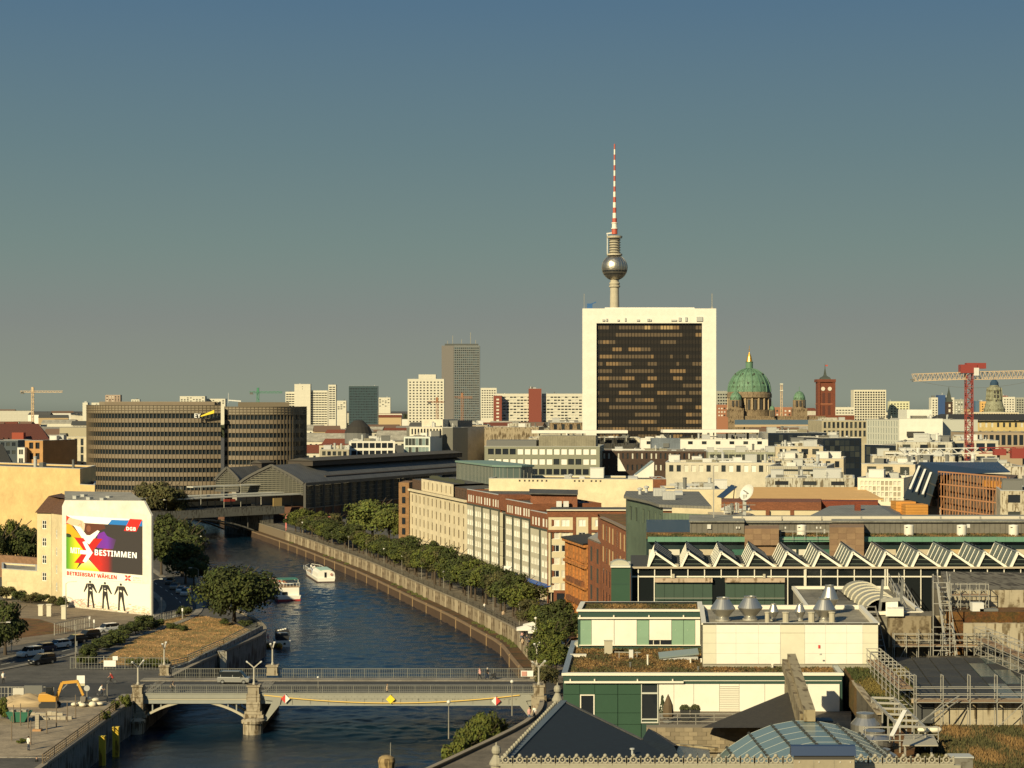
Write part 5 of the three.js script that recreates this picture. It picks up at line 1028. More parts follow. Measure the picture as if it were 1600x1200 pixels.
{
mid('white gridded office with two rows of dark square windows behind the station roof',546,617,820,822,26,689,whiteP,topW(689,820,2,3.4,{cols:7,w:2.3,h:2.3,set:[glass[0]],parts:true}),{roof:paleR,side:topW(689,820,2,3.4,{pitch:3,w:2,h:2.2}),clutter:8});
mid('pale low office left of the white gridded office',500,545,830,828,26,702,m$.dullPale,topW(702,830,2,3.3,{pitch:2.6,w:1.6,h:1.9}),{});
mid('white glass-fronted office between two pale stone offices',631,672,845,842,20,682,m$.whiteGlaze,topW(682,842,2,4,{cols:7,w:1.5,h:3.2,set:[m$.paleGlass,glass[2]],parts:true}),{roof:paleR});
const st3=mid('pale stone office with tall narrow windows and a dark side wall',640,707,872,862,34,667,pale,topW(667,866,5,3.7,{cols:13,w:.85,h:2.7,set:[glass[0]]}),{side:{},roof:tarR,clutter:4});
$g().prism(rect(659,692,880,876,18),30,gy(655,878)).mk('upper_storey',pale,st3);$g().prism(rect(692,715,884,880,14),30,gy(657,880)).mk('plant_room',m$.unitDark,st3);
mid('grey flank block beside the pale stone office',707.5,731,860,868,30,668,m$.flankGrey,{},{roof:tarR,clutter:2});
mid('beige classical block with a row of tall columns left of the grey offices',731,757,905,905,40,681,beige,topW(681,905,3,4.6,{pitch:2,w:1,h:3}),{});
mid('beige long theatre block with a pale cornice',700,762,960,960,60,664,m$.theatreWall,topW(664,960,2,5,{pitch:2.6,w:1.2,h:3}),{roof:m$.roofBrown});
const off=mid('grey-green office with big square windows and drawn white blinds',757,937,640,636,30,697,greyG,topW(697,640,3,3.5,{cols:15,w:2.05,h:2.0,rec:.3,parts:true,margin:1,choose:(i,j)=>j===0?glass[0]:j===1?(i===11||i===12||i===9?glass[1]:blind[0]):(i<4?glass[0]:blind[0])}),{roof:greyR,clutter:5});
$g().prism(rect(842,931,642,640,14),28,gy(681,642)).mk('plant_screen',m$.plantScreen,off);$g().prism(rect(760,838,644,642,16),28,gy(688,642)).mk('plant_room',m$.unitDark,off);
mid('dark brown block with a row of narrow paired windows',938,1105,655,652,26,704,brownW,topW(704,655,2,4.1,{pitch:1.7,w:.6,h:2.0,set:[glass[0],blind[2],glass[1]]}),{clutter:5,roof:tarR});
mid('white flat-roofed block in front of the tower foot',826,1000,790,788,30,684,m$.chalk,topW(684,790,2,4,{pitch:5,w:3,h:1.4}),{clutter:10,roof:paleR});
mid('long white block with rooftop machinery right of the tower foot',1001,1200,770,768,26,686,whiteP,topW(686,770,2,3.6,{pitch:6,w:2,h:1.3}),{clutter:16,roof:paleR});
for(const[a,c,y,l]of[[831,981,672.5,'thin white canopy roof in front of the tower, longer of two'],[1036,1186,671.5,'thin white canopy roof at the right foot of the tower']]){const d=772,k=thing('roof_canopy',l,'canopy',[gx(a,d),gy(690,d),-d],'white canopy roofs');$g().prism(rect(a,c,d,d,12),gy(y + 4.5,d),gy(y,d),true,true).mk('canopy',whiteP,k);for(let p=a + 12;p<c;p +=34){$g().box(gx(p,d),gy(690,d),-d - 2,.5,gy(y + 4,d)- gy(690,d),.5).mk('post',m$.mast,k);}}
const gb=thing('grey_plant_box','grey-blue metal plant box on the roof before the tower','roof plant',[gx(1020,700),gy(703,700),-700]);$g().prism(rect(1019,1063,700,700,9),gy(705,700),gy(685,700)).mk('housing',m$.plantBlue,gb);$g().box(gx(1041,699),gy(699,700),-699.8,2.2,1.6,.2).mk('grille',m$.unitDark,gb);
const lg=mid('pale green glazed gallery block right of the dark brown block',1106,1262,640,638,30,706,m$.galleryGreen,topW(706,640,1,3.2,{pitch:2.2,w:1.9,h:2.2,set:[glass[2]]}),{roof:paleR,clutter:9});
mid('low white terrace block with strip windows in front of the gallery',1040,1210,560,556,24,722,m$.chalk2,topW(722,560,1,3.4,{pitch:2.3,w:1.3,h:2,set:[blind[1],glass[1],blind[0]]}),{roof:paleR,clutter:14});
mid('white stepped roof block with long louvres',1200,1292,520,516,30,728,m$.louvre,topW(728,520,3,1.5,{cols:1,w:14,h:.55,set:[glass[1]]}),{roof:paleR,clutter:7});
const fw=block({name:'firewall_house',label:'wide blank cream firewall house above the brick-banded offices',foot:rect(764,1022,476,470,22),y1:gy(748,472)- .5,ph:.4,wall:m$.fireCream,roof:tarR,clutter:8});
for(const px of[812,820,827,833,840,847,854,898,905,911,924,931,938])$g().box(gx(px,473),gy(753,472),-476 +(px - 764) / 258*6,.45,.45,.12).mk('vent_hole',m$.shadedDepth,fw);
block({name:'brick_house',label:'narrow red brick end house right of the cream firewall',foot:rect(1022,1041,466,466,16),y1:gy(748,466)- .4,ph:.3,wall:m$.brickRed,roof:tarR});
{const k=thing('glazed_roof_wedge','white slanted studio glazing wedge on the firewall roof','roof light',[gx(992,488),gy(745,488),-488]),y0=gy(746,488),A=gx(991,488),B=gx(1021,488);$g().hexa([[A,y0,-486],[B,y0,-486],[B,y0,-494],[A,y0,-494],[A,y0 + .4,-486],[B,y0 + 4.2,-486],[B,y0 + 4.2,-494],[A,y0 + .4,-494]]).mk('wedge',whiteP,k);$g().hexa([[A + .4,y0 + .62,-486.3],[B - .2,y0 + 4.3,-486.3],[B - .2,y0 + 4.3,-493.7],[A + .4,y0 + .62,-493.7],[A + .4,y0 + .7,-486.3],[B - .2,y0 + 4.4,-486.3],[B - .2,y0 + 4.4,-493.7],[A + .4,y0 + .7,-493.7]]).mk('glazing',m$.paleGlass,k);
const s=thing('roof_sail','small white triangular roof sail left of the glazing wedge','roof light',[gx(966,486),gy(735,486),-486]),yy=gy(736,486);$g().hexa([[gx(966,486),yy,-486],[gx(978,486),yy,-486],[gx(978,486),yy,-489],[gx(966,486),yy,-489],[gx(966,486),yy + 3.5,-486],[gx(968,486),yy + 3.2,-486],[gx(968,486),yy + 3.2,-489],[gx(966,486),yy + 3.5,-489]]).mk('sail',whiteP,s);}
mid('low cream block under the rooftop aerials',1041,1150,440,440,18,764,m$.fireCream,{},{roof:tarR,clutter:8,ph:.4});
// tan roof and brick-banded row below it
{const k=thing('tan_roof_house','brick-banded house under a wide sunlit tan roof','house',[gx(1130,412),0,-412]),y0=gy(784,412),g=$g();facade(k,g,V(1128,412),V(1282,410),0,y0 - 1.8,{cols:8,rows:6,fh:2.78,sill:.6,w:1.7,h:1.4,rec:.18,parts:true,set:[blind[0],blind[1],glass[0]]});facade(k,g,V(1282,410),V(1282,424),0,y0 - 1.8);g.mk('wall',m$.frontPanel,k);
$g().prism([V(1127,411.8),V(1283,409.8),V(1283,426),V(1127,428)],y0 - 1.8,y0,true,true).mk('brick_band',m$.brickRed,k);for(const px of[1160,1199,1237,1282])$g().box(gx(px,411),0,-410.6,.8,y0 - 1.8,.5).mk('brick_pier',m$.brickRed,k);
$g().hexa([[gx(1150,428),gy(783,428),-428],[gx(1380,424),gy(781,424),-424],[gx(1345,460),gy(764,460),-460],[gx(1178,462),gy(764,462),-462],[gx(1150,428),gy(781,428),-428],[gx(1380,424),gy(779.5,424),-424],[gx(1345,460),gy(761,460),-460],[gx(1178,462),gy(761,462),-462]]).mk('roof',m$.tanRoof,k);
$g().prism([V(1283,418),V(1372,416),V(1372,440),V(1283,440)],0,gy(783,418)).mk('side_wing',m$.brickDark,k);}
{const k=thing('hipped_grey_house','house with a low grey ribbed metal hip roof','house',[gx(1260,330),0,-330]);const e=gy(811,330),r=gy(788,352);$g().prism([V(1258,330),V(1410,326),V(1400,370),V(1300,372)],0,e).mk('wall',beige,k);const A=V(1252,328),B=V(1412,324),C=V(1402,372),D=V(1296,374),R1=V(1328,350),R2=V(1372,349),p=(q,y)=>[q[0],y,q[1]];$g().quad(p(A,e),p(B,e),p(R2,r),p(R1,r)).tri(p(B,e),p(C,e),p(R2,r)).quad(p(C,e),p(D,e),p(R1,r),p(R2,r)).tri(p(D,e),p(A,e),p(R1,r)).mk('roof',m$.ribRoof,k);$g().box(gx(1340,341),gy(800,341),-341,1,1.6,1).mk('chimney',m$.brickDark,k);}
for(const[a,c,y0,y1,l]of[[1400,1431,806,784,'tall stack of orange formwork boards left of two'],[1415,1450,806,788.5,'lower stack of orange formwork boards in front of the scaffold']]){const d=a<1410?352:348,k=thing('formwork_stack',l,'formwork',[gx(a,d),0,-d],'orange formwork stacks');$g().prism(rect(a,c,d,d,5),0,gy(y0,d)- .1).mk('core_wall',concrete,k);const n=4,h=(gy(y1,d)- gy(y0,d)) / n;for(let i=0;i<n;i++)$g().prism(rect(a,c,d,d,5),gy(y0,d)+ h*i + .04,gy(y0,d)+ h*(i + 1)).mk('board',m$.formwork,k);}
// dark angular glass house and the scaffolded shell next to it
{const k=thing('angular_glass_house','dark slanting glass house with white stripe panels beside the scaffolded shell','building',[gx(1411,420),0,-420]),d=420,p=(px,py,dd=d)=>[gx(px,dd),gy(py,dd),-dd];$g().quad(p(1411,778),p(1452,790,412),p(1466,742,416),p(1436,722,426)).quad(p(1452,790,412),p(1470,792,425),p(1470,735,428),p(1466,742,416)).quad(p(1436,722,426),p(1466,742,416),p(1580,738,420),p(1560,722,432)).mk('glass_skin',m$.navyGlass2,k);$g().prism([V(1413,421),V(1468,421),V(1468,440),V(1420,440)],0,gy(780,421)).mk('base',m$.unitDark,k);for(let i=0;i<3;i++){const a=p(1436 + i*9,728 + i*5,423 - i*2),c=p(1421 + i*10,764 + i*4,418 - i*2);$g().bar([a[0],a[1],a[2]+ .5],[c[0],c[1],c[2]+ .5],.5,.2).mk('stripe_panel',m$.unitWhite,k);}for(const t of[.35,.68]){const a=p(1436,722,426),c=p(1411,778),e=p(1466,742,416),f=p(1452,790,412),L=(u,v,s)=>u.map((q,i)=>q +(v[i]- q)*s),q0=L(a,c,t),q1=L(e,f,t);$g().bar([q0[0],q0[1],q0[2]+ .3],[q1[0],q1[1],q1[2]+ .3],.3).mk('transom',m$.frameDark,k);}}
{const k=thing('scaffolded_shell','building shell wrapped in a rust-coloured scaffold grid','building site',[gx(1466,410),0,-410]),A=V(1466,418),B=V(1572,384),g=$g();$g().prism([V(1470,422),V(1580,390),V(1590,420),V(1480,440)],0,gy(742,420)).mk('shell',m$.shellDark,k);const n=22,m=8,sc=m$.scaffRust,y0=6,yt=gy(740,405);for(let i=0;i<=n;i++){const x=A[0]+(B[0]- A[0])*i / n,z=A[1]+(B[1]- A[1])*i / n;g.box(x,y0,z,.14,yt - y0,.14);}for(let j=0;j<=m;j++){const y=y0 +(yt - y0)*j / m;g.bar([A[0],y,A[1]],[B[0],y,B[1]],.14,.3);}for(let i=0;i<n;i +=3){const x=t=>A[0]+(B[0]- A[0])*t / n,z=t=>A[1]+(B[1]- A[1])*t / n;for(let j=0;j<m;j +=2)g.bar([x(i),y0 +(yt - y0)*j / m,z(i)],[x(i + 2),y0 +(yt - y0)*(j + 2) / m,z(i + 2)],.1);}g.mk('scaffold',sc,k,true);$g().prism([V(1535,396),V(1574,384),V(1576,388),V(1540,400)],gy(762,390),gy(752,390)).mk('formwork_panel',m$.formwork,k);}
mid('pale concrete shell at the picture edge behind the scaffold',1563,1640,372,370,30,766,m$.shellPale,topW(766,372,2,3.4,{pitch:4,w:2.4,h:1.6}),{clutter:10,roof:paleR});
mid('white flat roof block crowded with containers behind the angular house',1448,1600,455,452,20,728,m$.dullWhite,{},{clutter:18,roof:paleR});
mid('navy glass office with thin mullions left of the pale corner office',1286,1346,640,642,30,684,darkGlassW,topW(684,640,5,2,{pitch:1.8,w:1.6,h:1.8,rec:.06}),{roof:paleR,coping:whiteP,clutter:6});
mid('pale corner office with navy glass front',1351,1422,612,596,40,694,darkGlassW,topW(694,606,4,3,{pitch:2,w:1.8,h:2.7,rec:.06}),{roof:paleR,coping:whiteP,side:topW(694,606,4,3.3,{pitch:3,w:2,h:2}),clutter:6});
mid('beige stone side block below the navy glass offices',1270,1318,590,588,26,716,beige,topW(716,590,3,3.3,{pitch:2.6,w:1.4,h:2,set:winSets.dark,parts:true}),{roof:paleR});
mid('white roof block stretching right of the pale corner office',1400,1488,585,580,22,690,m$.chalk3,topW(690,585,1,4,{pitch:5,w:2.4,h:2}),{roof:paleR,clutter:12});
mid('pale block with navy strip windows behind the crane mast',1488,1560,590,588,22,688,m$.chalk2,topW(688,590,2,4.2,{pitch:3,w:2.7,h:2.6,set:[darkGlassW]}),{roof:paleR,clutter:8});
mid('long white low roof in front of the pale corner office',1362,1492,540,536,16,712,m$.chalk,{},{roof:paleR,clutter:10,ph:.5});
mid('half-demolished beige house with ragged top floor',1346,1430,500,492,22,724,beige,topW(724,496,2,4.6,{pitch:4.6,w:2.6,h:2.6}),{roof:tarR,clutter:9});
mid('white latticed facade below the half-demolished house',1340,1412,452,448,20,746,m$.latticeWhite,topW(746,450,4,1.35,{pitch:1.0,w:.7,h:1.0,set:[blind[2],m$.latticeGap]}),{roof:tarR});
mid('white curved sheet roof left of the latticed facade',1196,1335,470,466,22,746,m$.chalk3,topW(746,470,1,3,{pitch:7,w:3.4,h:1}),{roof:paleR,clutter:8});
const ga=mid('big white windowless gallery cube on the skyline',1405,1473,860,858,40,654,m$.galleryWhite,{},{roof:paleR,clutter:7});$g().prism(rect(1417,1456,880,880,20),37,gy(640,880)).mk('upper_storey',m$.galleryWhite,ga);$g().box(gx(1430,859),gy(682,858),-858.6,8,2.3,.8).mk('opening_shade',m$.shadedDepth,ga);  // dark sheet on the wall paints the shade of an opening
mid('pale slim-windowed wing left of the white gallery cube',1354,1404,900,862,40,655,m$.slimPale,topW(655,880,5,3.2,{cols:12,w:1.0,h:2.5,set:[m$.blueGlass]}),{roof:greyR});
mid('beige colonnaded museum block left of the slim-windowed wing',1284,1356,1080,1080,50,657,m$.museum,topW(657,1080,2,5,{pitch:2.6,w:1.5,h:3.6,rec:.6}),{roof:greyR,clutter:3});
const ypal=mid('long yellow palace with a dark roof at the right skyline',1470,1640,1050,1050,40,658,m$.palaceYellow,topW(658,1050,2,4.6,{pitch:3.4,w:1.3,h:2.6,set:[blind[2],glass[1]]}),{roof:tarR,clutter:3});{const A=V(1466,1048),B=V(1640,1048),y=gy(657,1048),t=gy(647,1060);$g().hexa([[A[0],y,A[1]],[B[0],y,B[1]],[B[0],y,B[1]- 42],[A[0],y,A[1]- 42],[A[0]+ 8,t,A[1]- 14],[B[0],t,B[1]- 14],[B[0],t,B[1]- 28],[A[0]+ 8,t,A[1]- 28]]).mk('dark_roof',m$.roofSlateDark,ypal);}
mid('arcaded pale gallery storey above the yellow palace',1520,1592,1150,1150,30,644,m$.arcade,topW(644,1150,1,4.5,{cols:18,w:1.0,h:3.4,rec:.8}),{roof:tarR,clutter:0});
mid('navy-roofed hall at the right picture edge',1524,1640,720,720,40,676,m$.hallTan,topW(676,720,1,6,{pitch:2.4,w:1.6,h:4,set:[glass[0]]}),{roof:m$.navyRoof,coping:m$.navyRoof,clutter:0,ph:1.6});
mid('dark navy glazed block under the green cathedral',1200,1292,800,800,30,676,darkGlassW,topW(676,800,3,3.2,{pitch:2,w:1.8,h:2.6,rec:.05}),{roof:greyR,clutter:4});
mid('pale stepped roof block below the navy glazed block',1212,1286,600,598,30,697,beige,topW(697,600,2,3.6,{pitch:3.6,w:2.2,h:1.8}),{roof:paleR,clutter:12});
mid('small cream block with strip windows left of the beige side block',1200,1270,585,583,20,716,m$.chalk,topW(716,585,1,3,{pitch:6,w:3,h:1.2}),{roof:paleR,clutter:10});
mid('brown-roofed beige hall left of the tower foot',757,842,860,858,40,667,m$.hallTan2,{},{roof:m$.roofBrown,clutter:3});
mid('sandstone block with statues at the tower foot left',860,912,1000,1000,30,660,m$.sandDark,topW(660,1000,1,5,{pitch:4,w:1.8,h:3}),{roof:tarR,clutter:3});
}
// satellite dish and aerial farm on the flat roof
{
const d=398,x=gx(1170,d),y=gy(806,d),k=thing('satellite_dish','large white satellite dish tilted on the rooftop frame','satellite dish',[x,y,-d]),g=new THREE.SphereGeometry(2.9,24,8,0,Math.PI*2,0,.72),ax=new THREE.Vector3(.72,-.42,-.55).normalize(),m=new THREE.Matrix4().makeRotationFromQuaternion(new THREE.Quaternion().setFromUnitVectors(new THREE.Vector3(0,1,0),ax)).setPosition(x - ax.x*2.9,y + 4.8 - ax.y*2.9,-d - ax.z*2.9);const dg=$g().add(g,m);dg.mk('reflector',m$.unitWhite,k);$g().bar([x,y + 4.8,-d],[x - 1.3,y + 5.6,-d + 1],.22).mk('feed_arm',m$.unitGrey,k);$g().bar([x - 1,y,-d],[x - .9,y + 4.6,-d],.7).mk('pedestal',m$.unitGrey,k);
const r=thing('aerial_platform','tangle of white aerials and racks below the satellite dish','aerials',[gx(1135,d),y,-d]);$g().box(gx(1150,d),0,-d - 8,9,y,14).mk('roof_block',beige,r);for(let i=0;i<16;i++){const px=rr(1128,1176);child(r,unitGeos[pick([0,1,3,4,4,5])],pick(['aerial','rack_box']),pick([m$.unitWhite,m$.unitGrey,m$.unitDark]),gx(px,d),y + rr(0,1.2),-d - rr(0,8),rr(0,3),rr(.5,.9));}
for(const[a,c,yy]of[[1125,1180,1.2],[1125,1180,2.4]])$g().bar([gx(a,d),y + yy,-d + .5],[gx(c,d),y + yy,-d + .5],.12).mk('rack_rail',m$.mast,r);
const s=thing('solar_rack','steep dark solar panel rack left of the tan roof','solar panel',[gx(1120,430),gy(780,430),-430]);const p=(px,py,dd)=>[gx(px,dd),gy(py,dd),-dd];$g().hexa([p(1120,777,428),p(1130,779,424),p(1152,761,432),p(1143,758,436),p(1120,776,428),p(1130,778,424),p(1152,760,432),p(1143,757,436)]).mk('panel',m$.solar,s);$g().bar(p(1146,779,433),p(1148,759,433),.2).mk('strut',m$.mast,s);
}
// skyline
{ // television tower
const d=2260,x=gx(960.3,d),z=-d,conc=m$.towerConcrete,b=thing('television_tower','television tower with silver sphere and red and white antenna','tower',[x,0,z]);
$g().lathe(x,z,[[16,0],[9,30],[7.2,90],[6.1,150],[5.4,186],[5.4,191],[6.9,192],[6.9,193.5],[5.6,194],[6.5,196],[6.5,197],[5.2,198],[5.2,204]],24).mk('shaft',conc,b);
const sph=[],R=15.9,cy=gy(418,d);for(let k=0;k<=20;k++){const t=-Math.PI / 2 + Math.PI*k / 20;sph.push([Math.max(.01,Math.cos(t)*R),cy + Math.sin(t)*R]);}
{const g=new THREE.SphereGeometry(R,40,24),q=$g().add(g,new THREE.Matrix4().makeTranslation(x,cy,z));q.mk('sphere',new THREE.MeshStandardMaterial({color:col(.5,.46,.38),metalness:1,roughness:.42,bumpMap:T.bump,bumpScale:.6,name:'sphereSteel'}),b);}
for(const[y,h,o]of[[cy - 5.6,1.5,.12],[cy - 9.2,1.1,.12]]){const r=Math.sqrt(R*R -(y - cy)**2)+ o,r2=Math.sqrt(R*R -(y + h - cy)**2)+ o;$g().lathe(x,z,[[r,y],[r2,y + h]],40).mk('window_ring',glass[0],b);}
const ribs=$g();for(let i=0;i<24;i++){const a=i / 24*6.2832;let q=null;for(let k=1;k<18;k++){const t=-Math.PI / 2 + Math.PI*k / 18,p=[x + Math.sin(a)*Math.cos(t)*(R + .05),cy + Math.sin(t)*(R + .05),z + Math.cos(a)*Math.cos(t)*(R + .05)];if(q)ribs.bar(q,p,.25);q=p;}}ribs.mk('sphere_ribs',m$.ribSteel,b,true);
const y0=gy(398,d),y1=gy(369,d);$g().lathe(x,z,[[9.5,y0 - 1],[9.5,y0 + 1],[6.2,y0 + 1.2],[6.2,y1 - 3],[9.4,y1 - 2.4],[9.6,y1],[5,y1 + .4]],20).mk('antenna_collar',conc,b);
for(let k=0;k<6;k++)$g().lathe(x,z,[[7.2,y0 + 2.2 + k*3.1],[7.6,y0 + 2.4 + k*3.1],[7.2,y0 + 3.2 + k*3.1]],16).mk('collar_ring',m$.ringDark,b);
$g().bar([x - 9,y1 + 3,z],[x - 9,y1 - 22,z],1.0).bar([x - 10,y1 + 3,z],[x - 3,y1 + 4,z],1.6).mk('service_crane',m$.unitWhite,b);
const red=m$.antRed,wh=m$.antWhite;const yA=gy(366,d),yB=gy(225,d),n=17;for(let k=0;k<n;k++){const a=yA +(yB - yA)*k / n,c=yA +(yB - yA)*(k + 1) / n,r=k<3?3.6 - k*.35:k<8?2.4 -(k - 3)*.18:1.4 -(k - 8)*.06;$g().lathe(x,z,[[r,a],[r,c],[r*.8,c]],10).mk('antenna_section',k % 2?wh:red,b);if(k===1||k===2)$g().lathe(x,z,[[r + .9,a],[r + .9,a + 1.2],[r,a + 1.4]],12).mk('antenna_ring',wh,b);}
}
{ // cathedral with green domes
const d=1700,X=px=>gx(px,d),Y=py=>gy(py,d),cop=m$.copperGreen,stn=m$.domStone,gold=m$.gold;
const b=thing('cathedral','dark stone cathedral with a great ribbed green copper dome and gilded lantern','cathedral',[X(1175),0,-d]),x=X(1176),z=-d - 24;
const R=20,ys=Y(612),yt=Y(575),prof=[];for(let k=0;k<=12;k++){const t=k / 12*Math.PI / 2*.9;prof.push([R*Math.cos(t),ys +(yt - ys)*Math.sin(t) / Math.sin(Math.PI / 2*.9)]);}
$g().lathe(x,z,prof,32).mk('dome',cop,b);
for(let i=0;i<16;i++){const a=i / 16*6.2832,g=$g();let q=null;prof.forEach(([r,y])=>{const p=[x + Math.sin(a)*(r + .2),y,z + Math.cos(a)*(r + .2)];if(q)g.bar(q,p,.9,.7);q=p;});g.mk('dome_rib',m$.copperDark,b);const dm=$g();for(const k of i % 2?[3]:[7]){const[r,y]=prof[k],aa=a + Math.PI / 16;dm.box(x + Math.sin(aa)*(r + .1),y,z + Math.cos(aa)*(r + .1),1.1,1.2,.8,aa);}dm.mk('dome_dormers',m$.shadedDepth,b,true);}
$g().lathe(x,z,[[R + 1.2,Y(652)],[R + 1.2,Y(641)],[R - 1,Y(640)],[R - 1,Y(622)],[R + 1,Y(621)],[R + 1,Y(616)],[R,Y(612)]],32).mk('drum',stn,b);
for(let i=0;i<20;i++){const a=(i + .5) / 20*6.2832;$g().box(x + Math.sin(a)*(R - .6),Y(640),z + Math.cos(a)*(R - .6),2,Y(624)- Y(640),1.2,a).mk('drum_window',m$.shadedDepth,b);$g().box(x + Math.sin(a + .157)*(R + .1),Y(640),z + Math.cos(a + .157)*(R + .1),1,Y(622)- Y(640),1.2,a + .157).mk('drum_column',m$.domPale,b);}
$g().lathe(x,z,[[3.4,yt - .5],[3.4,Y(565)],[3.9,Y(564.5)],[3,Y(564)]],12).mk('lantern',m$.copperDark,b);$g().lathe(x,z,[[3,Y(564)],[2,Y(556)],[.5,Y(550)],[.3,Y(549)]],12).mk('gilded_cap',gold,b);$g().box(x,Y(549),z,.35,6,.35).box(x,Y(545.5),z,2,.35,.35).mk('cross',gold,b);
const tur=(px,r,ytop,ybase,dz)=>{const tx=X(px),tz=-d + dz,pr=[];for(let k=0;k<=8;k++){const t=k / 8*Math.PI / 2;pr.push([Math.max(.01,r*Math.cos(t)),Y(ybase)+(Y(ytop)- Y(ybase))*Math.sin(t)]);}$g().lathe(tx,tz,pr,20).mk('small_dome',cop,b);$g().box(tx,0,tz,r*2.3,Y(ybase + 12)- .6,r*2.3).mk('corner_tower',stn,b);$g().lathe(tx,tz,[[r*1.08,Y(ybase + 13)],[r*1.08,Y(ybase)],[r*.5,Y(ybase - .5)]],16).mk('belfry',stn,b);for(let k=-1;k<=1;k++)$g().box(tx + k*r*.62,Y(ybase + 10),tz + r*1.1,r*.3,(Y(ybase + 1)- Y(ybase + 10)),.6).mk('belfry_opening',m$.shadedDepth,b);$g().box(tx,Y(ytop),tz,.4,4,.4).mk('finial',m$.copperDark,b);};  // belfry openings are solid dark boxes, their shade put into the colour
tur(1150.5,5.6,612,625,-4);tur(1250,5.6,611,625,-4);tur(1206,2.6,634,641,2);
const body=$g();facade(b,body,V(1138,d),V(1290,d),0,Y(650),{cols:18,rows:2,fh:7,sill:Y(650)- 15,w:2.4,h:4.4,rec:.8});body.prism([V(1138,d + .2),V(1290,d + .2),V(1290,d + 50),V(1138,d + 50)],0,Y(650)- .5);body.mk('nave',stn,b);
$g().prism([V(1148,1640),V(1270,1640),V(1270,1650),V(1148,1650)],gy(667,1640),gy(663.5,1640),true,true).mk('terrace',m$.domPale,b);$g().prism([V(1148,1642),V(1270,1642),V(1270,1650),V(1148,1650)],gy(663.5,1640),gy(656,1640)).mk('scaffold_hoarding',m$.hoardBlue,b);
}
{ // red town hall tower
const d=2000,X=px=>gx(px,d),Y=py=>gy(py,d),br=m$.hallBrick,b=thing('town_hall_tower','square red brick town hall tower with clock faces and a dark cap','tower',[X(1291.5),0,-d]),x=X(1291.5),z=-d - 10,w=X(1304)- X(1279);
$g().box(x,0,z,w,Y(597),w).mk('shaft',br,b);$g().box(x,Y(597),z,w*1.16,Y(592.5)- Y(597),w*1.16).mk('gallery',br,b);for(const s of[-1,1]){$g().box(x + s*w*.47,0,z + w*.47,w*.17,Y(597),w*.17).mk('corner_buttress',br,b);$g().lathe(0,0,[[0,0],[2.1,0.01],[2.1,.5]],14).add;const ck=new THREE.CylinderGeometry(2.2,2.2,.5,16),cm=$g().add(ck,new THREE.Matrix4().makeRotationX(Math.PI / 2).setPosition(x + s*w*.21,Y(607.5),z + w*.5 + .3));cm.mk('clock_face',m$.clockPale,b);$g().box(x + s*w*.17,Y(630),z + w*.5 + .05,w*.16,Y(614)- Y(630),.3).mk('belfry_opening',m$.brickShade,b);$g().box(x + s*w*.17,Y(648),z + w*.5 + .05,w*.16,Y(634)- Y(648),.3).mk('belfry_opening',m$.brickShade,b);}
$g().box(x,Y(632),z,w*1.06,.9,w*1.06).mk('string_course',m$.brickPale,b);
$g().lathe(x,z,[[w*.45,Y(592.5)],[w*.4,Y(590)],[w*.14,Y(587)],[w*.1,Y(584)],[.5,Y(575)],[.2,Y(568)]],4,Math.PI / 4,Math.PI / 4 + Math.PI*2).mk('cap',m$.capDark,b);$g().box(x + 1.6,Y(572),z,3,1.6,.2).mk('flag',m$.flagRed,b);
$g().prism([V(1262,d - 8),V(1335,d - 8),V(1335,d + 20),V(1262,d + 20)],0,Y(650)).mk('town_hall_body',br,b);$g().prism([V(1262,d - 8),V(1335,d - 8),V(1335,d + 20),V(1262,d + 20)],Y(650),Y(649)).mk('roof',tileRed,b);
}
{ // city hall with the round tower cap
const d=2100,X=px=>gx(px,d),Y=py=>gy(py,d),x=X(1553.5),z=-d,s=m$.statStone,b=thing('domed_tower','grey-green round stone tower with a dark dome right of the crane','tower',[x,0,z]);
$g().lathe(x,z,[[12,0],[12,Y(638)],[11,Y(637)],[8.6,Y(625)],[7.6,Y(606)],[7.2,Y(605)],[5.2,Y(604)],[5.2,Y(602)]],16).mk('drum',s,b);$g().lathe(x,z,[[4.8,Y(602)],[4.6,Y(598)],[3,Y(594.5)],[.4,Y(592)],[.25,Y(587)]],14).mk('dome',m$.navyRoof,b);
for(let i=0;i<12;i++){const a=i / 12*6.2832;$g().bar([x + Math.sin(a)*9.2,Y(625),z + Math.cos(a)*9.2],[x + Math.sin(a)*8,Y(606),z + Math.cos(a)*8],1.2).mk('column',s,b);}for(const[dx,py]of[[-1.6,612],[1.6,612],[-1.6,619],[1.6,619],[0,626]])$g().box(x + dx,Y(py + 2),z + 8.4,1.5,3,1.5).mk('opening',m$.shadedDepth,b);
}
{ // church steeple
const d=1500,x=gx(1482.5,d),b=thing('church_steeple','slender dark brick church steeple left of the red crane','steeple',[x,0,-d]),Y=py=>gy(py,d);$g().box(x,0,-d,5,Y(628),5).mk('tower',m$.steepleBrick,b);$g().lathe(x,-d,[[3.4,Y(628)],[2.4,Y(622)],[.5,Y(609)],[.15,Y(604)]],4,Math.PI / 4,Math.PI / 4 + Math.PI*2).mk('spire',m$.capDark,b);for(const py of[634,642])$g().box(x,Y(py + 2),-d + 2.55,1.6,2.4,.2).mk('clock_opening',m$.clockPale,b);
}
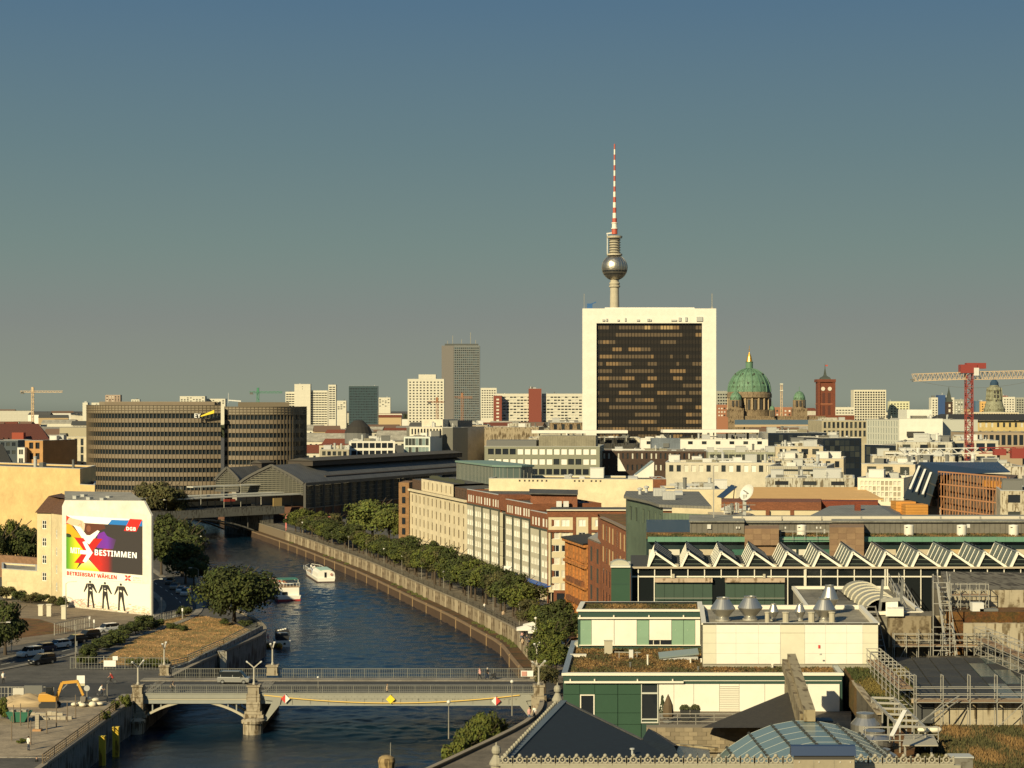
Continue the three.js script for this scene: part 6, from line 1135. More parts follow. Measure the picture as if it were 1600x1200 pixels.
// apartment slabs, hotels, distant towers: [label, px0, px1, top row, distance, wall, rows, pitch, window width, window height, floor height, set]
const farWall=m$.farWhite,farGrey=m$.farGrey,redShaft=m$.redShaft,blueG=m$.blueGreyGlass;
const farList=[
['tall dark hotel tower with a fine window grid',690,749.5,540,2380,m$.hotelGrey,34,2.6,1.9,1.7,3,[blueG,glass[1],glass[2]]],
['white apartment tower left of the dark hotel tower',637,694,592,1900,farWall,20,3.6,1.8,1.3,2.9,winSets.dark],
['blue-grey glass cube office on the skyline',545,590,603,2200,blueG,16,1.9,1.3,1.6,3.1,[glass[1],m$.cubeGlass]],
['white slab office with strip windows left of the glass cube',466,512,610,2500,farWall,14,4,3.5,1.4,3.2,[glass[2],glass[1]]],
['white stair tower end of the slab office',460,485,600,2495,farWall,2,30,1,1,3,[glass[1]]],
['white slab office wing at the edge of the bronze office',446,461,612,2505,farWall,12,4,3.4,1.5,3.2,[glass[1]]],
['white balcony tower with zigzag outline',513,525,601,2480,farWall,15,5,3.6,1.4,3,[glass[1]]],
['white hotel slab right of the dark hotel tower',751,776,606,2300,farWall,12,3,2,1.3,3,winSets.dark],
['long white balcony apartment slab left of the red stair shaft',773,836,615,1700,farWall,11,3.2,2.6,1.25,2.8,[glass[1],glass[2],blind[2]]],
['red stair shaft between two balcony slabs',826,846,607,1695,redShaft,0,4,1,1,3,winSets.dark],
['long white balcony apartment slab right of the red stair shaft',847,911,615,1702,farWall,11,3.2,2.6,1.25,2.8,[glass[1],glass[2],blind[2]]],
['narrow red gable end left of the balcony slabs',771,784,618,1690,redShaft,8,5,2.6,1.6,3.2,[blind[1]]],
['small grey slab between tower and cathedral',1119.5,1138,611,1900,farGrey,9,3,1.8,1.5,3.2,winSets.dark],
['low reddish house at the cathedral left',1120,1140,632,1800,m$.farRed,3,3,1.6,1.5,3.4,winSets.pale],
['red and cream house between the cathedral domes',1210,1238,636,2000,m$.farRed,3,4,2,2,4,winSets.pale],
['white low hall right of the red tower',1305,1335,636,2150,farWall,3,3.6,2.4,1.2,3.2,winSets.dark],
['white gridded apartment slab right of the red tower',1334,1384.5,609,2250,m$.gridWhite,14,3.3,2.2,1.9,3,winSets.dark],
['pale yellow apartment house near the gallery cube',1390,1421,627,2300,m$.paleYellow,5,3.6,2.2,1.4,3,winSets.dark],
['white tower with dark blue stair strip',1455,1471,621,2200,farWall,10,3.4,1.7,1.5,3,winSets.dark],
['navy stair strip of the white tower',1466,1477,617,2198,m$.navyStrip,0,4,1,1,3,winSets.dark],
['white tower right of the navy stair strip',1476,1491,621,2203,farWall,10,3.4,1.7,1.5,3,winSets.dark],
['low pale block right of the steeple',1491,1506,624,2300,farGrey,7,3.4,1.7,1.5,3,winSets.pale],
['blue-sided apartment house left of the domed tower',1524,1532,626,2200,m$.blueSide,0,4,2,1,3,winSets.dark],
['ochre-fronted apartment house left of the domed tower',1532,1543,627,2195,m$.ochreFar,6,3.2,1.7,1.4,3,winSets.dark],
['red-topped tower right of the domed tower',1563,1575,618,2260,m$.farRed2,0,4,2,1,3,winSets.dark],
['white tower right of the domed tower',1567,1586,620,2250,farWall,10,3.4,1.6,1.4,3,winSets.dark],
['grey slab at the right picture edge',1587,1640,621,2300,farGrey,9,3.2,2,1.6,3,winSets.dark],
['twin brown and white tower far behind the bronze office',164.5,188,617,3800,m$.twinBrown,12,6,3,1.6,3,winSets.mixed],
['low white far block beside the twin tower',143,164,629,3900,farWall,2,6,3,1.6,3,winSets.mixed],
['pale far block right of the twin tower',205,218,624,3900,farWall,4,6,3,1.6,3,winSets.mixed],
['small white far block left of the pale far block',192,205,628,3950,farWall,2,6,3,1.6,3,winSets.mixed],
['pale far block group above the bronze office, stepped',281,320,619,3600,farWall,5,6,3.5,1.6,3,winSets.mixed],
['lower pale far block above the bronze office',320,352,623,3620,farWall,3,6,3.5,1.6,3,winSets.mixed],
['white chimney house in the far left trees',129,137,629,2900,farWall,0,6,3,1,3,winSets.mixed],
['far white block left of the blue-grey cube',526,541,626,2800,farWall,4,5,3,1.4,3,winSets.mixed],
['far pale block right of the blue-grey cube',591,610,621,3300,farWall,5,5,3,1.4,3,winSets.mixed],
];
for(const[l,a,c,top,d,wall,rows,pitch,w,h,fh,set]of farList){
const b=block({name:'far_building',label:l,foot:rect(a,c,d,d,Math.min(30,Math.max(12,(c - a)*d / F*.5))),y1:gy(top,d)- .8,ph:.7,wall,fac:rows?{0:{rows,pitch,w,h,fh,sill:gy(top,d)- 1.2 - rows*fh,rec:.25,set,margin:.8}}:{},roof:greyR,clutter:d<2000?3:1});
if(top===540){$g().prism(rect(695,747,d + 2,d + 2,20),gy(541,d),gy(537,d)).mk('roof_sign_band',m$.signBand,b);for(const[px,t]of[[707,524],[735,519],[699,532],[743,531],[721,530]])$g().box(gx(px,d),gy(538,d),-d - 8,.7,gy(t,d)- gy(538,d),.7).mk('mast',m$.mast,b);$g().prism([V(690,d - .2),V(709,d - .2),V(709,d),V(690,d)],0,gy(540,d)).mk('pale_bay',m$.bayPale,b);}
if(top===592)$g().prism(rect(654,681,d + 4,d + 4,14),gy(594,d),gy(585,d)).mk('plant_storey',farWall,b);
}
// far left: roofs of the old quarter
{
const d=800;const k=thing('long_red_roof_house','long house with a steep dark red dormer roof at the left edge','house',[gx(-30,860),0,-860]);$g().prism([V(-40,860),V(80,850),V(80,880),V(-40,890)],0,gy(692,860)).mk('wall',beige,k);{const e=gy(693,855),r=gy(662,870),p=(px,dd,y)=>[gx(px,dd),y,-dd];$g().quad(p(-40,859,e),p(82,849,e),p(60,868,r),p(-40,876,r)).tri(p(82,849,e),p(84,885,e),p(60,868,r)).quad(p(84,885,e),p(-40,893,e),p(-40,876,r),p(60,868,r)).mk('roof',m$.tileDark,k);for(let i=0;i<9;i++){const px=3 + i*7.5;if(i>2&&i<5)continue;$g().box(gx(px,856),gy(689,856),-857,1.2,1.5,2).mk('dormer',m$.tileDark2,k);}$g().box(gx(28,852),gy(688,852),-853.5,5.4,3.6,4).mk('red_roof_hatch',m$.hatchRed,k);}
const o=mid('orange brick house with arched loggias left of the hotel',39,67,762,760,30,688,m$.loggiaOrange,topW(688,761,3,4.4,{cols:2,w:1.9,h:2.6,rec:.6,set:[glass[0]],parts:true,m0:1.4,m1:1}),{roof:tarR,clutter:2});
block({name:'city_block',label:'brown flank of the orange loggia house',foot:[V(67.3,760),V(82,774),V(82,790),V(67.3,792)],y1:gy(689,765)- .8,wall:m$.flankBrown,fac:{0:topW(689,765,3,4.4,{cols:2,w:1.4,h:2.4})},roof:tarR});
mid('white narrow house left of the orange loggia house',27,38.5,758,758,20,699,whiteP,topW(699,758,3,3.6,{cols:2,w:.8,h:2}),{roof:tarR,clutter:0});
const ho=mid('pale hotel with stacked narrow window strips and letters',83,135,810,806,30,682,m$.hotelPale,topW(682,808,6,3.5,{cols:5,w:1.4,h:3.0,rec:.2,set:[glass[0],glass[1]]}),{roof:greyR,clutter:3});
$g().prism(rect(93,135,814,810,20),28,gy(668,812)).mk('attic_storey',m$.atticGrey,ho);
'MELIÁ'.split('').forEach((c,i)=>{const m=new THREE.Mesh(new TextGeometry(c,{font,size:1.3,depth:.12,curveSegments:2}),m$.letterGrey);m.name='hotel_letter';const bs=baseOf(ho),px=84.5 + i*6.6;m.position.set(gx(px,807.5)- bs[0],gy(706,807)- bs[1],-809.6 +(px - 83)*.075 + .25 - bs[2]);ho.add(m);});
mid('slate blue house with glazed top at the left edge',-20,28,800,800,24,688,m$.slateBlue,topW(688,800,2,3.5,{pitch:2.6,w:1.6,h:1.6}),{roof:m$.slateBlue,clutter:0});
const sg=mid('steep black roofed house with pale eaves storey at the left edge',-30,20,600,600,22,726,m$.paleEaves,topW(726,600,2,3,{pitch:1.6,w:.9,h:2,set:[glass[0],blind[2]],parts:true}),{roof:tarR,clutter:0});{const p=(px,py,dd)=>[gx(px,dd),gy(py,dd),-dd];$g().quad(p(-30,726,600),p(20,726,600),p(4,694,612),p(-30,692,612)).tri(p(20,726,600),p(20,722,622),p(4,694,612)).mk('steep_roof',m$.roofSlateDark,sg);}
$g();
// scattered roofs out to the horizon
const rg=[];for(const m of[tileRed,m$.farRoofBrown,m$.farRoofGrey,m$.farRoofDark,paleR])rg.push(m);
const wl=[farWall,beige,pale,m$.farOchre,whiteP];let nH=0;
const tone={farWhite:'white',beigeWall:'beige',paleWall:'pale',farOchre:'ochre',whitePanel:'bright white',tileRed:'red',farRoofBrown:'brown',farRoofGrey:'grey',farRoofDark:'black',roofPale:'pale'};
const house=(x,dd,w,dp,h,rot,flat,zone)=>{const wm=pick(wl),rm=pick(rg),k=thing('old_town_house',`${w > 36 ? 'long' : w > 24 ? 'wide' : 'small'} ${tone[wm.name]} house with ${flat ? 'flat' : 'pitched'} ${tone[rm.name]} roof, ${dd < 1250 ? 'nearer' : dd < 1800 ? 'middle' : dd < 2600 ? 'farther' : 'last'} row ${zone}`,'house',[x,0,-dd],'far roofs ' + zone);$g().box(x,0,-dd,w,h,dp,rot).mk('wall',wm,k);const c=Math.cos(rot),s=Math.sin(rot),P=(a,y,e)=>[x + a*c + e*s,y,-dd - a*s + e*c];if(flat)$g().box(x,h,-dd,w + .6,.5,dp + .6,rot).mk('roof',rm,k);else $g().quad(P(-w / 2 - .4,h,dp / 2 + .4),P(w / 2 + .4,h,dp / 2 + .4),P(w / 2,h + dp*.32,0),P(-w / 2,h + dp*.32,0)).quad(P(w / 2 + .4,h,-dp / 2 - .4),P(-w / 2 - .4,h,-dp / 2 - .4),P(-w / 2,h + dp*.32,0),P(w / 2,h + dp*.32,0)).tri(P(-w / 2,h,dp / 2),P(-w / 2,h + dp*.32,0),P(-w / 2,h,-dp / 2)).tri(P(w / 2,h,dp / 2),P(w / 2,h,-dp / 2),P(w / 2,h + dp*.32,0)).mk('roof',rm,k);if(dd<2200){const n=Math.max(2,Math.floor(w / 3.2)),q=$g();for(let i=0;i<n;i++)for(let j=0;j<2;j++){const a=-w / 2 + w*(i + .5) / n,y=h - 3 - j*3.4;q.quad(P(a - .6,y,dp / 2 + .06),P(a + .6,y,dp / 2 + .06),P(a + .6,y + 1.8,dp / 2 + .06),P(a - .6,y + 1.8,dp / 2 + .06));}q.mk('windows',glass[1],k,true);}};
const put=(zone,n,px0,px1,d0,d1,h0,h1,w0,w1)=>{for(let i=0;i<n;i++){const t=(i + rnd()) / n,dd=d0 +(d1 - d0)*t,px=rr(px0,px1),w=rr(w0,w1);house(gx(px,dd),dd,w,rr(11,15),rr(h0,h1),rr(-.35,.35),rnd()<.45,zone);}};
put('right of the bronze office',44,478,640,900,1700,19,25,16,34);put('left of the bronze office',66,-130,150,930,2600,18,25,22,52);put('behind the pale stone offices',30,600,760,1000,1900,19,26,18,40);
put('below the cathedral',26,1119,1600,1150,1650,20,28,22,46);put('behind the red tower',30,1119,1620,2350,3200,28,42,20,55);put('left of the white framed tower',18,760,920,1150,1650,20,29,20,44);put('on the left horizon',36,-40,700,2700,4200,24,40,25,70);
// dark copper-roofed hall and low cones among the roofs
const cn=thing('black_cone_roof','broad black cone roof among the far houses right of the bronze office','building',[gx(560,1000),0,-1000]);$g().lathe(gx(560,1000),-1000,[[7.4,0],[7.4,gy(676,1000)]],20).mk('wall',m$.unitDark,cn);$g().lathe(gx(560,1000),-1000,[[7.6,gy(676,1000)],[6.2,gy(667,1000)],[2.6,gy(657,1000)],[0,gy(656,1000)]],20).mk('cone_roof',m$.coneBlack,cn);
}
// far woods on the horizon
{
const g=$g(),cs=[];for(let i=0;i<3600;i++){const dd=rr(2600,7500),px=rr(-30,1630),x=gx(px,dd),s=rr(6,16),h=rr(6,17)+(dd - 2600)*.0025,z=-dd;const a=rr(0,3);for(let k=0;k<3;k++){const q=a + k*2.1,c=Math.cos(q)*s,e=Math.sin(q)*s;g.tri([x - c,0,z - e],[x + c,0,z + e],[x + rr(-.4,.4)*s,h*rr(.75,1.1),z]);g.tri([x - c*1.1,h*.75,z - e],[x + c*.9,h*.7,z + e],[x,h*rr(.2,.4),z + 1]);}}
const m=g.mk('far_woods',m$.woods);m.userData={kind:'stuff',label:'dark far woods along the horizon',category:'trees'};
}
// cranes
function lattice(g,a,b,w,n,t){ // square lattice boom or mast between two points
const A=new THREE.Vector3(...a),B=new THREE.Vector3(...b),d=B.clone().sub(A).normalize(),s=Math.abs(d.y)>.9?new THREE.Vector3(1,0,0):new THREE.Vector3(-d.z,0,d.x).normalize(),u=s.clone().cross(d).normalize();
const P=(f,i,j)=>{const v=A.clone().lerp(B,f).addScaledVector(s,i*w / 2).addScaledVector(u,j*w / 2);return[v.x,v.y,v.z];};
for(const[i,j]of[[-1,-1],[1,-1],[1,1],[-1,1]])g.bar(P(0,i,j),P(1,i,j),t);
for(let k=0;k<n;k++){const f=k / n,h=(k + 1) / n,o=k % 2?1:-1;g.bar(P(f,-o,1),P(h,o,1),t*.7).bar(P(f,-o,-1),P(h,o,-1),t*.7).bar(P(f,1,-o),P(h,1,o),t*.7).bar(P(f,-1,-o),P(h,-1,o),t*.7).bar(P(f,-1,1),P(f,1,1),t*.7).bar(P(f,-1,-1),P(f,1,-1),t*.7);}
}
{
const d=520,Y=py=>gy(py,d),X=px=>gx(px,d),red=m$.craneRed,tan=m$.craneTan,b=thing('tower_crane','big tower crane with red lattice mast and pale jib','crane',[X(1514),0,-d]),g=$g();lattice(g,[X(1514),0,-d],[X(1514),Y(582),-d],1.85,40,.22);g.mk('mast',red,b,false);
$g().box(X(1512),Y(583),-d,4.6,2.4,3).box(X(1524),Y(576),-d,5.5,1.6,2.4).mk('slewing_unit',red,b);$g().box(X(1523.5),Y(587),-d + 1,1.4,2.2,1.4).mk('cab',m$.unitWhite,b);
const j=$g();lattice(j,[X(1510),Y(587),-d],[X(1426),Y(590),-d],2,22,.17);j.mk('counter_jib',tan,b);const j2=$g();lattice(j2,[X(1522),Y(587),-d],[X(1650),Y(584),-d],2.2,34,.17);j2.mk('jib',tan,b);$g().bar([X(1426),Y(594),-d],[X(1426),Y(592),-d],1.0).mk('jib_tip',m$.unitDark,b);const cb=$g();let q=null;for(let i=0;i<=12;i++){const t=i / 12,p=[X(1436 + 170*t),Y(596 + 10*4*t*(1 - t)),-d + 1];if(q)cb.bar(q,p,.07);q=p;}cb.mk('cable',m$.cable,b);
const e=thing('lying_crane_jib','white and red crane jib lying over the roofs','crane jib',[gx(1405,470),24,-470]),h=$g(),h2=$g();lattice(h,[gx(1405,470),gy(706,470),-470],[gx(1528,470),gy(704,470),-470],1.4,12,.2);lattice(h2,[gx(1528,470),gy(704,470),-470],[gx(1640,470),gy(702,470),-470],1.4,12,.2);h.mk('white_section',m$.unitWhite,e);h2.mk('red_section',red,e);for(const px of[1440,1500,1560,1600])$g().box(gx(px,471),0,-471,.6,gy(707,471),.6).mk('support',m$.mast,e);$g().box(gx(1590,470),gy(716,470),-469,4,2.6,2).box(gx(1560,470),gy(711,470),-469,3,1.6,2).mk('hoist_machinery',red,e);
const far=(px,py0,py1,dd,x0,x1,mt,l)=>{const k=thing('tower_crane',l,'crane',[gx(px,dd),0,-dd]),m=$g(),n=$g();lattice(m,[gx(px,dd),0,-dd],[gx(px,dd),gy(py0,dd),-dd],dd*.0011,14,dd*.00022);m.mk('mast',mt,k);lattice(n,[gx(x0,dd),gy(py1,dd),-dd],[gx(x1,dd),gy(py1,dd),-dd],dd*.0008,16,dd*.0002);n.mk('jib',mt,k);$g().box(gx(px,dd),gy(py1,dd),-dd,dd*.0012,dd*.0025,dd*.0012).mk('tower_head',mt,k);$g().box(gx(x0 + 3,dd),gy(py1 + 3.5,dd),-dd,dd*.0016,dd*.0012,dd*.001).mk('counterweight',m$.unitDark,k);};
far(51,606,612,2900,32,98,tan,'thin tan tower crane on the far left skyline');far(403,611,613,1500,390,441,m$.craneGreen,'small green tower crane behind the bronze office');far(683,622,628,1500,668,694,m$.craneBrown,'small rust crane before the white apartment tower');far(722,620,621,1600,710,738,m$.craneBrown,'small rust crane before the dark hotel tower');
const ms=thing('radio_mast','thin lattice mast between the cathedral domes','mast',[gx(1221,1900),0,-1900]),mg=$g();lattice(mg,[gx(1221,1900),0,-1900],[gx(1221,1900),gy(600,1900),-1900],1.8,20,.35);mg.mk('mast',tan,ms);for(const py of[601,611])$g().box(gx(1221,1900),gy(py,1900),-1900,3,1.2,3).mk('platform',farWall,ms);
}
// parliament offices in the foreground right
const gGreen=m$.panelGreen,gBand=m$.bandGreen,gPale=m$.panelPale,wPanel=m$.panelWhite,wTrim=m$.trimWhite,sedum=m$.sedumRoof,copper=m$.fasciaCopper,stainless=m$.stainless,galv=m$.galvanised,grimy=m$.grimyConcrete,stoneB=m$.stoneBrown;
const quadPart=(root,name,mat,pl,pr,d,ptop,pbot,t=.08)=>$g().prism([V(pl,d),V(pr,d),V(pr,d + t),V(pl,d + t)],gy(pbot,d),gy(ptop,d),true,true).mk(name,mat,root);
// low plants as small blades on a roof: one mass
function tufts(name,label,poly,y_,n,h,mat){
const g=$g(),xs=poly.map(p=>p[0]),zs=poly.map(p=>p[1]),inP=(x,z)=>{let c=false;for(let i=0,j=poly.length - 1;i<poly.length;j=i++)if((poly[i][1]>z)!==(poly[j][1]>z)&&x<(poly[j][0]- poly[i][0])*(z - poly[i][1]) / (poly[j][1]- poly[i][1])+ poly[i][0])c=!c;return c;};
const x0=Math.min(...xs),x1=Math.max(...xs),z0=Math.min(...zs),z1=Math.max(...zs);g.c=[];
for(let k=0,t=0;k<n&&t<n*6;t++){const x=rr(x0,x1),z=rr(z0,z1);if(!inP(x,z))continue;k++;const y=typeof y_==='function'?y_(x,z):y_;const f=Math.sin(x*.9 + 2)*Math.sin(z*.7)+ Math.sin(x*2.3)*.4 + rr(-.5,.5),c=f>.35?[.21,.125,.045]:f>-.1?[.135,.09,.034]:[.07,.065,.023],b=rr(.7,1.25);for(let i=0;i<2;i++){const a=rr(0,6.3),w=rr(.05,.12),hh=h*rr(.5,1.3);g.tri([x - Math.cos(a)*w,y,z - Math.sin(a)*w],[x + Math.cos(a)*w,y,z + Math.sin(a)*w],[x + rr(-.12,.12),y + hh,z + rr(-.12,.12)]);for(let q=0;q<3;q++)g.c.push(c[0]*b,c[1]*b,c[2]*b);}}
const m=g.mk(name,mat??m$.bladeMat);m.userData={kind:'stuff',label,category:'grass'};return m;
}
{ // front block with green roof and terrace
const d=144,yr=21.75,foot=[V(880,d),V(1316,d),[gx(1316,d)+ 1.4,-164],[gx(880,d)+ 1.4,-164]],b=thing('green_front_block','dark green panelled office block with a dry planted roof and white blinds','office block',[foot[0][0],0,foot[0][1]]);
$g().prism(foot,0,yr,false).mk('wall',gBand,b);$g().prism(inset(foot,.3),yr - .2,yr,true,false,false).mk('planted_roof',sedum,b);
tufts('roof_plants','dry brown sedum growing on the front green roof',inset(foot,.5),yr,9000,.13);
const rim=$g(),o1=inset(foot,-.12),i1=inset(foot,.32);foot.forEach((_,i)=>{const k=(i + 1)% 4,P=(q,y)=>[q[0],y,q[1]];$g().quad(P(o1[i],yr + .2),P(o1[k],yr + .2),P(i1[k],yr + .2),P(i1[i],yr + .2)).quad(P(o1[i],yr),P(o1[k],yr),P(o1[k],yr + .2),P(o1[i],yr + .2)).quad(P(i1[k],yr - .05),P(i1[i],yr - .05),P(i1[i],yr + .2),P(i1[k],yr + .2)).mk('roof_edge',i===0?wTrim:m$.edgeZinc,b);});
quadPart(b,'gutter_rail',wTrim,881.5,1068,d - .35,1064.5,1067.6,.14);for(const px of[890,928,995,1050])quadPart(b,'rail_bracket',wTrim,px,px + 2,d - .3,1061.5,1066,.3);quadPart(b,'fascia_line',wTrim,1068,1315,d - .06,1063.2,1064.2,.05);
// green wall panels, each a plate with open joints
const rows=[[1069.5,1084.6],[1085.2,1113.6],[1114.2,1131.5],[1132.1,1165]];for(const[y0,y1]of rows)for(const[x0,x1]of[[881,905.6],[929.4,965],[965.6,1001.5]])quadPart(b,'wall_panel',gGreen,x0 + .15,x1 - .15,d - .09,y0,y1);quadPart(b,'wall_panel',gGreen,906,929,d - .09,1069.5,1084.6);
quadPart(b,'window',glass[0],907.5,927.5,d - .03,1087,1165);for(const[x0,x1,y0,y1]of[[906.3,908,1085.3,1165],[927.2,929,1085.3,1165],[908,927.2,1085.3,1087]])quadPart(b,'window_frame',wTrim,x0,x1,d - .14,y0,y1,.12);
quadPart(b,'window',glass[1],1003,1027.5,d - .03,1071,1082);quadPart(b,'window',glass[0],1003,1027.5,d - .03,1084.5,1123);for(const[x0,x1,y0,y1]of[[1001.7,1003,1069.5,1130],[1027,1028.6,1069.5,1130],[1003,1027,1082,1084.5],[1003,1027,1123,1124.8],[1003,1027,1128,1130]])quadPart(b,'window_frame',m$.frameSilver,x0,x1,d - .14,y0,y1,.12);
const xs=[1029.5,1053,1084,1124,1155,1195,1226,1262,1312];xs.slice(0,-1).forEach((x0,i)=>quadPart(b,'sun_blind',i===3||i===5?m$.blindCream:wPanel,x0 + .25,xs[i + 1]- .25,d - .12 -(i % 2)*.02,1069,1127));{const l=$g();for(let k=0;k<20;k++)l.prism([V(1124.5,d - .14),V(1154.5,d - .14),V(1154.5,d - .12),V(1124.5,d - .12)],gy(1126 - k*2.8,d),gy(1125.4 - k*2.8,d),true,true);l.mk('blind_lamellae',m$.lamella,b,true);}
$g().prism([V(1029,d),V(1330,d),V(1330,136),V(1029,136)].reverse(),15,gy(1137,136.5),true).mk('terrace',m$.terraceSlab,b);
// things on the roof
const R=(px,py)=>{const dd=(H - yr)*F / (py - HY);return[gx(px,dd),-dd];};
{const[x,z]=R(950.5,1021);const k=thing('roof_vent_box','beige boxed ventilator on the green front roof','ventilator',[x,yr,z]);$g().box(x,yr,z,.68,1.05,.6).box(x,yr + 1.05,z,.74,.06,.66).mk('housing',m$.beigeVent,k);}
{const[x,z]=R(908,1010);const k=thing('roof_dome_light','half-round skylight at the back of the green front roof','skylight',[x,yr,z]);const g=$g();for(let i=0;i<10;i++){const a=Math.PI*i / 10,c=Math.PI*(i + 1) / 10,P=(t,e)=>[x - Math.cos(t)*.62,yr + .14 + Math.sin(t)*.42,z + e];g.quad(P(a,.5),P(c,.5),P(c,-.5),P(a,-.5)).tri([x,yr + .14,z + .5],P(a,.5),P(c,.5));}g.mk('dome',m$.domeGlass,k);$g().box(x,yr,z,1.4,.14,1.1).mk('kerb',wTrim,k);}
{const[x,z]=R(899,1026);const k=thing('roof_hatch','flat pale hatch at the left edge of the green front roof','hatch',[x,yr,z]);$g().box(x + .25,yr,z,1.3,.16,.5).box(x + .25,yr + .16,z,1.36,.05,.56).mk('hatch',wTrim,k);}
{const[x,z]=R(1060,1030);const k=thing('flat_skylight','long tilted glass skylight on the green front roof','skylight',[x,yr,z]);$g().hexa([[x - 1.65,yr + .1,z + .5],[x + 1.65,yr + .45,z + .5],[x + 1.65,yr + .75,z - .5],[x - 1.65,yr + .4,z - .5],[x - 1.65,yr + .22,z + .5],[x + 1.65,yr + .57,z + .5],[x + 1.65,yr + .87,z - .5],[x - 1.65,yr + .52,z - .5]]).mk('glazing',m$.skyGlass,k);$g().box(x,yr,z,3.2,.25,.8).mk('kerb',m$.zinc,k);}
{const[x,z]=R(984,1028);const k=thing('pipe_manifold','small pipe manifold with white box on the green front roof','pipework',[x,yr,z]);$g().bar([x - 1.3,yr + .5,z],[x + .9,yr + .45,z],.07).mk('pipe',galv,k);$g().box(x + .1,yr,z + .1,.34,.7,.3).mk('valve_box',m$.unitWhite,k);for(const o of[-.9,.6])$g().box(x + o,yr,z,.06,.55,.06).mk('support',galv,k);}
[[985,1044,.4],[1079,1036,.3],[1096,1036,.3],[1091,1048,.25],[1207,1044,.25],[1012,1040,.8]].forEach(([px,py,h],i)=>{const[x,z]=R(px,py),k=thing('vent_pipe',['vent pipe in the middle of the green front roof','vent pipe beside the flat skylight, left one','vent pipe beside the flat skylight, right one','vent pipe near the front edge below the flat skylight','vent pipe below the white plant room','taller vent pipe behind the pipe manifold'][i],'vent pipe',[x,yr,z],'vent pipes on the green front roof');$g().lathe(x,z,[[.07,yr],[.07,yr + h],[.11,yr + h + .02],[.11,yr + h + .08],[0,yr + h + .1]],8).mk('pipe',i % 3?wTrim:m$.unitDark,k);});
// terrace furniture
const ty=gy(1137,136.5);{const x=gx(1044,139),k=thing('folded_parasol','folded brown parasol on the terrace before the white blinds','parasol',[x,ty,-139]);$g().lathe(x,-139,[[.34,ty + .35],[.42,ty + .5],[.36,ty + 1.3],[.14,ty + 1.85],[.02,ty + 2.1]],9).mk('cover',m$.parasolBrown,k);$g().lathe(x,-139,[[.05,ty],[.05,ty + .4]],6).lathe(x,-139,[[.4,ty],[.4,ty + .08],[0,ty + .1]],10).mk('stand',m$.unitDark,k);const x2=gx(1035,140.5),p=thing('slim_cypress','thin dark potted conifer beside the folded parasol','plant',[x2,ty,-140.5]);const g=$g();for(let i=0;i<120;i++){const h=rnd(),r=.2*(1 - h)+ .03,a=rr(0,6.28);const cx=x2 + Math.cos(a)*r,cz=-140.5 + Math.sin(a)*r,y=ty + .35 + h*1.35;g.tri([cx - .07,y,cz],[cx + .07,y,cz + .03],[cx + rr(-.05,.05),y + .16,cz]);}g.mk('foliage',m$.conifer,p);$g().lathe(x2,-140.5,[[.14,ty],[.2,ty + .4],[0,ty + .4]],8).mk('pot',m$.unitDark,p);}
[[1070,'potted shrub on the terrace, left of the pair'],[1086,'potted shrub on the terrace, right of the pair']].forEach(([px,l])=>{const dd=139.5,x=gx(px,dd),p=thing('potted_shrub',l,'potted plant',[x,ty,-dd],'potted terrace shrubs');$g().hexa([[x - .22,ty,-dd + .22],[x + .22,ty,-dd + .22],[x + .22,ty,-dd - .22],[x - .22,ty,-dd - .22],[x - .36,ty + .85,-dd + .36],[x + .36,ty + .85,-dd + .36],[x + .36,ty + .85,-dd - .36],[x - .36,ty + .85,-dd - .36]]).mk('pot',m$.potDark,p);const g=$g();for(let i=0;i<260;i++){const a=rr(0,6.28),e=rr(0,1.5),r=.42*Math.cbrt(rnd()),cx=x + Math.cos(a)*Math.cos(e)*r,cz=-dd + Math.sin(a)*Math.cos(e)*r,y=ty + .85 + Math.sin(e)*r*.8;g.tri([cx - .06,y,cz],[cx + .06,y + rr(-.04,.04),cz],[cx + rr(-.06,.06),y + .1,cz + rr(-.06,.06)]);}g.mk('foliage',m$.shrubLeaf,p);});
{const k=thing('terrace_railing','thin steel railing along the terrace before the white blinds','railing',[gx(1030,137),ty,-137]);const g=$g();railing(g,V(1030,137),V(1230,137),ty,.95,1.4,{t:.035,mid:[.4,.7]});g.mk('railing',galv,k);}
}
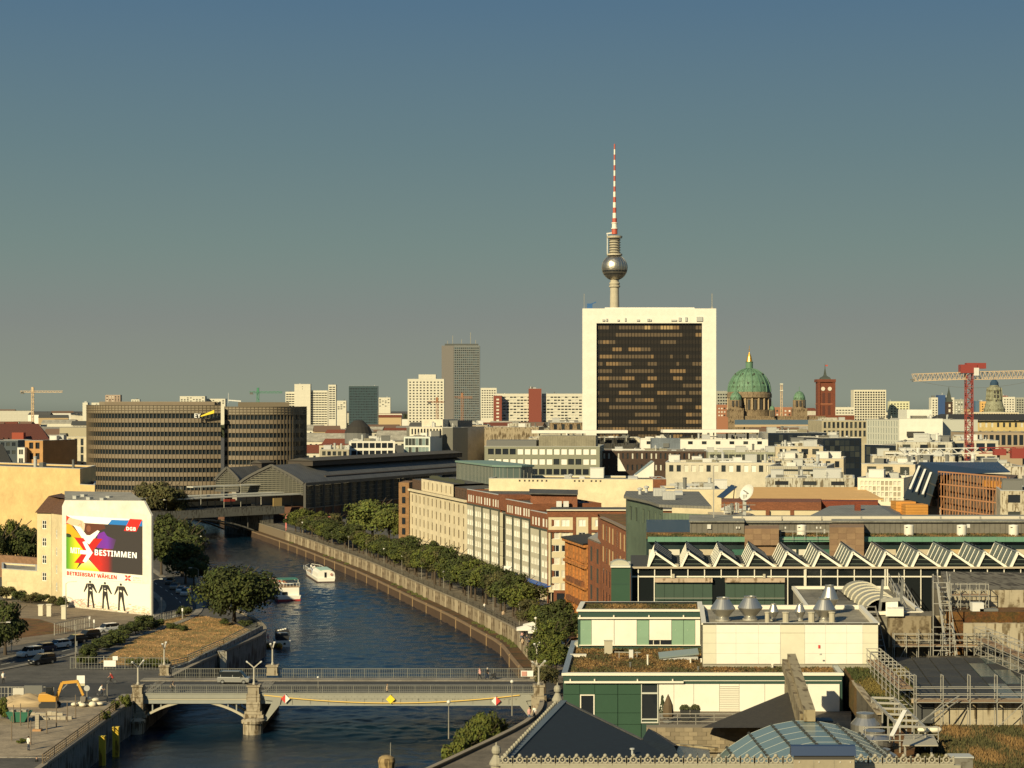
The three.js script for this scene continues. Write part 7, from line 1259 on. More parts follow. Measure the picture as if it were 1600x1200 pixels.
{ // second tier with pale green and white panels
const d=160,yr=25,foot=[V(903,d),V(1096,d),[gx(1096,d)+ .6,-166.5],[gx(903,d)+ .6,-166.5]],b=thing('green_upper_block','upper green office tier with pale green and white panels','office block',[foot[0][0],20,foot[0][1]]);
$g().prism(foot,20,yr,false).mk('wall',gBand,b);$g().prism(inset(foot,.3),yr - .2,yr - .02,true,false,false).mk('planted_roof',sedum,b);tufts('roof_plants','dry sedum on the upper green roof',inset(foot,.5),yr - .02,1500,.12);
foot.forEach((_,i)=>{const k=(i + 1)% 4,o1=inset(foot,-.12),i1=inset(foot,.32),P=(q,y)=>[q[0],y,q[1]];$g().quad(P(o1[i],yr + .18),P(o1[k],yr + .18),P(i1[k],yr + .18),P(i1[i],yr + .18)).quad(P(o1[i],yr),P(o1[k],yr),P(o1[k],yr + .18),P(o1[i],yr + .18)).mk('roof_edge',wTrim,b);});
quadPart(b,'gutter_rail',wTrim,903,1094,d - .35,964.5,967.2,.14);for(const px of[905,958,1013,1067])quadPart(b,'rail_bracket',wTrim,px,px + 2,d - .3,961.5,966,.3);quadPart(b,'sill',wTrim,905,1095,d - .2,1007.5,1009,.2);
for(const[x0,x1,m,y1]of[[907,924,gPale,1007.4],[924.5,959.3,wPanel,1007.4],[960,994.8,wPanel,1007.4],[995.4,1013.8,gPale,1007.4],[1014.6,1049,wPanel,1000],[1049.6,1067.6,gPale,1007.4],[1068.2,1085.8,gPale,1007.4],[1086.4,1094,wPanel,1007.4]])quadPart(b,'facade_panel',m,x0,x1,d -(m===gPale?.1:.16),968.4,y1);
quadPart(b,'window',glass[0],1014.6,1049,d - .03,1000,1007.4);for(const px of[1020.5,1031])quadPart(b,'window_bar',wTrim,px,px + 1,d - .08,1000,1007.4,.05);for(const px of[911,920,1000,1055,1074,1081])quadPart(b,'panel_stud',wTrim,px,px + .5,d - .13,984,984.6,.03);
}
{ // white plant room with panel skin and cowls
const d=148.5,y0=21.75,y1=25.35,b=thing('plant_room','white panelled rooftop plant room with a recessed service door','plant room',[gx(1098,d),y0,-d]),foot=[V(1098,d),V(1372,d),[gx(1372,d)+ 1.2,-162],[gx(1098,d)+ 1.2,-162]];
$g().prism(foot,y0 - 2,y1 - .1,false).mk('core',m$.plantCore,b);$g().prism(inset(foot,.25),y1 - .5,y1 - .35,true,false,false).mk('roof',m$.plantRoof,b);foot.forEach((_,i)=>{const k=(i + 1)% 4,o1=inset(foot,-.1),i1=inset(foot,.28),P=(q,y)=>[q[0],y,q[1]];$g().quad(P(o1[i],y1),P(o1[k],y1),P(i1[k],y1),P(i1[i],y1)).quad(P(o1[i],y1 - .15),P(o1[k],y1 - .15),P(o1[k],y1),P(o1[i],y1)).quad(P(i1[k],y1 - .45),P(i1[i],y1 - .45),P(i1[i],y1),P(i1[k],y1)).mk('roof_edge',wTrim,b);});
const cols=[1098.3,1119,1150,1185,1219.5,1257.5,1290,1323,1348,1372],rows=[973.6,989,1005,1021,1037.4];for(let j=0;j<4;j++)for(let i=0;i<9;i++){if(i===4&&j>0)continue;quadPart(b,'wall_panel',i===0||i===8||(i===4&&j===0)?m$.panelCream:wPanel,cols[i]+ .12,cols[i + 1]- .12,d - .1,rows[j]+ .12,rows[j + 1]- .12,.1);}
quadPart(b,'service_door',m$.panelCream,1219.8,1257.2,d - .06,989.3,1037.4,.06);for(const[x,y,c]of[[1280,1010,'signRed'],[1282,1023,'unitGrey'],[1287,1033,'unitDark']])quadPart(b,'wall_sign',mats[c]??mats.unitGrey,x - 1.6,x + 1.6,d - .16,y - 2,y +(c==='signRed'?3:0),.05);
$g().quad([foot[3][0],y0,foot[3][1]],[foot[0][0],y0,foot[0][1]],[foot[0][0],y1 - .1,foot[0][1]],[foot[3][0],y1 - .1,foot[3][1]]).mk('side_wall',m$.plantSide,b);
const cowl=(px,dd,w,h,l)=>{const x=gx(px,dd),yb=y1 - .35,r=w / 2,k=thing('roof_cowl',l,'cowl',[x,yb,-dd],'steel exhaust cowls');$g().lathe(x,-dd,[[r*.52,yb],[r*.52,yb + h*.16],[r*.48,yb + h*.18],[r,yb + h*.5]],28).mk('lower_cone',stainless,k);$g().lathe(x,-dd,[[r,yb + h*.5],[r*1.02,yb + h*.53],[r*.5,yb + h*.93],[r*.52,yb + h],[r*.4,yb + h],[r*.38,yb + h*.9]],28).mk('upper_cone',stainless,k);$g().lathe(x,-dd,[[r*.62,yb - .05],[r*.62,yb + .12],[r*.5,yb + .12]],20).mk('base_ring',galv,k);};
cowl(1129.5,153,2.05,1.95,'big steel double-cone cowl, leftmost on the white plant room');cowl(1172,153.5,2.05,2.0,'big steel double-cone cowl, second from left on the white plant room');cowl(1208.5,153,.85,1.45,'slim steel cowl between the big cowls, left one');cowl(1250,153,.9,1.45,'slim steel cowl just left of the large right cowl');cowl(1288,152.5,1.85,1.95,'large steel double-cone cowl at the right of the plant room');cowl(1296,158,1.5,2.5,'steel cowl half hidden behind the large right cowl');
for(const[px,w]of[[1228,.55],[1268,.55],[1300,.5],[1199,.4]]){const k=thing('roof_duct','small beige duct stub ' +{1228:'between the two slim cowls',1268:'left of the large right cowl',1300:'right of the large right cowl',1199:'right of the second big cowl'}[px],'duct',[gx(px,151.5),y1 - .35,-151.5],'duct stubs among the cowls');$g().lathe(gx(px,151.5),-151.5,[[w*.5,y1 - .35],[w*.5,y1 + .45],[w*.6,y1 + .47],[w*.6,y1 + .55],[0,y1 + .6]],10).mk('stub',m$.ductBeige,k);}
}
{ // glass hall with the saw-tooth roof
const d=187,X=px=>gx(px,d),Y=py=>gy(py,d),b=thing('sawtooth_hall','glass office hall with a row of pointed saw-tooth skylights','office hall',[X(985),20,-d]),dg=m$.hallGlaze;
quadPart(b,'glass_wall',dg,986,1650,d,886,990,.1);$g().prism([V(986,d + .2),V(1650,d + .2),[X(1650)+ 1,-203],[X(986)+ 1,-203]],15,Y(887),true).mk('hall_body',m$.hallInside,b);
quadPart(b,'transom',wTrim,986,1650,d - .16,900,902,.12);quadPart(b,'eaves_rail',m$.eavesTan,984,1650,d - .4,885.6,888.4,.4);for(let k=0;k<26;k++){const px=996.5 +(k>0?26*k - 0.4:0);if(px>1640)break;quadPart(b,'mullion',wTrim,px,px + 1.5,d - .2,888,px>1022&&px<1225?903:950,.14);}quadPart(b,'mullion',wTrim,985.4,987.4,d - .2,888,942,.14);quadPart(b,'mullion',wTrim,1021.6,1023,d - .24,902,942,.14);quadPart(b,'sill',wTrim,985.5,1023,d - .22,941,942.6,.2);for(const px of[1258,1382,1385.5])quadPart(b,'post',wTrim,px,px + 2,d - .3,888,940,.2);
// green panel screens with awning rails
for(const[x0,x1]of[[1023.4,1113],[1133,1226]]){const n=6,w=(x1 - x0) / n;for(let i=0;i<n;i++)for(const[y0,y1]of[[910.5,934],[934.6,948]])quadPart(b,'screen_panel',m$.screenGreen,x0 + w*i + .2,x0 + w*(i + 1)- .2,d - .14,y0,y1);quadPart(b,'awning_rail',m$.awning,x0 - .3,x1 + .3,d - .5,903.5,910,.36);quadPart(b,'screen_rail',galv,x0,x1,d - .6,934.2,935,.05);}
quadPart(b,'green_strip',gGreen,1023,1113,d - .12,900.5,903.4,.05);for(const px of[1050,1192])quadPart(b,'wall_box',m$.beigeVent,px,px + 4,d - .5,897,904,.3);
$g().prism([V(985,d - .6),V(1096,d - .6),V(1096,d - .1),V(985,d - .1)],22,Y(946),true).mk('plinth',m$.plinthBrown,b);
// stair tower at the left end
$g().prism([V(955,d - 1.5),V(984.5,d - 1.5),V(984.5,d + 4),V(955,d + 4)],18,Y(884.5)).mk('stair_tower',gGreen,b);$g().prism([V(953.8,d - 1.7),V(985,d - 1.7),V(985,d + 4.1),V(953.8,d + 4.1)],Y(884.5),Y(882.4),true,true).mk('tower_coping',wTrim,b);quadPart(b,'tower_joint',gBand,955,984.5,d - 1.53,912,912.7,.04);{const g=$g(),x=X(969),z=-d - .5;for(let i=0;i<10;i++){const a=Math.PI*i / 10,c=Math.PI*(i + 1) / 10,P=(t,e)=>[x - Math.cos(t)*.95,Y(882.4)+ Math.sin(t)*.5,z + e];g.quad(P(a,.8),P(c,.8),P(c,-.8),P(a,-.8)).tri([x,Y(882.4),z + .8],P(a,.8),P(c,.8));}g.mk('tower_rooflight',m$.domeGlass,b);}
// teeth
const yb=Y(886.5),yp=Y(863),sh=1.15,zb=-d - 13,pitch=(X(1063.5)- X(1012)),w1=X(1023.2)- X(1012),w2=X(1057.5)- X(1012),bars=m$.toothBar;
for(let i=0;i<12;i++){
const x0=X(1012)+ pitch*i,L=[x0,yb],T0=[x0 + w1,yp],R=[x0 + w2,yb],P=(q,z)=>[q[0]+(z==='b'?sh:0),q[1],z==='b'?zb:-d +(z==='f'?.1:0)];
const tooth=$g().bar(P(L,'f'),P(T0,'f'),.3,.22).bar(P(T0,'f'),P(R,'f'),.3,.22).mk('tooth_frame',bars,b);
$g().tri(P(L),P(R),P(T0)).mk('gable_glass',dg,tooth);$g().bar([x0 + w1*.62,yb +(yp - yb)*.55,-d],[x0 + w2*.62,yb +(yp - yb)*.5,-d],.08).bar([x0 + w1*.2,yb + .35,-d],[x0 + w2*.85,yb + .35,-d],.07).mk('gable_tie',m$.tieGreen,tooth);
$g().quad(P(L),P(T0),P(T0,'b'),P(L,'b')).mk('north_glazing',m$.northGlass,b);const nb=$g();for(let k=0;k<=5;k++){const t=k / 5,q=(s)=>{const a=P(s,'n'),c=P(s,'b');return a.map((v,j)=>v +(c[j]- v)*t);};const a=q(L),c=q(T0);nb.bar([a[0]- .06,a[1]+ .05,a[2]],[c[0]- .06,c[1]+ .05,c[2]],.06,.06);}nb.mk('glazing_bars',bars,b,true);
$g().quad(P(T0),P(R),P(R,'b'),P(T0,'b')).mk('tooth_slope',m$.slopeZinc,b);
// solar sheet lying proud of the slope
const u=t=>{const a=[T0[0]+(R[0]- T0[0])*t,T0[1]+(R[1]- T0[1])*t + .16];return a;},sp=$g();const A=u(-.02),B=u(.78),q=(p,z)=>[p[0]+ sh*(z + d + 1) / (zb + d),p[1],z];sp.hexa([q(A,-d - .9),q(B,-d - .9),q(B,zb + .6),q(A,zb + .6),...[q(A,-d - .9),q(B,-d - .9),q(B,zb + .6),q(A,zb + .6)].map(v=>[v[0]+ .05,v[1]+ .1,v[2]])]);const pan=sp.mk('solar_sheet',m$.solarBlue,b);const jb=$g();for(let k=1;k<5;k++){const z=-d - .9 -(12.1 - 1)*k / 5;jb.bar([q(A,z)[0]+ .05,A[1]+ .12,z],[q(B,z)[0]+ .05,B[1]+ .12,z],.05,.04);}jb.mk('sheet_joints',m$.jointGrey,pan,true);
$g().hexa([[T0[0]- .12,yp,-d],[T0[0]+ .2,yp - .1,-d],[T0[0]+ .2 + sh,yp - .1,zb],[T0[0]- .12 + sh,yp,zb],[T0[0]- .06,yp + .2,-d],[T0[0]+ .2,yp + .1,-d],[T0[0]+ .2 + sh,yp + .1,zb],[T0[0]- .06 + sh,yp + .2,zb]]).mk('ridge_cap',m$.ridgeZinc,b);
$g().box(x0 + w2 + .12,yb,-d - 1.6,.35,.22,.9).mk('valley_drain',m$.beigeVent,b);
}
}
{ // block behind the saw-tooth roof
const d=204,Y=py=>gy(py,d),b=thing('copper_fascia_block','long office block with copper-green roof fascia behind the saw-tooth skylights','office block',[gx(1010,d),20,-d]);
$g().prism([V(1010,d),V(1680,d),V(1680,d + 40),V(1010,d + 40)],12,Y(846),true).mk('wall',m$.stripDark,b);
for(let i=0;i<26;i++){const x0=1014 + i*26;if((x0>1150&&x0<1220)||(x0>1285&&x0<1352))continue;quadPart(b,'window_blind',pick([mats.beigeWall,blind[1],m$.stripTeal,blind[1],m$.blindGold]),x0,x0 + 22,d - .1,858.5,880,.08);}
for(let i=0;i<50;i++){const x0=1012 + i*13;quadPart(b,'fascia_plate',copper,x0 + .08,x0 + 12.92,d - .7,839.2,846.6,.6);}
$g().prism([V(1010,d - .6),V(1680,d - .6),V(1680,d + 8),V(1010,d + 8)],Y(841),Y(839.2)).mk('planted_roof',sedum,b);tufts('roof_plants','brown sedum strip behind the copper-green fascia',[V(1012,d - .2),V(1680,d - .2),V(1680,d + 5),V(1012,d + 5)],Y(839.2),5000,.16);
for(const[x0,x1,dd,y0]of[[1078,1163,209,816],[1163,1300,211,817],[1300,1680,210,816]]){$g().prism([V(x0,dd),V(x1,dd),V(x1,dd + 12),V(x0,dd + 12)],Y(842),gy(y0,dd)).mk('roof_storey',m$.penthouseGrey,b);$g().prism([V(x0 - 1,dd - .3),V(x1,dd - .3),V(x1,dd + 12),V(x0 - 1,dd + 12)],gy(y0,dd),gy(y0 - 2.2,dd),true,true).mk('storey_coping',m$.tealTrim,b);}
for(const[x0,x1,y0,y1]of[[1163.5,1217,826,852],[1296,1350,824,870]]){const n=4,m=y1>860?5:3,w=(x1 - x0) / n,h=(y1 - y0) / m;for(let i=0;i<n;i++)for(let j=0;j<m;j++)quadPart(b,'stone_slab',i*3 + j&1?stoneB:m$.stoneBrown2,x0 + w*i + .08,x0 + w*(i + 1)- .08,d - 1.8 +((i*7 + j*3)% 3)*.02,y0 + h*j + .08,y0 + h*(j + 1)- .08,.4);$g().prism([V(x0,d - 1.4),V(x1,d - 1.4),V(x1,d + 6),V(x0,d + 6)],18,Y(y0 + .2)).mk('stone_core',stoneB,b);}
for(const[py,dd,w,x0]of[[809.5,214,.42,1145],[813.5,213,.3,1082],[817,212,.2,1150]])$g().bar([gx(x0,dd),gy(py,dd),-dd],[gx(1680,dd),gy(py - .4,dd),-dd],w).mk('roof_pipe',m$.pipePale,b);for(let px=1160;px<1640;px +=62)$g().box(gx(px,213),gy(822,213),-213,.14,1.1,.3).mk('pipe_support',galv,b);
[1252.5,1420,1502.5,1583.5].forEach((px,i)=>{const dd=206.5,x=gx(px,dd),y0=gy(834.5,dd),k=thing('roof_tank',['round white roof tank beside the stone slab block','round white roof tank below the orange formwork','round white roof tank with a small box on its shoulder','round white roof tank nearest the picture edge'][i],'tank',[x,y0,-dd],'white roof tanks');$g().lathe(x,-dd,[[.52,y0 - .2],[.54,y0 + .1],[.54,y0 + .95],[.5,y0 + 1.02],[0,y0 + 1.1]],20).mk('tank',m$.tankWhite,k);$g().lathe(x,-dd,[[.4,y0 - .6],[.4,y0 - .2]],14).mk('foot',m$.unitDark,k);$g().box(x - .35,y0 + .78,-dd + .48,.2,.06,.16).mk('bracket',m$.unitDark,k);if(i===2)$g().box(x + .75,y0 + .72,-dd,.32,.4,.3).mk('side_box',m$.unitWhite,k);});
quadPart(b,'wall_cabinet',m$.unitWhite,1105,1111,208.8,819.5,826.5,.2);for(const px of[1150,1154,1226,1275,1281])quadPart(b,'wall_cabinet',m$.unitWhite,px,px + 2.2,208.8,823,826,.15);quadPart(b,'flue',m$.unitGrey,1287,1289.6,208.5,827,838,.2);{const g=$g();for(const o of[1281,1284])g.bar([gx(o,208.6),gy(838,208.6),-208.6],[gx(o,208.6),gy(827,208.6),-208.6],.05);for(let k=0;k<5;k++)g.bar([gx(1281,208.6),gy(837 - k*2.2,208.6),-208.6],[gx(1284,208.6),gy(837 - k*2.2,208.6),-208.6],.04);g.mk('roof_ladder',m$.unitDark,b);}
const rl=$g();railing(rl,V(1220,203),V(1295,203),Y(843),1.0,1.2,{t:.05});rl.mk('roof_railing',galv,b);$g().box(gx(1115,215),20,-215,.12,gy(728,215)- 20,.12).mk('lightning_mast',galv,b);
}
// roofs right of the plant room
function scaffold(name,label,a,b,y0,y1,bays,lifts,w,o={}){ // frames, ledgers, rails and plank decks between two plan points
const k=thing(name,label,'scaffold',[a[0],y0,a[1]],'tube scaffolds on the office roofs'),L=Math.hypot(b[0]- a[0],b[1]- a[1]),u=[(b[0]- a[0]) / L,(b[1]- a[1]) / L],n=[-u[1]*w,u[0]*w],P=(t,s,y)=>[a[0]+(b[0]- a[0])*t + n[0]*s,y,a[1]+(b[1]- a[1])*t + n[1]*s],g=$g(),t=.055;
for(let i=0;i<=bays;i++){const top=y1 +(o.top??1.05);for(const s of[0,1])g.bar(P(i / bays,s,y0),P(i / bays,s,top),t);for(let j=0;j<=lifts;j++){const y=y0 +(y1 - y0)*j / Math.max(1,lifts);g.bar(P(i / bays,0,y),P(i / bays,1,y),t);}g.bar(P(i / bays,0,top),P(i / bays,1,top),t);if(i % 2)g.bar(P(i / bays,0,top - .35),P(i / bays,.35,top),t*.8);}
for(let j=0;j<=lifts;j++){const y=y0 +(y1 - y0)*j / Math.max(1,lifts);if(j||o.low)for(const s of[0,1]){g.bar(P(0,s,y),P(1,s,y),t);g.bar(P(0,s,y + .5),P(1,s,y + .5),t*.8);g.bar(P(0,s,y + 1),P(1,s,y + 1),t*.8);}for(let i=0;i<bays;i +=3)if(j<lifts){const yn=y0 +(y1 - y0)*(j + 1) / lifts;g.bar(P(i / bays,1,y),P((i + 1) / bays,1,yn),t*.8);}}
g.mk('tubes',galv,k,true);
for(let j=o.deck??lifts;j<=lifts;j++){const y=y0 +(y1 - y0)*j / Math.max(1,lifts);for(let i=0;i<bays;i++)for(const s of[0,.5])$g().hexa([P(i / bays + .01,s + .03,y + .05),P((i + 1) / bays - .01,s + .03,y + .05),P((i + 1) / bays - .01,s + .47,y + .05),P(i / bays + .01,s + .47,y + .05),P(i / bays + .01,s + .03,y + .1),P((i + 1) / bays - .01,s + .03,y + .1),P((i + 1) / bays - .01,s + .47,y + .1),P(i / bays + .01,s + .47,y + .1)]).mk('plank',i % 3===1?m$.plank2:m$.plank1,k);}
return k;
}
{ // grey flat roof with barrel skylight
const y=24.5,foot=[V(1268,162),V(1440,162),[gx(1440,162)+ 1.9,-185],[gx(1268,162)+ 1.9,-185]],b=thing('flat_roof_wing','grey flat-roofed office wing with a ribbed barrel skylight','office block',[foot[0][0],18,foot[0][1]]);
$g().prism(foot,14,y).mk('roof_slab',m$.wingRoof,b);for(const[i,k]of[[0,1],[1,2],[2,3],[3,0]]){const a=foot[i],c=foot[k];$g().bar([a[0],y + .14,a[1]],[c[0],y + .14,c[1]],.3,.3).mk('roof_edge',wTrim,b);}
// barrel: axis away to the left, ribs across
const A=[gx(1385,163),-163.5],B=[gx(1345,180),-181],n=7,g0=[A,B];for(let i=0;i<n;i++){const t0=i / n,t1=(i + 1) / n,c=t=>[A[0]+(B[0]- A[0])*t,A[1]+(B[1]- A[1])*t],g=$g(),rb=$g();let q=null;for(let k=0;k<12;k++){const a0=Math.PI*k / 12,a1=Math.PI*(k + 1) / 12,P=(t,a,r=0)=>[c(t)[0]- Math.cos(a)*(1.7 + r),y + .1 + Math.sin(a)*(1.15 + r),c(t)[1]];g.quad(P(t0,a0),P(t1,a0),P(t1,a1),P(t0,a1));rb.bar(P(t0,a0,.05),P(t0,a1,.05),.12,.12);}g.mk('barrel_glazing',m$.barrelGlass,b);rb.mk('barrel_rib',m$.barrelRib,b);}
for(const t of[.12,.5])$g().quad([foot[0][0]+ 1.2 + t*4,y + .02,-163],[foot[0][0]+ 4.5 + t*4,y + .02,-163],[foot[0][0]+ 5.8 + t*4,y + .02,-184],[foot[0][0]+ 2.6 + t*4,y + .02,-184]).mk('roof_felt',t<.3?m$.felt1:m$.felt2,b);
const w=thing('white_lift_housing','small white lift housing with a lower white box beside the barrel skylight','roof housing',[gx(1395,160),22,-160]);$g().prism([V(1384,160),V(1403,160),V(1403,163),V(1384,163)],gy(963,160),gy(940,160)).mk('upper_box',wPanel,w);$g().prism([V(1386,158.5),V(1412,158.5),V(1412,160),V(1386,160)],gy(963,158.5),gy(951,158.5)).mk('lower_box',wPanel,w);$g().bar([gx(1374,162),24.6,-162],[gx(1380,162),27.6,-162],.22).bar([gx(1406,162),25,-162],[gx(1411,162),27.6,-162],.22).mk('davit',m$.unitDark,w);$g().bar([gx(1376,160),gy(938,160),-160],[gx(1406,160),gy(936,160),-160],.16,.3).mk('cross_beam',galv,w);
// sloping walkway with railing beside it
const s=thing('roof_walkway','grey roof walkway with railings sloping down past the white housing','walkway',[gx(1430,160),23,-160]);$g().hexa([...[[1436,158,22.2],[1458,158,22.2],[1404,184,24.9],[1388,184,24.9]].map(q=>[gx(q[0],q[1]),q[2],-q[1]]),...[[1436,158,22.5],[1458,158,22.5],[1404,184,25.2],[1388,184,25.2]].map(q=>[gx(q[0],q[1]),q[2],-q[1]])]).mk('deck',m$.walkGrey,s);for(const[p0,p1]of[[1436,1388],[1458,1404]]){const g=$g();for(let i=0;i<=10;i++){const t=i / 10,d=158 + 26*t,x=gx(p0,158)+(gx(p1,184)- gx(p0,158))*t,yy=22.5 + 2.7*t;g.bar([x,yy,-d],[x,yy + 1,-d],.05);}for(const h of[.5,1])g.bar([gx(p0,158),22.5 + h,-158],[gx(p1,184),25.2 + h,-184],.06);g.mk('railing',galv,s);}
}
{ // concrete blocks at the right
const b=thing('concrete_block','stained pale concrete roof block behind the stair scaffold','concrete block',[gx(1470,165),18,-165]);
$g().prism([V(1456,170),V(1478,164),V(1478,178),V(1456,184)],15,26.1).mk('side_wall',m$.grimyDark,b);
for(let i=0;i<6;i++)quadPart(b,'wall_slab',grimy,1478 + i*33 + .15,1478 +(i + 1)*33 - .15,163.6,922,953,.4);$g().prism([V(1478,164),V(1680,164),V(1680,180),V(1470,182)],15,gy(921,164)).mk('core',m$.grimyDark,b);$g().hexa([...[[1478,164,921],[1680,164,921],[1680,182,906],[1468,184,905]].map(q=>[gx(q[0],q[1]),gy(q[2],q[1])- .2,-q[1]]),...[[1478,164,921],[1680,164,921],[1680,182,906],[1468,184,905]].map(q=>[gx(q[0],q[1]),gy(q[2],q[1]),-q[1]])]).mk('roof',m$.felt3,b);
$g().prism([V(1478,160),V(1680,160),V(1680,164),V(1478,164)],16,gy(956,160)).mk('ledge',m$.ledgeBrown,b);
for(let i=0;i<4;i++)quadPart(b,'lower_slab',grimy,1505 + i*36 + .15,1505 +(i + 1)*36 - .15,158.6,974,1018,.5);quadPart(b,'lower_slab',m$.grimyBrown,1388,1455,158.8,963,1012,.4);quadPart(b,'recess_wall',grimy,1455,1505,163,962,1012,.2);$g().prism([V(1386,159.4),V(1456,159.4),V(1456,163),V(1386,163)],15,gy(962,159.4)).mk('core_left',m$.grimyDark,b);
const wb=thing('white_water_box','white box with a dark hatch on the rubble ledge','box',[gx(1528,160.5),gy(962,160.5),-160.5]);$g().box(gx(1528,160.5),gy(963,160.5),-160.8,1,1.2,.8).mk('box',m$.unitWhite,wb);$g().box(gx(1545,160.5),gy(960,160.5),-160.8,1.6,.5,.8).mk('dark_lid',m$.unitDark,wb);
const by=thing('concrete_lower_block','long pale concrete roof wall below the glass roof scaffold','concrete block',[gx(1458,132),18,-132]);for(let i=0;i<5;i++)quadPart(by,'wall_slab',grimy,1460 + i*38 + .2,1460 +(i + 1)*38 - .2,131.6,1096,1133,.4);$g().prism([V(1428,132),V(1690,132),V(1690,157),V(1448,157)],14,21.55).mk('core',m$.grimyDark,by);quadPart(by,'service_door',m$.doorSlate,1428,1459,131.5,1096,1130,.2);$g().prism([V(1424,131.3),V(1690,131.3),V(1690,131.9),V(1424,131.9)],21.62,21.9,true,true).mk('edge_beam',m$.edgeTan,by);
// flat glass roof made of panes
for(let i=0;i<8;i++)for(let j=0;j<6;j++){const x=(t,d)=>gx(1440,132.5)+(gx(1690,132.5)- gx(1440,132.5))*t +(d - 132.5)*.12,d0=132.8 + j*3.7,d1=d0 + 3.55;$g().hexa([[x(i / 8 + .004,d0),21.6,-d0],[x((i + 1) / 8 - .004,d0),21.6,-d0],[x((i + 1) / 8 - .004,d1),21.6,-d1],[x(i / 8 + .004,d1),21.6,-d1],[x(i / 8 + .004,d0),21.7,-d0],[x((i + 1) / 8 - .004,d0),21.7,-d0],[x((i + 1) / 8 - .004,d1),21.7,-d1],[x(i / 8 + .004,d1),21.7,-d1]]).mk('roof_pane',(i>=4&&(i + j)% 3)?m$.paneTeal:m$.paneFelt,by);}
}
{ // dry grass roof at the lower right, with parapet wall and gantry
const p0=[V(1330,152),V(1425,152),V(1440,131),V(1690,131),V(1690,100),V(1425,112),V(1382,128)];const r=thing('grass_roof','wide roof overgrown with dry brown grass at the lower right','roof',[gx(1500,120),15,-120]);$g().prism(p0,12,20).mk('roof_slab',m$.dryRoof,r);tufts('roof_grass','tall dry yellow grass on the lower right roof',[V(1425,130),V(1690,130),V(1690,101),V(1440,112)],20,16000,.34);const sl=(x,z)=>20.04 + Math.max(0,Math.min(1,(-z - 129) / 18.5))*1.66;$g().hexa([...[[1318,148.3],[1420,148.3],[1440,130.5],[1380,128.5]].map(q=>[gx(q[0],q[1]),19,-q[1]]),...[[1318,148.3],[1420,148.3],[1440,130.5],[1380,128.5]].map(q=>[gx(q[0],q[1]),sl(0,-q[1]),-q[1]])]).mk('grass_slope',m$.weedRoof,r);tufts('roof_weeds','low green weeds beside the parapet under the scaffold',[V(1322,148),V(1418,148),V(1438,131),V(1383,129)],sl,4500,.2,m$.weedMat);
const w=thing('dark_parapet_wall','dark sloping parapet wall with pale coping right of the white blinds','wall',[gx(1322,150),14,-150]);$g().hexa([...[[1318,150],[1324,150],[1378,129],[1371,129]].map(q=>[gx(q[0],q[1]),13,-q[1]]),...[[1318,150],[1324,150],[1378,129],[1371,129]].map(q=>[gx(q[0],q[1]),21.2,-q[1]])]).mk('wall',m$.parapetDark,w);$g().hexa([...[[1317,150],[1326,150],[1380,128.8],[1370,128.8]].map(q=>[gx(q[0],q[1]),21.2,-q[1]]),...[[1317,150],[1326,150],[1380,128.8],[1370,128.8]].map(q=>[gx(q[0],q[1]),21.35,-q[1]])]).mk('coping',m$.parapetCoping,w);
const g=thing('gantry_frame','steel ladder-like gantry lying on the roof beside the parapet','gantry',[gx(1380,126),20,-126]);const Q=(t,s,y)=>[gx(1362,133)+(gx(1406,121)- gx(1362,133))*t + s*1.6,y,-133 + 12*t + s*.3];for(const s of[0,1])$g().bar(Q(0,s,21.7),Q(1,s,21.7),.16).mk('side_beam',galv,g);for(let i=0;i<6;i++)$g().bar(Q(i / 5,0,21.75),Q(i / 5,1,21.75),.14).mk('rung',galv,g);for(let i=0;i<6;i++)for(const s of[0,1])$g().bar(Q(i / 5,s,19.5),Q(i / 5,s,21.7),.09).mk('leg',galv,g);
const lp=thing('leaning_ladder','pale slotted plank leaning against the gantry','plank',[gx(1395,116),20,-116]);$g().bar([gx(1393,115),gy(1150,115),-115],[gx(1414,117),gy(1110,117),-117],.28,.06).mk('plank',m$.unitWhite,lp);
[[1352,126,1.0,1.5,'round steel ventilator beside the gantry, tallest of three'],[1366,122,1.15,1.0,'squat steel ventilator drum before the gantry'],[1376,117,1.0,.7,'low steel ventilator drum nearest the glass vault']].forEach(([px,d,r,h,l])=>{const x=gx(px,d),k=thing('drum_ventilator',l,'ventilator',[x,19.5,-d],'steel drum ventilators');$g().lathe(x,-d,[[r*.8,18],[r*.8,20.3],[r,20.35],[r,20.3 + h*.5],[r*.6,20.3 + h*.8],[r*.62,20.3 + h],[0,20.35 + h]],20).mk('drum',stainless,k);});
[[1344,128,'dark machine box at the foot of the parapet'],[1283,121,'grey machine housing right of the ochre parapet']].forEach(([px,d,l],i)=>{const x=gx(px,d),k=thing('machine_box',l,'roof machine',[x,18,-d]);if(i){$g().box(x,17,-d,1.3,3.6,1.2).mk('housing',m$.machineGrey,k);$g().lathe(x - .1,-d + .1,[[.42,20.6],[.42,22],[.3,22.1],[0,22.1]],14).mk('canister',galv,k);$g().box(x,22.1,-d,1.4,.12,1.2).mk('lid',m$.unitDark,k);}else{$g().box(x,16,-d,1.8,4,1.3).mk('housing',m$.unitDark,k);for(let q=-2;q<3;q++)$g().box(x + q*.3,18.6,-d + .68,.14,1.1,.05).mk('louvre',m$.louvreDark,k);}});
[[1444,'white sack lying on the grass roof, left one'],[1461,'white sack lying on the grass roof, right one']].forEach(([px,l])=>{const d=122,x=gx(px,d),s=thing('sack',l,'sack',[x,20,-d],'white sacks');$g().add(new THREE.SphereGeometry(.42,14,9),new THREE.Matrix4().makeScale(1.1,.55,.7).setPosition(x,gy(1140,d),-d)).mk('sack',m$.sackWhite,s);});
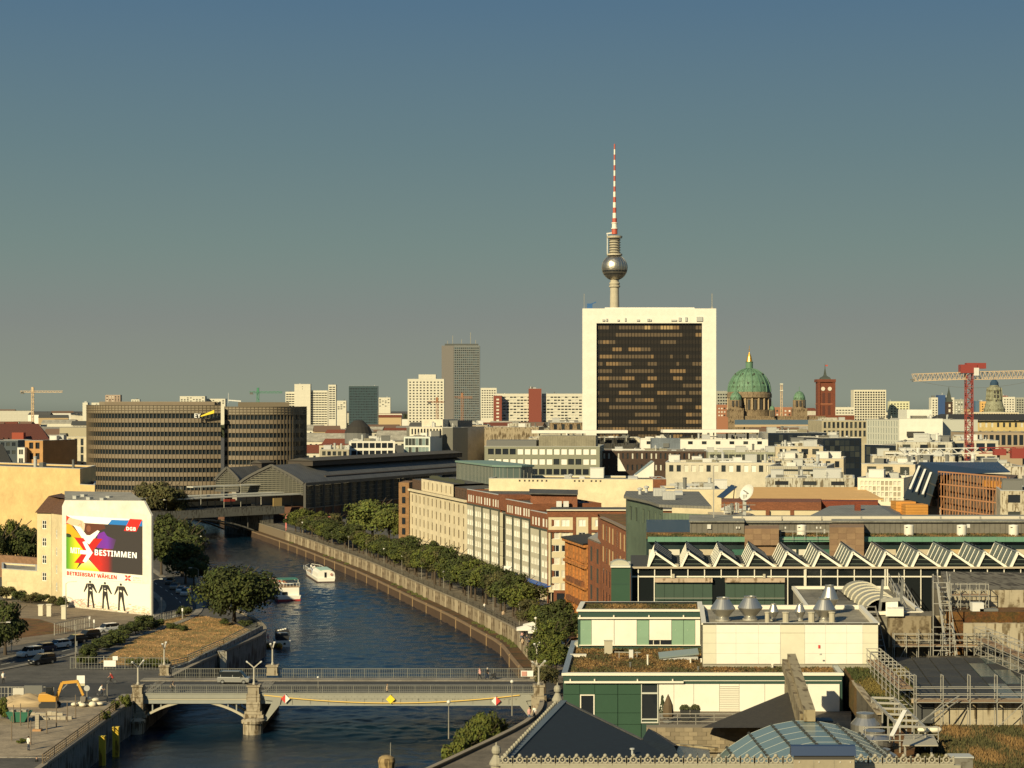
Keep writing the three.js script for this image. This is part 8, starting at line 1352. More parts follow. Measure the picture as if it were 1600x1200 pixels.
{const d=121,k=thing('work_platform','small grey work platform with railings by the sacks','platform',[gx(1440,d),20,-d]);$g().prism([V(1410,118),V(1466,118),V(1458,122),V(1414,122)],gy(1166,118),gy(1164,118),true,true).mk('deck',m$.deckGrey,k);const g2=$g();railing(g2,V(1352,120),V(1466,120),gy(1160,120),1.0,1.4,{t:.05,mid:[.5]});g2.mk('railing',galv,k);for(const px of[1414,1455])$g().box(gx(px,119),18,-119,.12,gy(1165,119)- 18,.12).mk('leg',galv,k);}
{const d=108,k=thing('roof_cabinet','grey weathered cabinet at the bottom edge of the grass roof','cabinet',[gx(1500,d),20,-d]);$g().box(gx(1501,d),19,-d,1.2,gy(1182,d)- 19,1).mk('body',m$.cabinetGrey,k);$g().box(gx(1501,d),gy(1182,d),-d,1.3,.08,1.1).mk('lid',m$.unitGrey,k);}
}
scaffold('tube_scaffold','long tube scaffold running diagonally beside the flat glass roof',V(1349,157),V(1428,133),19.6,22.3,13,2,1.1,{low:false,deck:2});
scaffold('tube_scaffold','tube scaffold with brown planks across the back of the glass roof',V(1395,158.3),V(1545,158),20.4,22.3,8,1,.8);
scaffold('tube_scaffold','tube scaffold climbing along the right concrete wall',V(1540,157.5),V(1650,140),20.5,22.9,9,2,1.0);
scaffold('tube_scaffold','front tube scaffold guarding the near edge of the glass roof',V(1428,131.2),V(1680,131.2),20,21.8,6,1,.7,{top:1.9});
scaffold('tube_scaffold','upper tube scaffold standing before the stained concrete block',V(1482,162.5),V(1540,162.5),22.6,26.2,4,2,1.0);
{ // stair tower in the scaffold
const k=thing('stair_scaffold','steep aluminium stair tower between the concrete blocks','stair',[gx(1470,160),20,-160]),P=(t,s)=>[gx(1480,157)+(gx(1464,163)- gx(1480,157))*t + s*.85,20.6 + 6.6*t,-157 - 6*t];for(const s of[0,1])$g().bar(P(0,s),P(1,s),.12,.2).mk('stringer',galv,k);for(let i=0;i<18;i++)$g().bar(P(i / 18,0),P(i / 18,1),.3,.06).mk('tread',galv,k);for(const s of[0,1]){const a=P(0,s),c=P(1,s);$g().bar([a[0],a[1]+ 1,a[2]],[c[0],c[1]+ 1,c[2]],.06).mk('handrail',galv,k);}const g=$g();for(const[px,d]of[[1458,157],[1484,157],[1458,163],[1484,163]])g.bar([gx(px,d),20,-d],[gx(px,d),28,-d],.07);for(const y of[22,24,26,27.8]){g.bar([gx(1458,157),y,-157],[gx(1484,157),y,-157],.06).bar([gx(1458,157),y,-157],[gx(1458,163),y,-163],.06).bar([gx(1484,157),y,-157],[gx(1484,163),y,-163],.06);}g.mk('tower_tubes',galv,k,true);
const k2=thing('stair_scaffold','dark grated stairs behind the white plant room corner','stair',[gx(1378,158),21,-158]);for(let i=0;i<9;i++)$g().bar([gx(1366,158),25.2 - i*.42,-162 + i*.55],[gx(1382,158),25.2 - i*.42,-162 + i*.55],.35,.06).mk('tread',m$.gratedSteel,k2);for(const px of[1366,1382])$g().bar([gx(px,158),25.2,-162],[gx(px,158),21.6,-157.2],.08,.2).mk('stringer',m$.gratedSteel,k2);
const pole=thing('bracing_poles','two long bracing tubes leaning at the concrete roof wall','brace',[gx(1432,128),20,-128]);$g().bar([gx(1430,128),gy(1133,128),-128],[gx(1499,130),gy(1087,130),-130],.07).mk('tube',galv,pole);$g().bar([gx(1455,128),gy(1125,128),-128],[gx(1497,130),gy(1095,130),-130],.06).mk('tube',galv,pole);
}
// palace roof in the foreground
{
const slate=m$.slateBlueDark,lead=m$.leadHip,stoneC=m$.crestStone,b=thing('palace','old palace with blue-black slate roof and carved stone roof cresting','palace',[gx(900,105),0,-105]),p=(px,py,d)=>[gx(px,d),gy(py,d),-d];
$g().prism([V(776,98),V(1690,97),V(1690,92),V(776,92)].reverse(),0,23.3).mk('front_wall',m$.palaceStone,b);$g().prism([V(776,98),V(1000,98),V(1000,112),V(866,118)],0,22.6).mk('wall',m$.palaceStone,b);
const L0=p(781,1199,98.6),LB=p(868,1104,117.8),R=p(881,1096,118.5),E=p(1003,1156,106),Fp=p(1072,1202,98.6);$g().quad(L0,Fp,E,R).mk('main_slope',slate,b);$g().tri(L0,R,LB).mk('left_slope',m$.slateBlue2,b);$g().bar(L0,R,.42,.16).mk('hip_roll',lead,b);$g().bar(R,E,.16,.12).mk('ridge_roll',m$.roofTar,b);$g().quad(R,E,[E[0],18,E[2]- 3],[R[0],18,R[2]- 3]).mk('back_slope',slate,b);
$g().quad(p(1003,1156,106),p(1013,1138,109),p(1053,1165,103),p(1072,1202,98.6)).mk('small_slope',slate,b);$g().quad(p(1013,1138,109),p(1024,1143,112),p(1061,1166,107),p(1053,1165,103)).mk('small_back_slope',m$.brownSlope,b);$g().lathe(gx(988,102),-102,[[.06,gy(1186,102)],[.06,gy(1172,102)],[.14,gy(1171,102)],[.14,gy(1169,102)],[0,gy(1168.5,102)]],8).mk('vent_pipe',m$.unitGrey,b);
// stone wall in courses
for(let j=0;j<6;j++)for(let i=0;i<15;i++){const d=126,x0=1012 + i*14.2 +(j % 2)*7,x1=x0 + 13.9;if(x1>1228)continue;const y0=1137.5 + j*6.4;quadPart(b,'stone',[m$.wallStoneA,m$.wallStoneB,m$.wallStoneC][(i*5 + j*3)% 3],x0,x1,d +((i*3 + j)% 4)*.015,y0,y0 + 6.1,.4);}$g().prism([V(1010,126.3),V(1232,126.3),V(1232,127.2),V(1010,127.2)],10,gy(1137.2,126)).mk('wall_core',m$.mortar,b);
// dark shingle roof and ochre parapet beam
$g().quad(p(1096,1137,125),p(1252,1137,117),p(1243,1082,130),p(1235,1080,131.5)).mk('shingle_slope',m$.shingle,b);
const bm=(x0,x1,df,dn,yy,h,nm,mt)=>$g().hexa([...[[x0[0],dn],[x0[1],dn],[x1[1],df],[x1[0],df]].map(q=>[gx(q[0],q[1]),yy - h,-q[1]]),...[[x0[0],dn],[x0[1],dn],[x1[1],df],[x1[0],df]].map(q=>[gx(q[0],q[1]),yy,-q[1]])]).mk(nm,mt,b);bm([1256,1274],[1230,1243],137.7,112,24.3,.7,'parapet_cap',m$.parapetOchre);bm([1250,1257],[1222,1231],137.7,113,23.9,.8,'parapet_step',m$.parapetOchre2);bm([1252,1272],[1226,1241],137,112.5,23.5,8,'parapet_wall',m$.parapetOchre);
// lean-to glazing
for(let i=0;i<3;i++)$g().hexa([...[[1046 + i*22,1189],[1066 + i*22,1189],[1074 + i*17,1168 + i*2],[1056 + i*17,1166 + i*2]].map((q,k)=>p(q[0],q[1],k<2?101:107)),...[[1046 + i*22,1187.6],[1066 + i*22,1187.6],[1074 + i*17,1166.6 + i*2],[1056 + i*17,1164.6 + i*2]].map((q,k)=>p(q[0],q[1],k<2?101:107))]).mk('lean_to_pane',m$.leanGlass,b);
$g().bar(p(1052,1164,107.5),p(1122,1171,107),.3,.2).mk('lean_to_coping',m$.parapetOchre,b);
// carved cresting: repeated finials and rosettes
const cy=gy(1196,97.5),cs=(()=>{const g=$g();g.box(0,0,0,.74,.12,.22);const t=new THREE.TorusGeometry(.16,.055,6,14);g.add(t,new THREE.Matrix4().makeTranslation(0,.3,0));g.add(new THREE.SphereGeometry(.11,8,6),new THREE.Matrix4().makeTranslation(0,.52,0));g.add(new THREE.SphereGeometry(.06,6,5),new THREE.Matrix4().makeTranslation(0,.3,.02));for(const s of[-1,1]){g.add(new THREE.TorusGeometry(.11,.045,5,10),new THREE.Matrix4().makeTranslation(s*.27,.24,0));g.bar([s*.37,.1,0],[s*.37,.42,0],.09);g.add(new THREE.SphereGeometry(.06,6,5),new THREE.Matrix4().makeTranslation(s*.37,.46,0));}return g.geo();})();
for(let x=gx(790,97.5),i=0;x<gx(1500,97.5);x +=.755,i++)child(b,cs,'crest_finial',stoneC,x,cy,-97.5,0);
const side=[[gx(779,98),-98.4],[gx(869,118),-118.4]],sl=Math.hypot(side[1][0]- side[0][0],side[1][1]- side[0][1]);for(let t=.4;t<sl;t +=.755)child(b,cs,'crest_finial',stoneC,side[0][0]+(side[1][0]- side[0][0])*t / sl,23.25,side[0][1]+(side[1][1]- side[0][1])*t / sl,Math.PI / 2 - .18);
$g().bar([gx(782,97.5),cy - .12,-97.5],[gx(1500,97.5),cy - .12,-97.5],.3,.3).mk('crest_base',stoneC,b);$g().bar([side[0][0],23.1,side[0][1]],[side[1][0],23.1,side[1][1]],.28,.3).mk('crest_base',stoneC,b);
for(const[px,d,s,yb]of[[775.5,98,1,gy(1204,98)],[871,119.5,.95,gy(1098,119.5)- .2]]){const x=gx(px,d);$g().lathe(x,-d,[[.3*s,yb - 3],[.3*s,yb + .3],[.38*s,yb + .32],[.38*s,yb + .42],[.2*s,yb + .75],[.14*s,yb + .85],[.24*s,yb + .95],[.26*s,yb + 1.1],[.2*s,yb + 1.28],[.05*s,yb + 1.36],[.04*s,yb + 1.5],[0,yb + 1.52]],14).mk('corner_urn',m$.crestStone,b);}
}
{ // ribbed glass vault and its blue shutter box
const b=thing('glass_vault','low green-blue glass barrel vault with dark clamp ribs in the foreground','glass roof',[gx(1290,106),18,-106]),cx=1290,d0=99.5,d1=112.5,n=9,m=8;const P=(i,j)=>{const a=(i / n - .5)*2,dd=d0 +(d1 - d0)*j / m,x=gx(cx,106)+ a*6.1 +(dd - 106)*-.03,y=23.55 - 2.6*a*a*(1 + .15*a*a)-(j / m<0?0:.0)-(1 - j / m)*.25;return[x,y,-dd];};
for(let i=0;i<n;i++)for(let j=0;j<m;j++){const q=[P(i + .02,j + .03),P(i + .98,j + .03),P(i + .98,j + .97),P(i + .02,j + .97)],up=q.map(v=>[v[0],v[1]+ .04,v[2]]);$g().hexa([...q,...up]).mk('glass_pane',i===n - 1||(i===n - 2&&j<5)?m$.vaultDirty:i===0?m$.vaultEdge:m$.vaultGlass,b);}
for(let i=0;i<=n;i++){const g=$g();for(let j=0;j<m;j++)g.bar(P(i,j),P(i,j + 1),.07,.1);for(let j=0;j<=m*2;j++){const q=P(i,j / 2);g.box(q[0],q[1]+ .05,q[2],.2,.07,.1).box(q[0],q[1]+ .05,q[2],.09,.12,.09);}g.mk('clamp_rib',m$.clampDark,b);}for(let j=0;j<=m;j++){const g=$g();for(let i=0;i<n;i++){const a=P(i,j),c=P(i + 1,j);g.bar([a[0],a[1]+ .03,a[2]],[c[0],c[1]+ .03,c[2]],.04);}g.mk('cross_bar',m$.crossPale,b);}
$g().prism([[P(0,0)[0],-d0],[P(n,0)[0],-d0],[P(n,0)[0],-d1],[P(0,0)[0],-d1]],15,20.6).mk('base',m$.parapetOchre2,b);
const s=thing('shutter_box','blue-grey metal shutter box above a tan boxed parapet in the foreground','shutter box',[gx(1288,95),22,-95]),d=95;$g().hexa([...[[1236,1181],[1338,1181]].map(q=>[gx(q[0],d),gy(q[1],d),-d]),...[[1338,1181],[1236,1181]].map(q=>[gx(q[0],d),gy(q[1],d),-d - .5]),...[[1237,1167],[1338,1167]].map(q=>[gx(q[0],d),gy(q[1],d),-d - .2]),...[[1338,1166],[1237,1166]].map(q=>[gx(q[0],d),gy(q[1],d),-d - .5])]).mk('roller_housing',m$.housingBlue,s);quadPart(s,'gap_shade',m$.shadedDepth,1240,1335,d + .1,1181,1187,.3);for(let i=0;i<3;i++)quadPart(s,'box_panel',m$.boxTan,1240 + i*31.8,1271.5 + i*31.8,d + .05,1187.2,1260,.4);for(const px of[1248,1279,1312,1328])quadPart(s,'stud',m$.unitWhite,px,px + 1.6,d,1190,1191.6,.05);  // dark strip below the housing is painted shade
}
// trees and shrubs
function crownGeo(nBlob,nLeaf,leaf,flat,sd){ // crown in a unit ball: leaf-sized faces on many clumps, gaps between them
const keep=seed;seed=sd;const g=$g(),bl=[];g.c=[];
for(let i=0;i<nBlob;i++){const a=rr(0,6.283),e=Math.asin(rr(-.55,1)),r=.35 + .42*Math.sqrt(rnd());bl.push([Math.cos(a)*Math.cos(e)*r,Math.sin(e)*r*flat,Math.sin(a)*Math.cos(e)*r,rr(.2,.36),rr(.75,1.25)]);}
bl.push([0,-.05,0,.42,.9]);
for(let i=0;i<nLeaf;i++){
const b=bl[Math.floor(rnd()*bl.length)];let x=rr(-1,1),y=rr(-1,1),z=rr(-1,1);const l=Math.hypot(x,y,z)||1;x /=l;y /=l;z /=l;if(y<-.5&&rnd()<.6)continue;
const rad=b[3]*(rnd()<.8?rr(.82,1.1):rr(.3,.9)),c=[b[0]+ x*rad,b[1]+ y*rad*.85,b[2]+ z*rad];
const n=new THREE.Vector3(x + rr(-.7,.7),y + .25 + rr(-.7,.7),z + rr(-.7,.7)).normalize(),t=new THREE.Vector3(rr(-1,1),rr(-1,1),rr(-1,1)).cross(n).normalize(),u=n.clone().cross(t),s=leaf*rr(.6,1.3);
const P=(i,j)=>[c[0]+(t.x*i + u.x*j)*s,c[1]+(t.y*i + u.y*j)*s,c[2]+(t.z*i + u.z*j)*s];
g.quad(P(-1,-.2),P(.1,-.75),P(1,.25),P(-.1,.8));const k=b[4]*rr(.7,1.25),w=rr(.9,1.2);for(let q=0;q<6;q++)g.c.push(k*w,k,k*rr(.8,1.1));
}
seed=keep;return g.geo();
}
const crowns=[crownGeo(24,5200,.052,.8,11),crownGeo(28,5200,.052,.75,23),crownGeo(22,5200,.055,.9,37),crownGeo(30,5200,.05,.7,51)],bigCrown=crownGeo(46,15000,.032,.55,77),bushes=[crownGeo(12,2600,.075,.7,91),crownGeo(14,2600,.07,.6,97)];
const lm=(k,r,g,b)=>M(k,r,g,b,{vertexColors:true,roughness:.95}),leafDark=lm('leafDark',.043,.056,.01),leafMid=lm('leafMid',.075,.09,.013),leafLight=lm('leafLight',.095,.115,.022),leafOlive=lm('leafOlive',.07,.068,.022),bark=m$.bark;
function trunkGeo(h,r,sd){const keep=seed;seed=sd;const g=$g();g.lathe(0,0,[[r*1.35,0],[r,h*.12],[r*.8,h*.45]],8);const top=[0,h*.43,0];for(let i=0;i<6;i++){const a=i / 6*6.283 + rr(-.4,.4),l=h*rr(.28,.42),m=[top[0]+ Math.cos(a)*l*.5,top[1]+ l*.75,Math.sin(a)*l*.5],e=[Math.cos(a)*l*1.05,top[1]+ l*rr(1.1,1.5),Math.sin(a)*l*1.05];g.bar([0,h*rr(.36,.44),0],m,r*.75).bar(m,e,r*.42);}seed=keep;return g.geo();}
const trunks=[trunkGeo(1,.028,5),trunkGeo(1,.024,8)];
function tree(x,z,y0,h,w,label,mat,o={}){
const k=thing(o.name??'tree',label,o.cat??'tree',[x,y0,z],o.group),t=new THREE.Mesh(pick(trunks),bark);t.name='trunk';t.scale.set(h,h,h);k.add(t);
const cb=o.clear??.28,ch=h*(1 - cb) / 2,c=new THREE.Mesh(o.crown??pick(crowns),mat);c.name='crown';c.position.y=h*cb + ch*(o.low?.92:.95);c.scale.set(w / 2*1.12,ch*(o.low?1.55:1.2),w / 2*1.12*(o.deep??1));c.rotation.y=rr(0,6.28);k.add(c);return k;
}
function bush(x,z,y0,w,h,label,mat,group){const k=thing('shrub',label,'shrub',[x,y0,z],group),c=new THREE.Mesh(pick(bushes),mat);c.name='foliage';c.position.y=h*.45;c.scale.set(w / 2*1.1,h*.72,w / 2*1.1);c.rotation.y=rr(0,6.28);k.add(c);const s=new THREE.Mesh(trunks[1],bark);s.name='stem';s.scale.set(h*1.4,h*.8,h*1.4);s.castShadow=true;k.add(s);return k;}
const VT=(px,d)=>[gx(px,d),-d];
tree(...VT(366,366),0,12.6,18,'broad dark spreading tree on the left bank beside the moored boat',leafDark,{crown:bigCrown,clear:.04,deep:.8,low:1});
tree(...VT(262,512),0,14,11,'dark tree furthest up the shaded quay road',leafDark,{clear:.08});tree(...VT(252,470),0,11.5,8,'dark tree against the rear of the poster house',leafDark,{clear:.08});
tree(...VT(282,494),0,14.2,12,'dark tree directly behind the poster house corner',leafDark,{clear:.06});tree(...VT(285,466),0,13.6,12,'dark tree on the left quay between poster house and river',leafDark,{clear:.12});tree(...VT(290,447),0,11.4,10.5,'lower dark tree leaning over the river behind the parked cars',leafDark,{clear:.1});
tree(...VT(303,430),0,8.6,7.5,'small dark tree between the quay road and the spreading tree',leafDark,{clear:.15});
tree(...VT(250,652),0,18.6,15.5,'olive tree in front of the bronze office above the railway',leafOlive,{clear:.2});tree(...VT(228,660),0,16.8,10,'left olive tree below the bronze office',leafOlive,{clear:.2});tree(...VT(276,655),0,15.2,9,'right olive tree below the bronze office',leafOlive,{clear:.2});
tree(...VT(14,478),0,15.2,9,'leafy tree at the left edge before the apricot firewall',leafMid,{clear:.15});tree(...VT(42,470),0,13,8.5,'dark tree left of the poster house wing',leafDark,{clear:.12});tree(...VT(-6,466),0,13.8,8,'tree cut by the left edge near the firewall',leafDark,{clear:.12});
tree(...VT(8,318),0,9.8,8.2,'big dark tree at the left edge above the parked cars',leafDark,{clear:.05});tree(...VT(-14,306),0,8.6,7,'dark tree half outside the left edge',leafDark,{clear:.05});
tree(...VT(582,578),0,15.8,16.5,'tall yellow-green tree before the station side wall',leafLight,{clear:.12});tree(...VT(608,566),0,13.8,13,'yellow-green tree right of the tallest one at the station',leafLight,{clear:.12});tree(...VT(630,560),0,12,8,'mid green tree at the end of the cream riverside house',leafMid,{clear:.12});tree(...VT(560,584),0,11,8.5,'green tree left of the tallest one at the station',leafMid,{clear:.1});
// the row along the promenade
{const row=along(offsetLine(RWALL,4.6*sideSign).filter(p=>p[1]<-366&&p[1]>-640),5.3);row.reverse().forEach((p,i)=>tree(p[0]+ rr(-1,1.2),p[1]+ rr(-1.6,1.6),0,p[1]<-490?rr(6.4,8.6):rr(7.4,11),rr(6,9.6),nth(i)+ ' tree from the station end of the right bank promenade row',i % 3===1?leafMid:i % 5===3?leafOlive:leafDark,{clear:.2,group:'trees in a row along the right bank'}));}
[[474,628,9.5,8,leafMid,'green tree near the pink pipe bridge by the station'],[500,616,8.6,7,leafMid,'green tree right of the pink pipes by the station'],[522,606,8.8,7,leafOlive,'olive tree behind the far promenade row'],[816,368,7,6,leafMid,'young tree by the promenade road above the parasols'],[826,352,6.4,5,leafOlive,'young olive tree beside the white café parasols'],[846,344,6.6,5.5,leafMid,'young tree behind the white café parasols'],[872,336,8,7.5,leafDark,'dark street tree before the parked cars'],[858,300,8.4,6.5,leafMid,'street tree at the left of the green front block'],[846,290,6.6,5,leafDark,'dark street tree at the bridge end'],[868,283,8,6,leafMid,'street tree touching the green front block'],[884,322,7.8,7,leafDark,'dark street tree half hidden by the pale green panels'],[852,272,5,4,leafOlive,'small olive tree at the near bridge end']].forEach(([px,d,h,w,m,l])=>tree(...VT(px,d),0,h,w,l,m,{clear:.22}));
[[714,242,4.2,4.6,'waterside bush lowest on the near right bank'],[738,246,5,5.6,'large waterside bush on the near right bank'],[762,251,4.6,6.4,'tallest waterside bush below the bridge mark'],[782,254,3.4,4.8,'waterside bush closest to the bridge bracket'],[726,248,3.8,4.2,'waterside bush behind the lowest one'],[750,255,3.4,5.2,'waterside bush furthest out under the bridge']].forEach(([px,d,w,h,l])=>bush(...VT(px,d),-4.6,w,h,l,leafMid));
[[10,408,5,3.4],[28,404,4.6,2.9],[48,402,4.4,2.6],[68,402,3.6,2.2],[86,398,3.4,2.4],[98,392,2.6,2.8]].forEach(([px,d,w,h],i)=>bush(...VT(px,d),0,w,h,nth(i)+ ' wild shrub from the left in the hedge before the yellow annex',i % 2?leafDark:leafOlive,'hedge shrubs before the yellow annex'));
[[222,353,5,3.2],[212,348,4.2,2.6],[200,343,4.4,2.6],[186,337,4.6,2.4],[172,331,4.8,2.6],[158,324,4.6,2.4],[146,318,4.4,2.3],[132,312,4,2.4],[236,357,4.6,2.8]].forEach(([px,d,w,h],i)=>bush(...VT(px,d),0,w,h,['tallest dark shrub','second dark shrub','third dark shrub','fourth dark shrub','fifth dark shrub','sixth dark shrub','seventh dark shrub','dark shrub nearest the road fence','dark shrub nearest the poster wall'][i]+ ' in the strip between parked cars and dry grass',leafDark,'shrubs along the dry grass plot'));
[[288,374,3.6,2.6,'round shrub at the far corner of the dry grass'],[270,356,3,1.3,'low shrub in the middle of the dry grass'],[284,353,2.6,1.2,'low shrub right of the middle of the dry grass'],[352,361,2,1.6,'small shrub under the spreading tree, left'],[384,358,3.4,1.6,'shrub at the foot of the spreading tree, right'],[106,1,0,0]].forEach(([px,d,w,h,l])=>{if(w)bush(...VT(px,d),0,w,h,l,leafDark);});
[[214,303.5,2.4,1.7],[226,303,2.2,1.6],[236,303,2.2,1.7],[247,302.5,2.2,1.6],[258,302,2,1.5],[204,304,2.2,1.5],[140,305,2.6,1.8],[124,305,2.6,1.8]].forEach(([px,d,w,h],i)=>bush(...VT(px,d),0,w,h,['first','second','third','fourth','fifth','leftmost','banner-side','junction-side'][i]+ ' clipped shrub in the hedge behind the road fence',i % 2?leafMid:leafDark,'hedge shrubs behind the road fence'));
[[196,262,1.8,2.2,'shrub growing at the bridge abutment corner'],[180,258,1.6,1.8,'shrub on the quay coping near the bridge'],[165,251,1.6,1.6,'shrub hanging over the quay beside the yellow post'],[34,234,1.3,.7,'weed tuft on the plaza paving'],[-2,252,2.6,3.4,'leafy bush at the left edge by the skip']].forEach(([px,d,w,h,l])=>bush(...VT(px,d),0,w,h,l,leafMid));
{const g=$g();g.c=[];for(let i=0;i<5200;i++){const t=rnd(),p=RWALL[Math.floor(rr(RWALL.findIndex(q=>q[1]<-300),RWALL.findIndex(q=>q[1]<-620)))],s=rr(.1,1.8),q=Math.sin(p[1]*.21)+ Math.sin(p[1]*.07 + 2);if(q<.1)continue;const x=p[0]- s*.8,z=p[1]+ rr(-1.2,1.2),y=-2.5,h=rr(.1,.5);g.tri([x - .12,y,z],[x + .12,y,z + .05],[x + rr(-.2,.2),y + h,z]);const k=rr(.6,1.3);for(let j=0;j<3;j++)g.c.push(.07*k,.075*k,.02*k);}const m=g.mk('ledge_weeds',m$.bladeMat);m.userData={kind:'stuff',label:'weeds growing on the ledge of the right quay',category:'weeds'};}
tufts('dry_grass','dry yellow grass blades on the triangular plot',[V(150,306),V(262,303.5),V(300,311),V(352,328),V(398,351),V(345,372),V(300,381),V(258,371),V(232,352)],.03,3600,.16,m$.strawMat);
// vehicles, boats, people, street furniture
const tyre=m$.tyre,chrome=m$.chrome,carGlass=m$.carGlass;
function carProto(paint,kind){
const p=proto('parked_car','car'),L=kind==='van'?4.9:kind==='suv'?4.5:4.2,w=1.78,hh=kind==='van'?1.85:kind==='suv'?1.66:1.46,x0=-L / 2,x1=L / 2;
const side=new THREE.Shape();side.moveTo(x0 + .05,.3);side.lineTo(x0,.6);side.lineTo(x0 + .08,.82);side.lineTo(x0 + L*.23,.95);side.lineTo(x0 + L*.24,.97);side.lineTo(x1 - .06,.98);side.lineTo(x1,.7);side.lineTo(x1 - .06,.3);side.lineTo(x0 + .05,.3);
const m4=new THREE.Matrix4().makeTranslation(0,0,-w / 2 + .07);$g().add(new THREE.ExtrudeGeometry(side,{depth:w - .14,bevelEnabled:true,bevelSize:.07,bevelThickness:.07,bevelSegments:3}),m4).mk('body',paint,p);
const cab=new THREE.Shape(),fr=kind==='van'?.12:.2;cab.moveTo(x0 + L*fr,.95);cab.lineTo(x0 + L*(fr + .16),hh - .03);cab.lineTo(x1 - L*(kind==='car'?.16:.06),hh - .05);cab.lineTo(x1 - .1,.97);$g().add(new THREE.ExtrudeGeometry(cab,{depth:w - .34,bevelEnabled:true,bevelSize:.05,bevelThickness:.08,bevelSegments:2}),new THREE.Matrix4().makeTranslation(0,0,-w / 2 + .17)).mk('glazing',carGlass,p);
$g().box((x0 + L*(fr + .16)+ x1 - L*.1) / 2,hh - .05,0,L*(.84 - fr - .18),.1,w - .36).mk('roof',paint,p);for(const s of[-1,1]){for(const t of[fr + .02,.52,.9]){const xa=x0 + L*t;$g().bar([xa,.95,s*(w / 2 - .08)],[xa +(t<.3?L*.15:0),hh,s*(w / 2 - .2)],.09).mk('pillar',paint,p);}$g().box(x0 + L*.27,.98,s*(w / 2 + .06),.16,.14,.18).mk('mirror',paint,p);}
for(const x of[x0 + .8,x1 - .8])for(const s of[-1,1]){const wh=$g().add(new THREE.CylinderGeometry(.32,.32,.22,18),new THREE.Matrix4().makeRotationX(Math.PI / 2).setPosition(x,.32,s*(w / 2 - .08))).mk('wheel',tyre,p);$g().add(new THREE.CylinderGeometry(.19,.19,.24,12),new THREE.Matrix4().makeRotationX(Math.PI / 2).setPosition(x,.32,s*(w / 2 - .08))).mk('rim',chrome,wh);}
for(const s of[-1,1]){$g().box(x0 + .04,.66,s*.62,.12,.15,.36).mk('headlight',m$.headlight,p);$g().box(x1 - .03,.72,s*.66,.1,.17,.26).mk('tail_light',m$.tailRed,p);}
$g().box(x0 - .02,.42,0,.06,.12,.5).mk('number_plate',m$.plate,p);return p;
}
const paints={white:m$.paintWhite,black:m$.paintBlack,silver:m$.paintSilver,blue:m$.paintBlue,grey:m$.paintGrey};
const cars={};const carOf=(c,k)=>cars[c + k]??=carProto(paints[c],k);
const FT=Math.PI / 2; // a car's nose points to -x before turning
[['white','suv',168,350,'white car driving up the quay road past the shrubs',FT*.5],['black','suv',138,340,'black car first in the parked row behind the white one'],['black','car',118,334,'black parked car second in the row'],['white','car',92,327,'white hatchback in the parked row'],['blue','car',68,322,'dark blue car between the two white parked cars'],['white','suv',47,316,'white off-roader at the near end of the parked row'],['black','suv',66,306.5,'black car at the road fence by the junction'],['silver','van',366,283.6,'silver minivan driving over the bridge',Math.PI*.98,.26],['white','suv',290,419,'white car parked under the trees on the quay road',FT*1.0],['silver','car',273,433,'silver car parked in the shadow on the quay road',FT],['grey','car',266,446,'grey car far up the shaded quay road',FT],['white','car',283,425,'white hatchback beside the white car under the trees',FT]].forEach(([c,k,px,d,l,t,y])=>place(carOf(c,k),gx(px,d),y??.02,-d,t??FT*.58,l,'cars on the left bank and bridge'));
[[872,344,'black'],[878,339,'grey'],[884,334,'black'],[890,329,'blue'],[897,324,'black'],[866,349,'silver']].forEach(([px,d,c],i)=>place(carOf(c,i % 2?'car':'suv'),gx(px,d),.03,-d,FT*.55,['black car','grey car','black car','dark blue car','black car','silver car'][i]+[' second in the kerb row below the tan hoarding',' third in the kerb row below the tan hoarding',' fourth in the kerb row below the tan hoarding',' fifth in the kerb row below the tan hoarding',' at the near end of the kerb row below the hoarding',' at the far end of the kerb row below the hoarding'][i],'cars parked below the tan hoarding'));
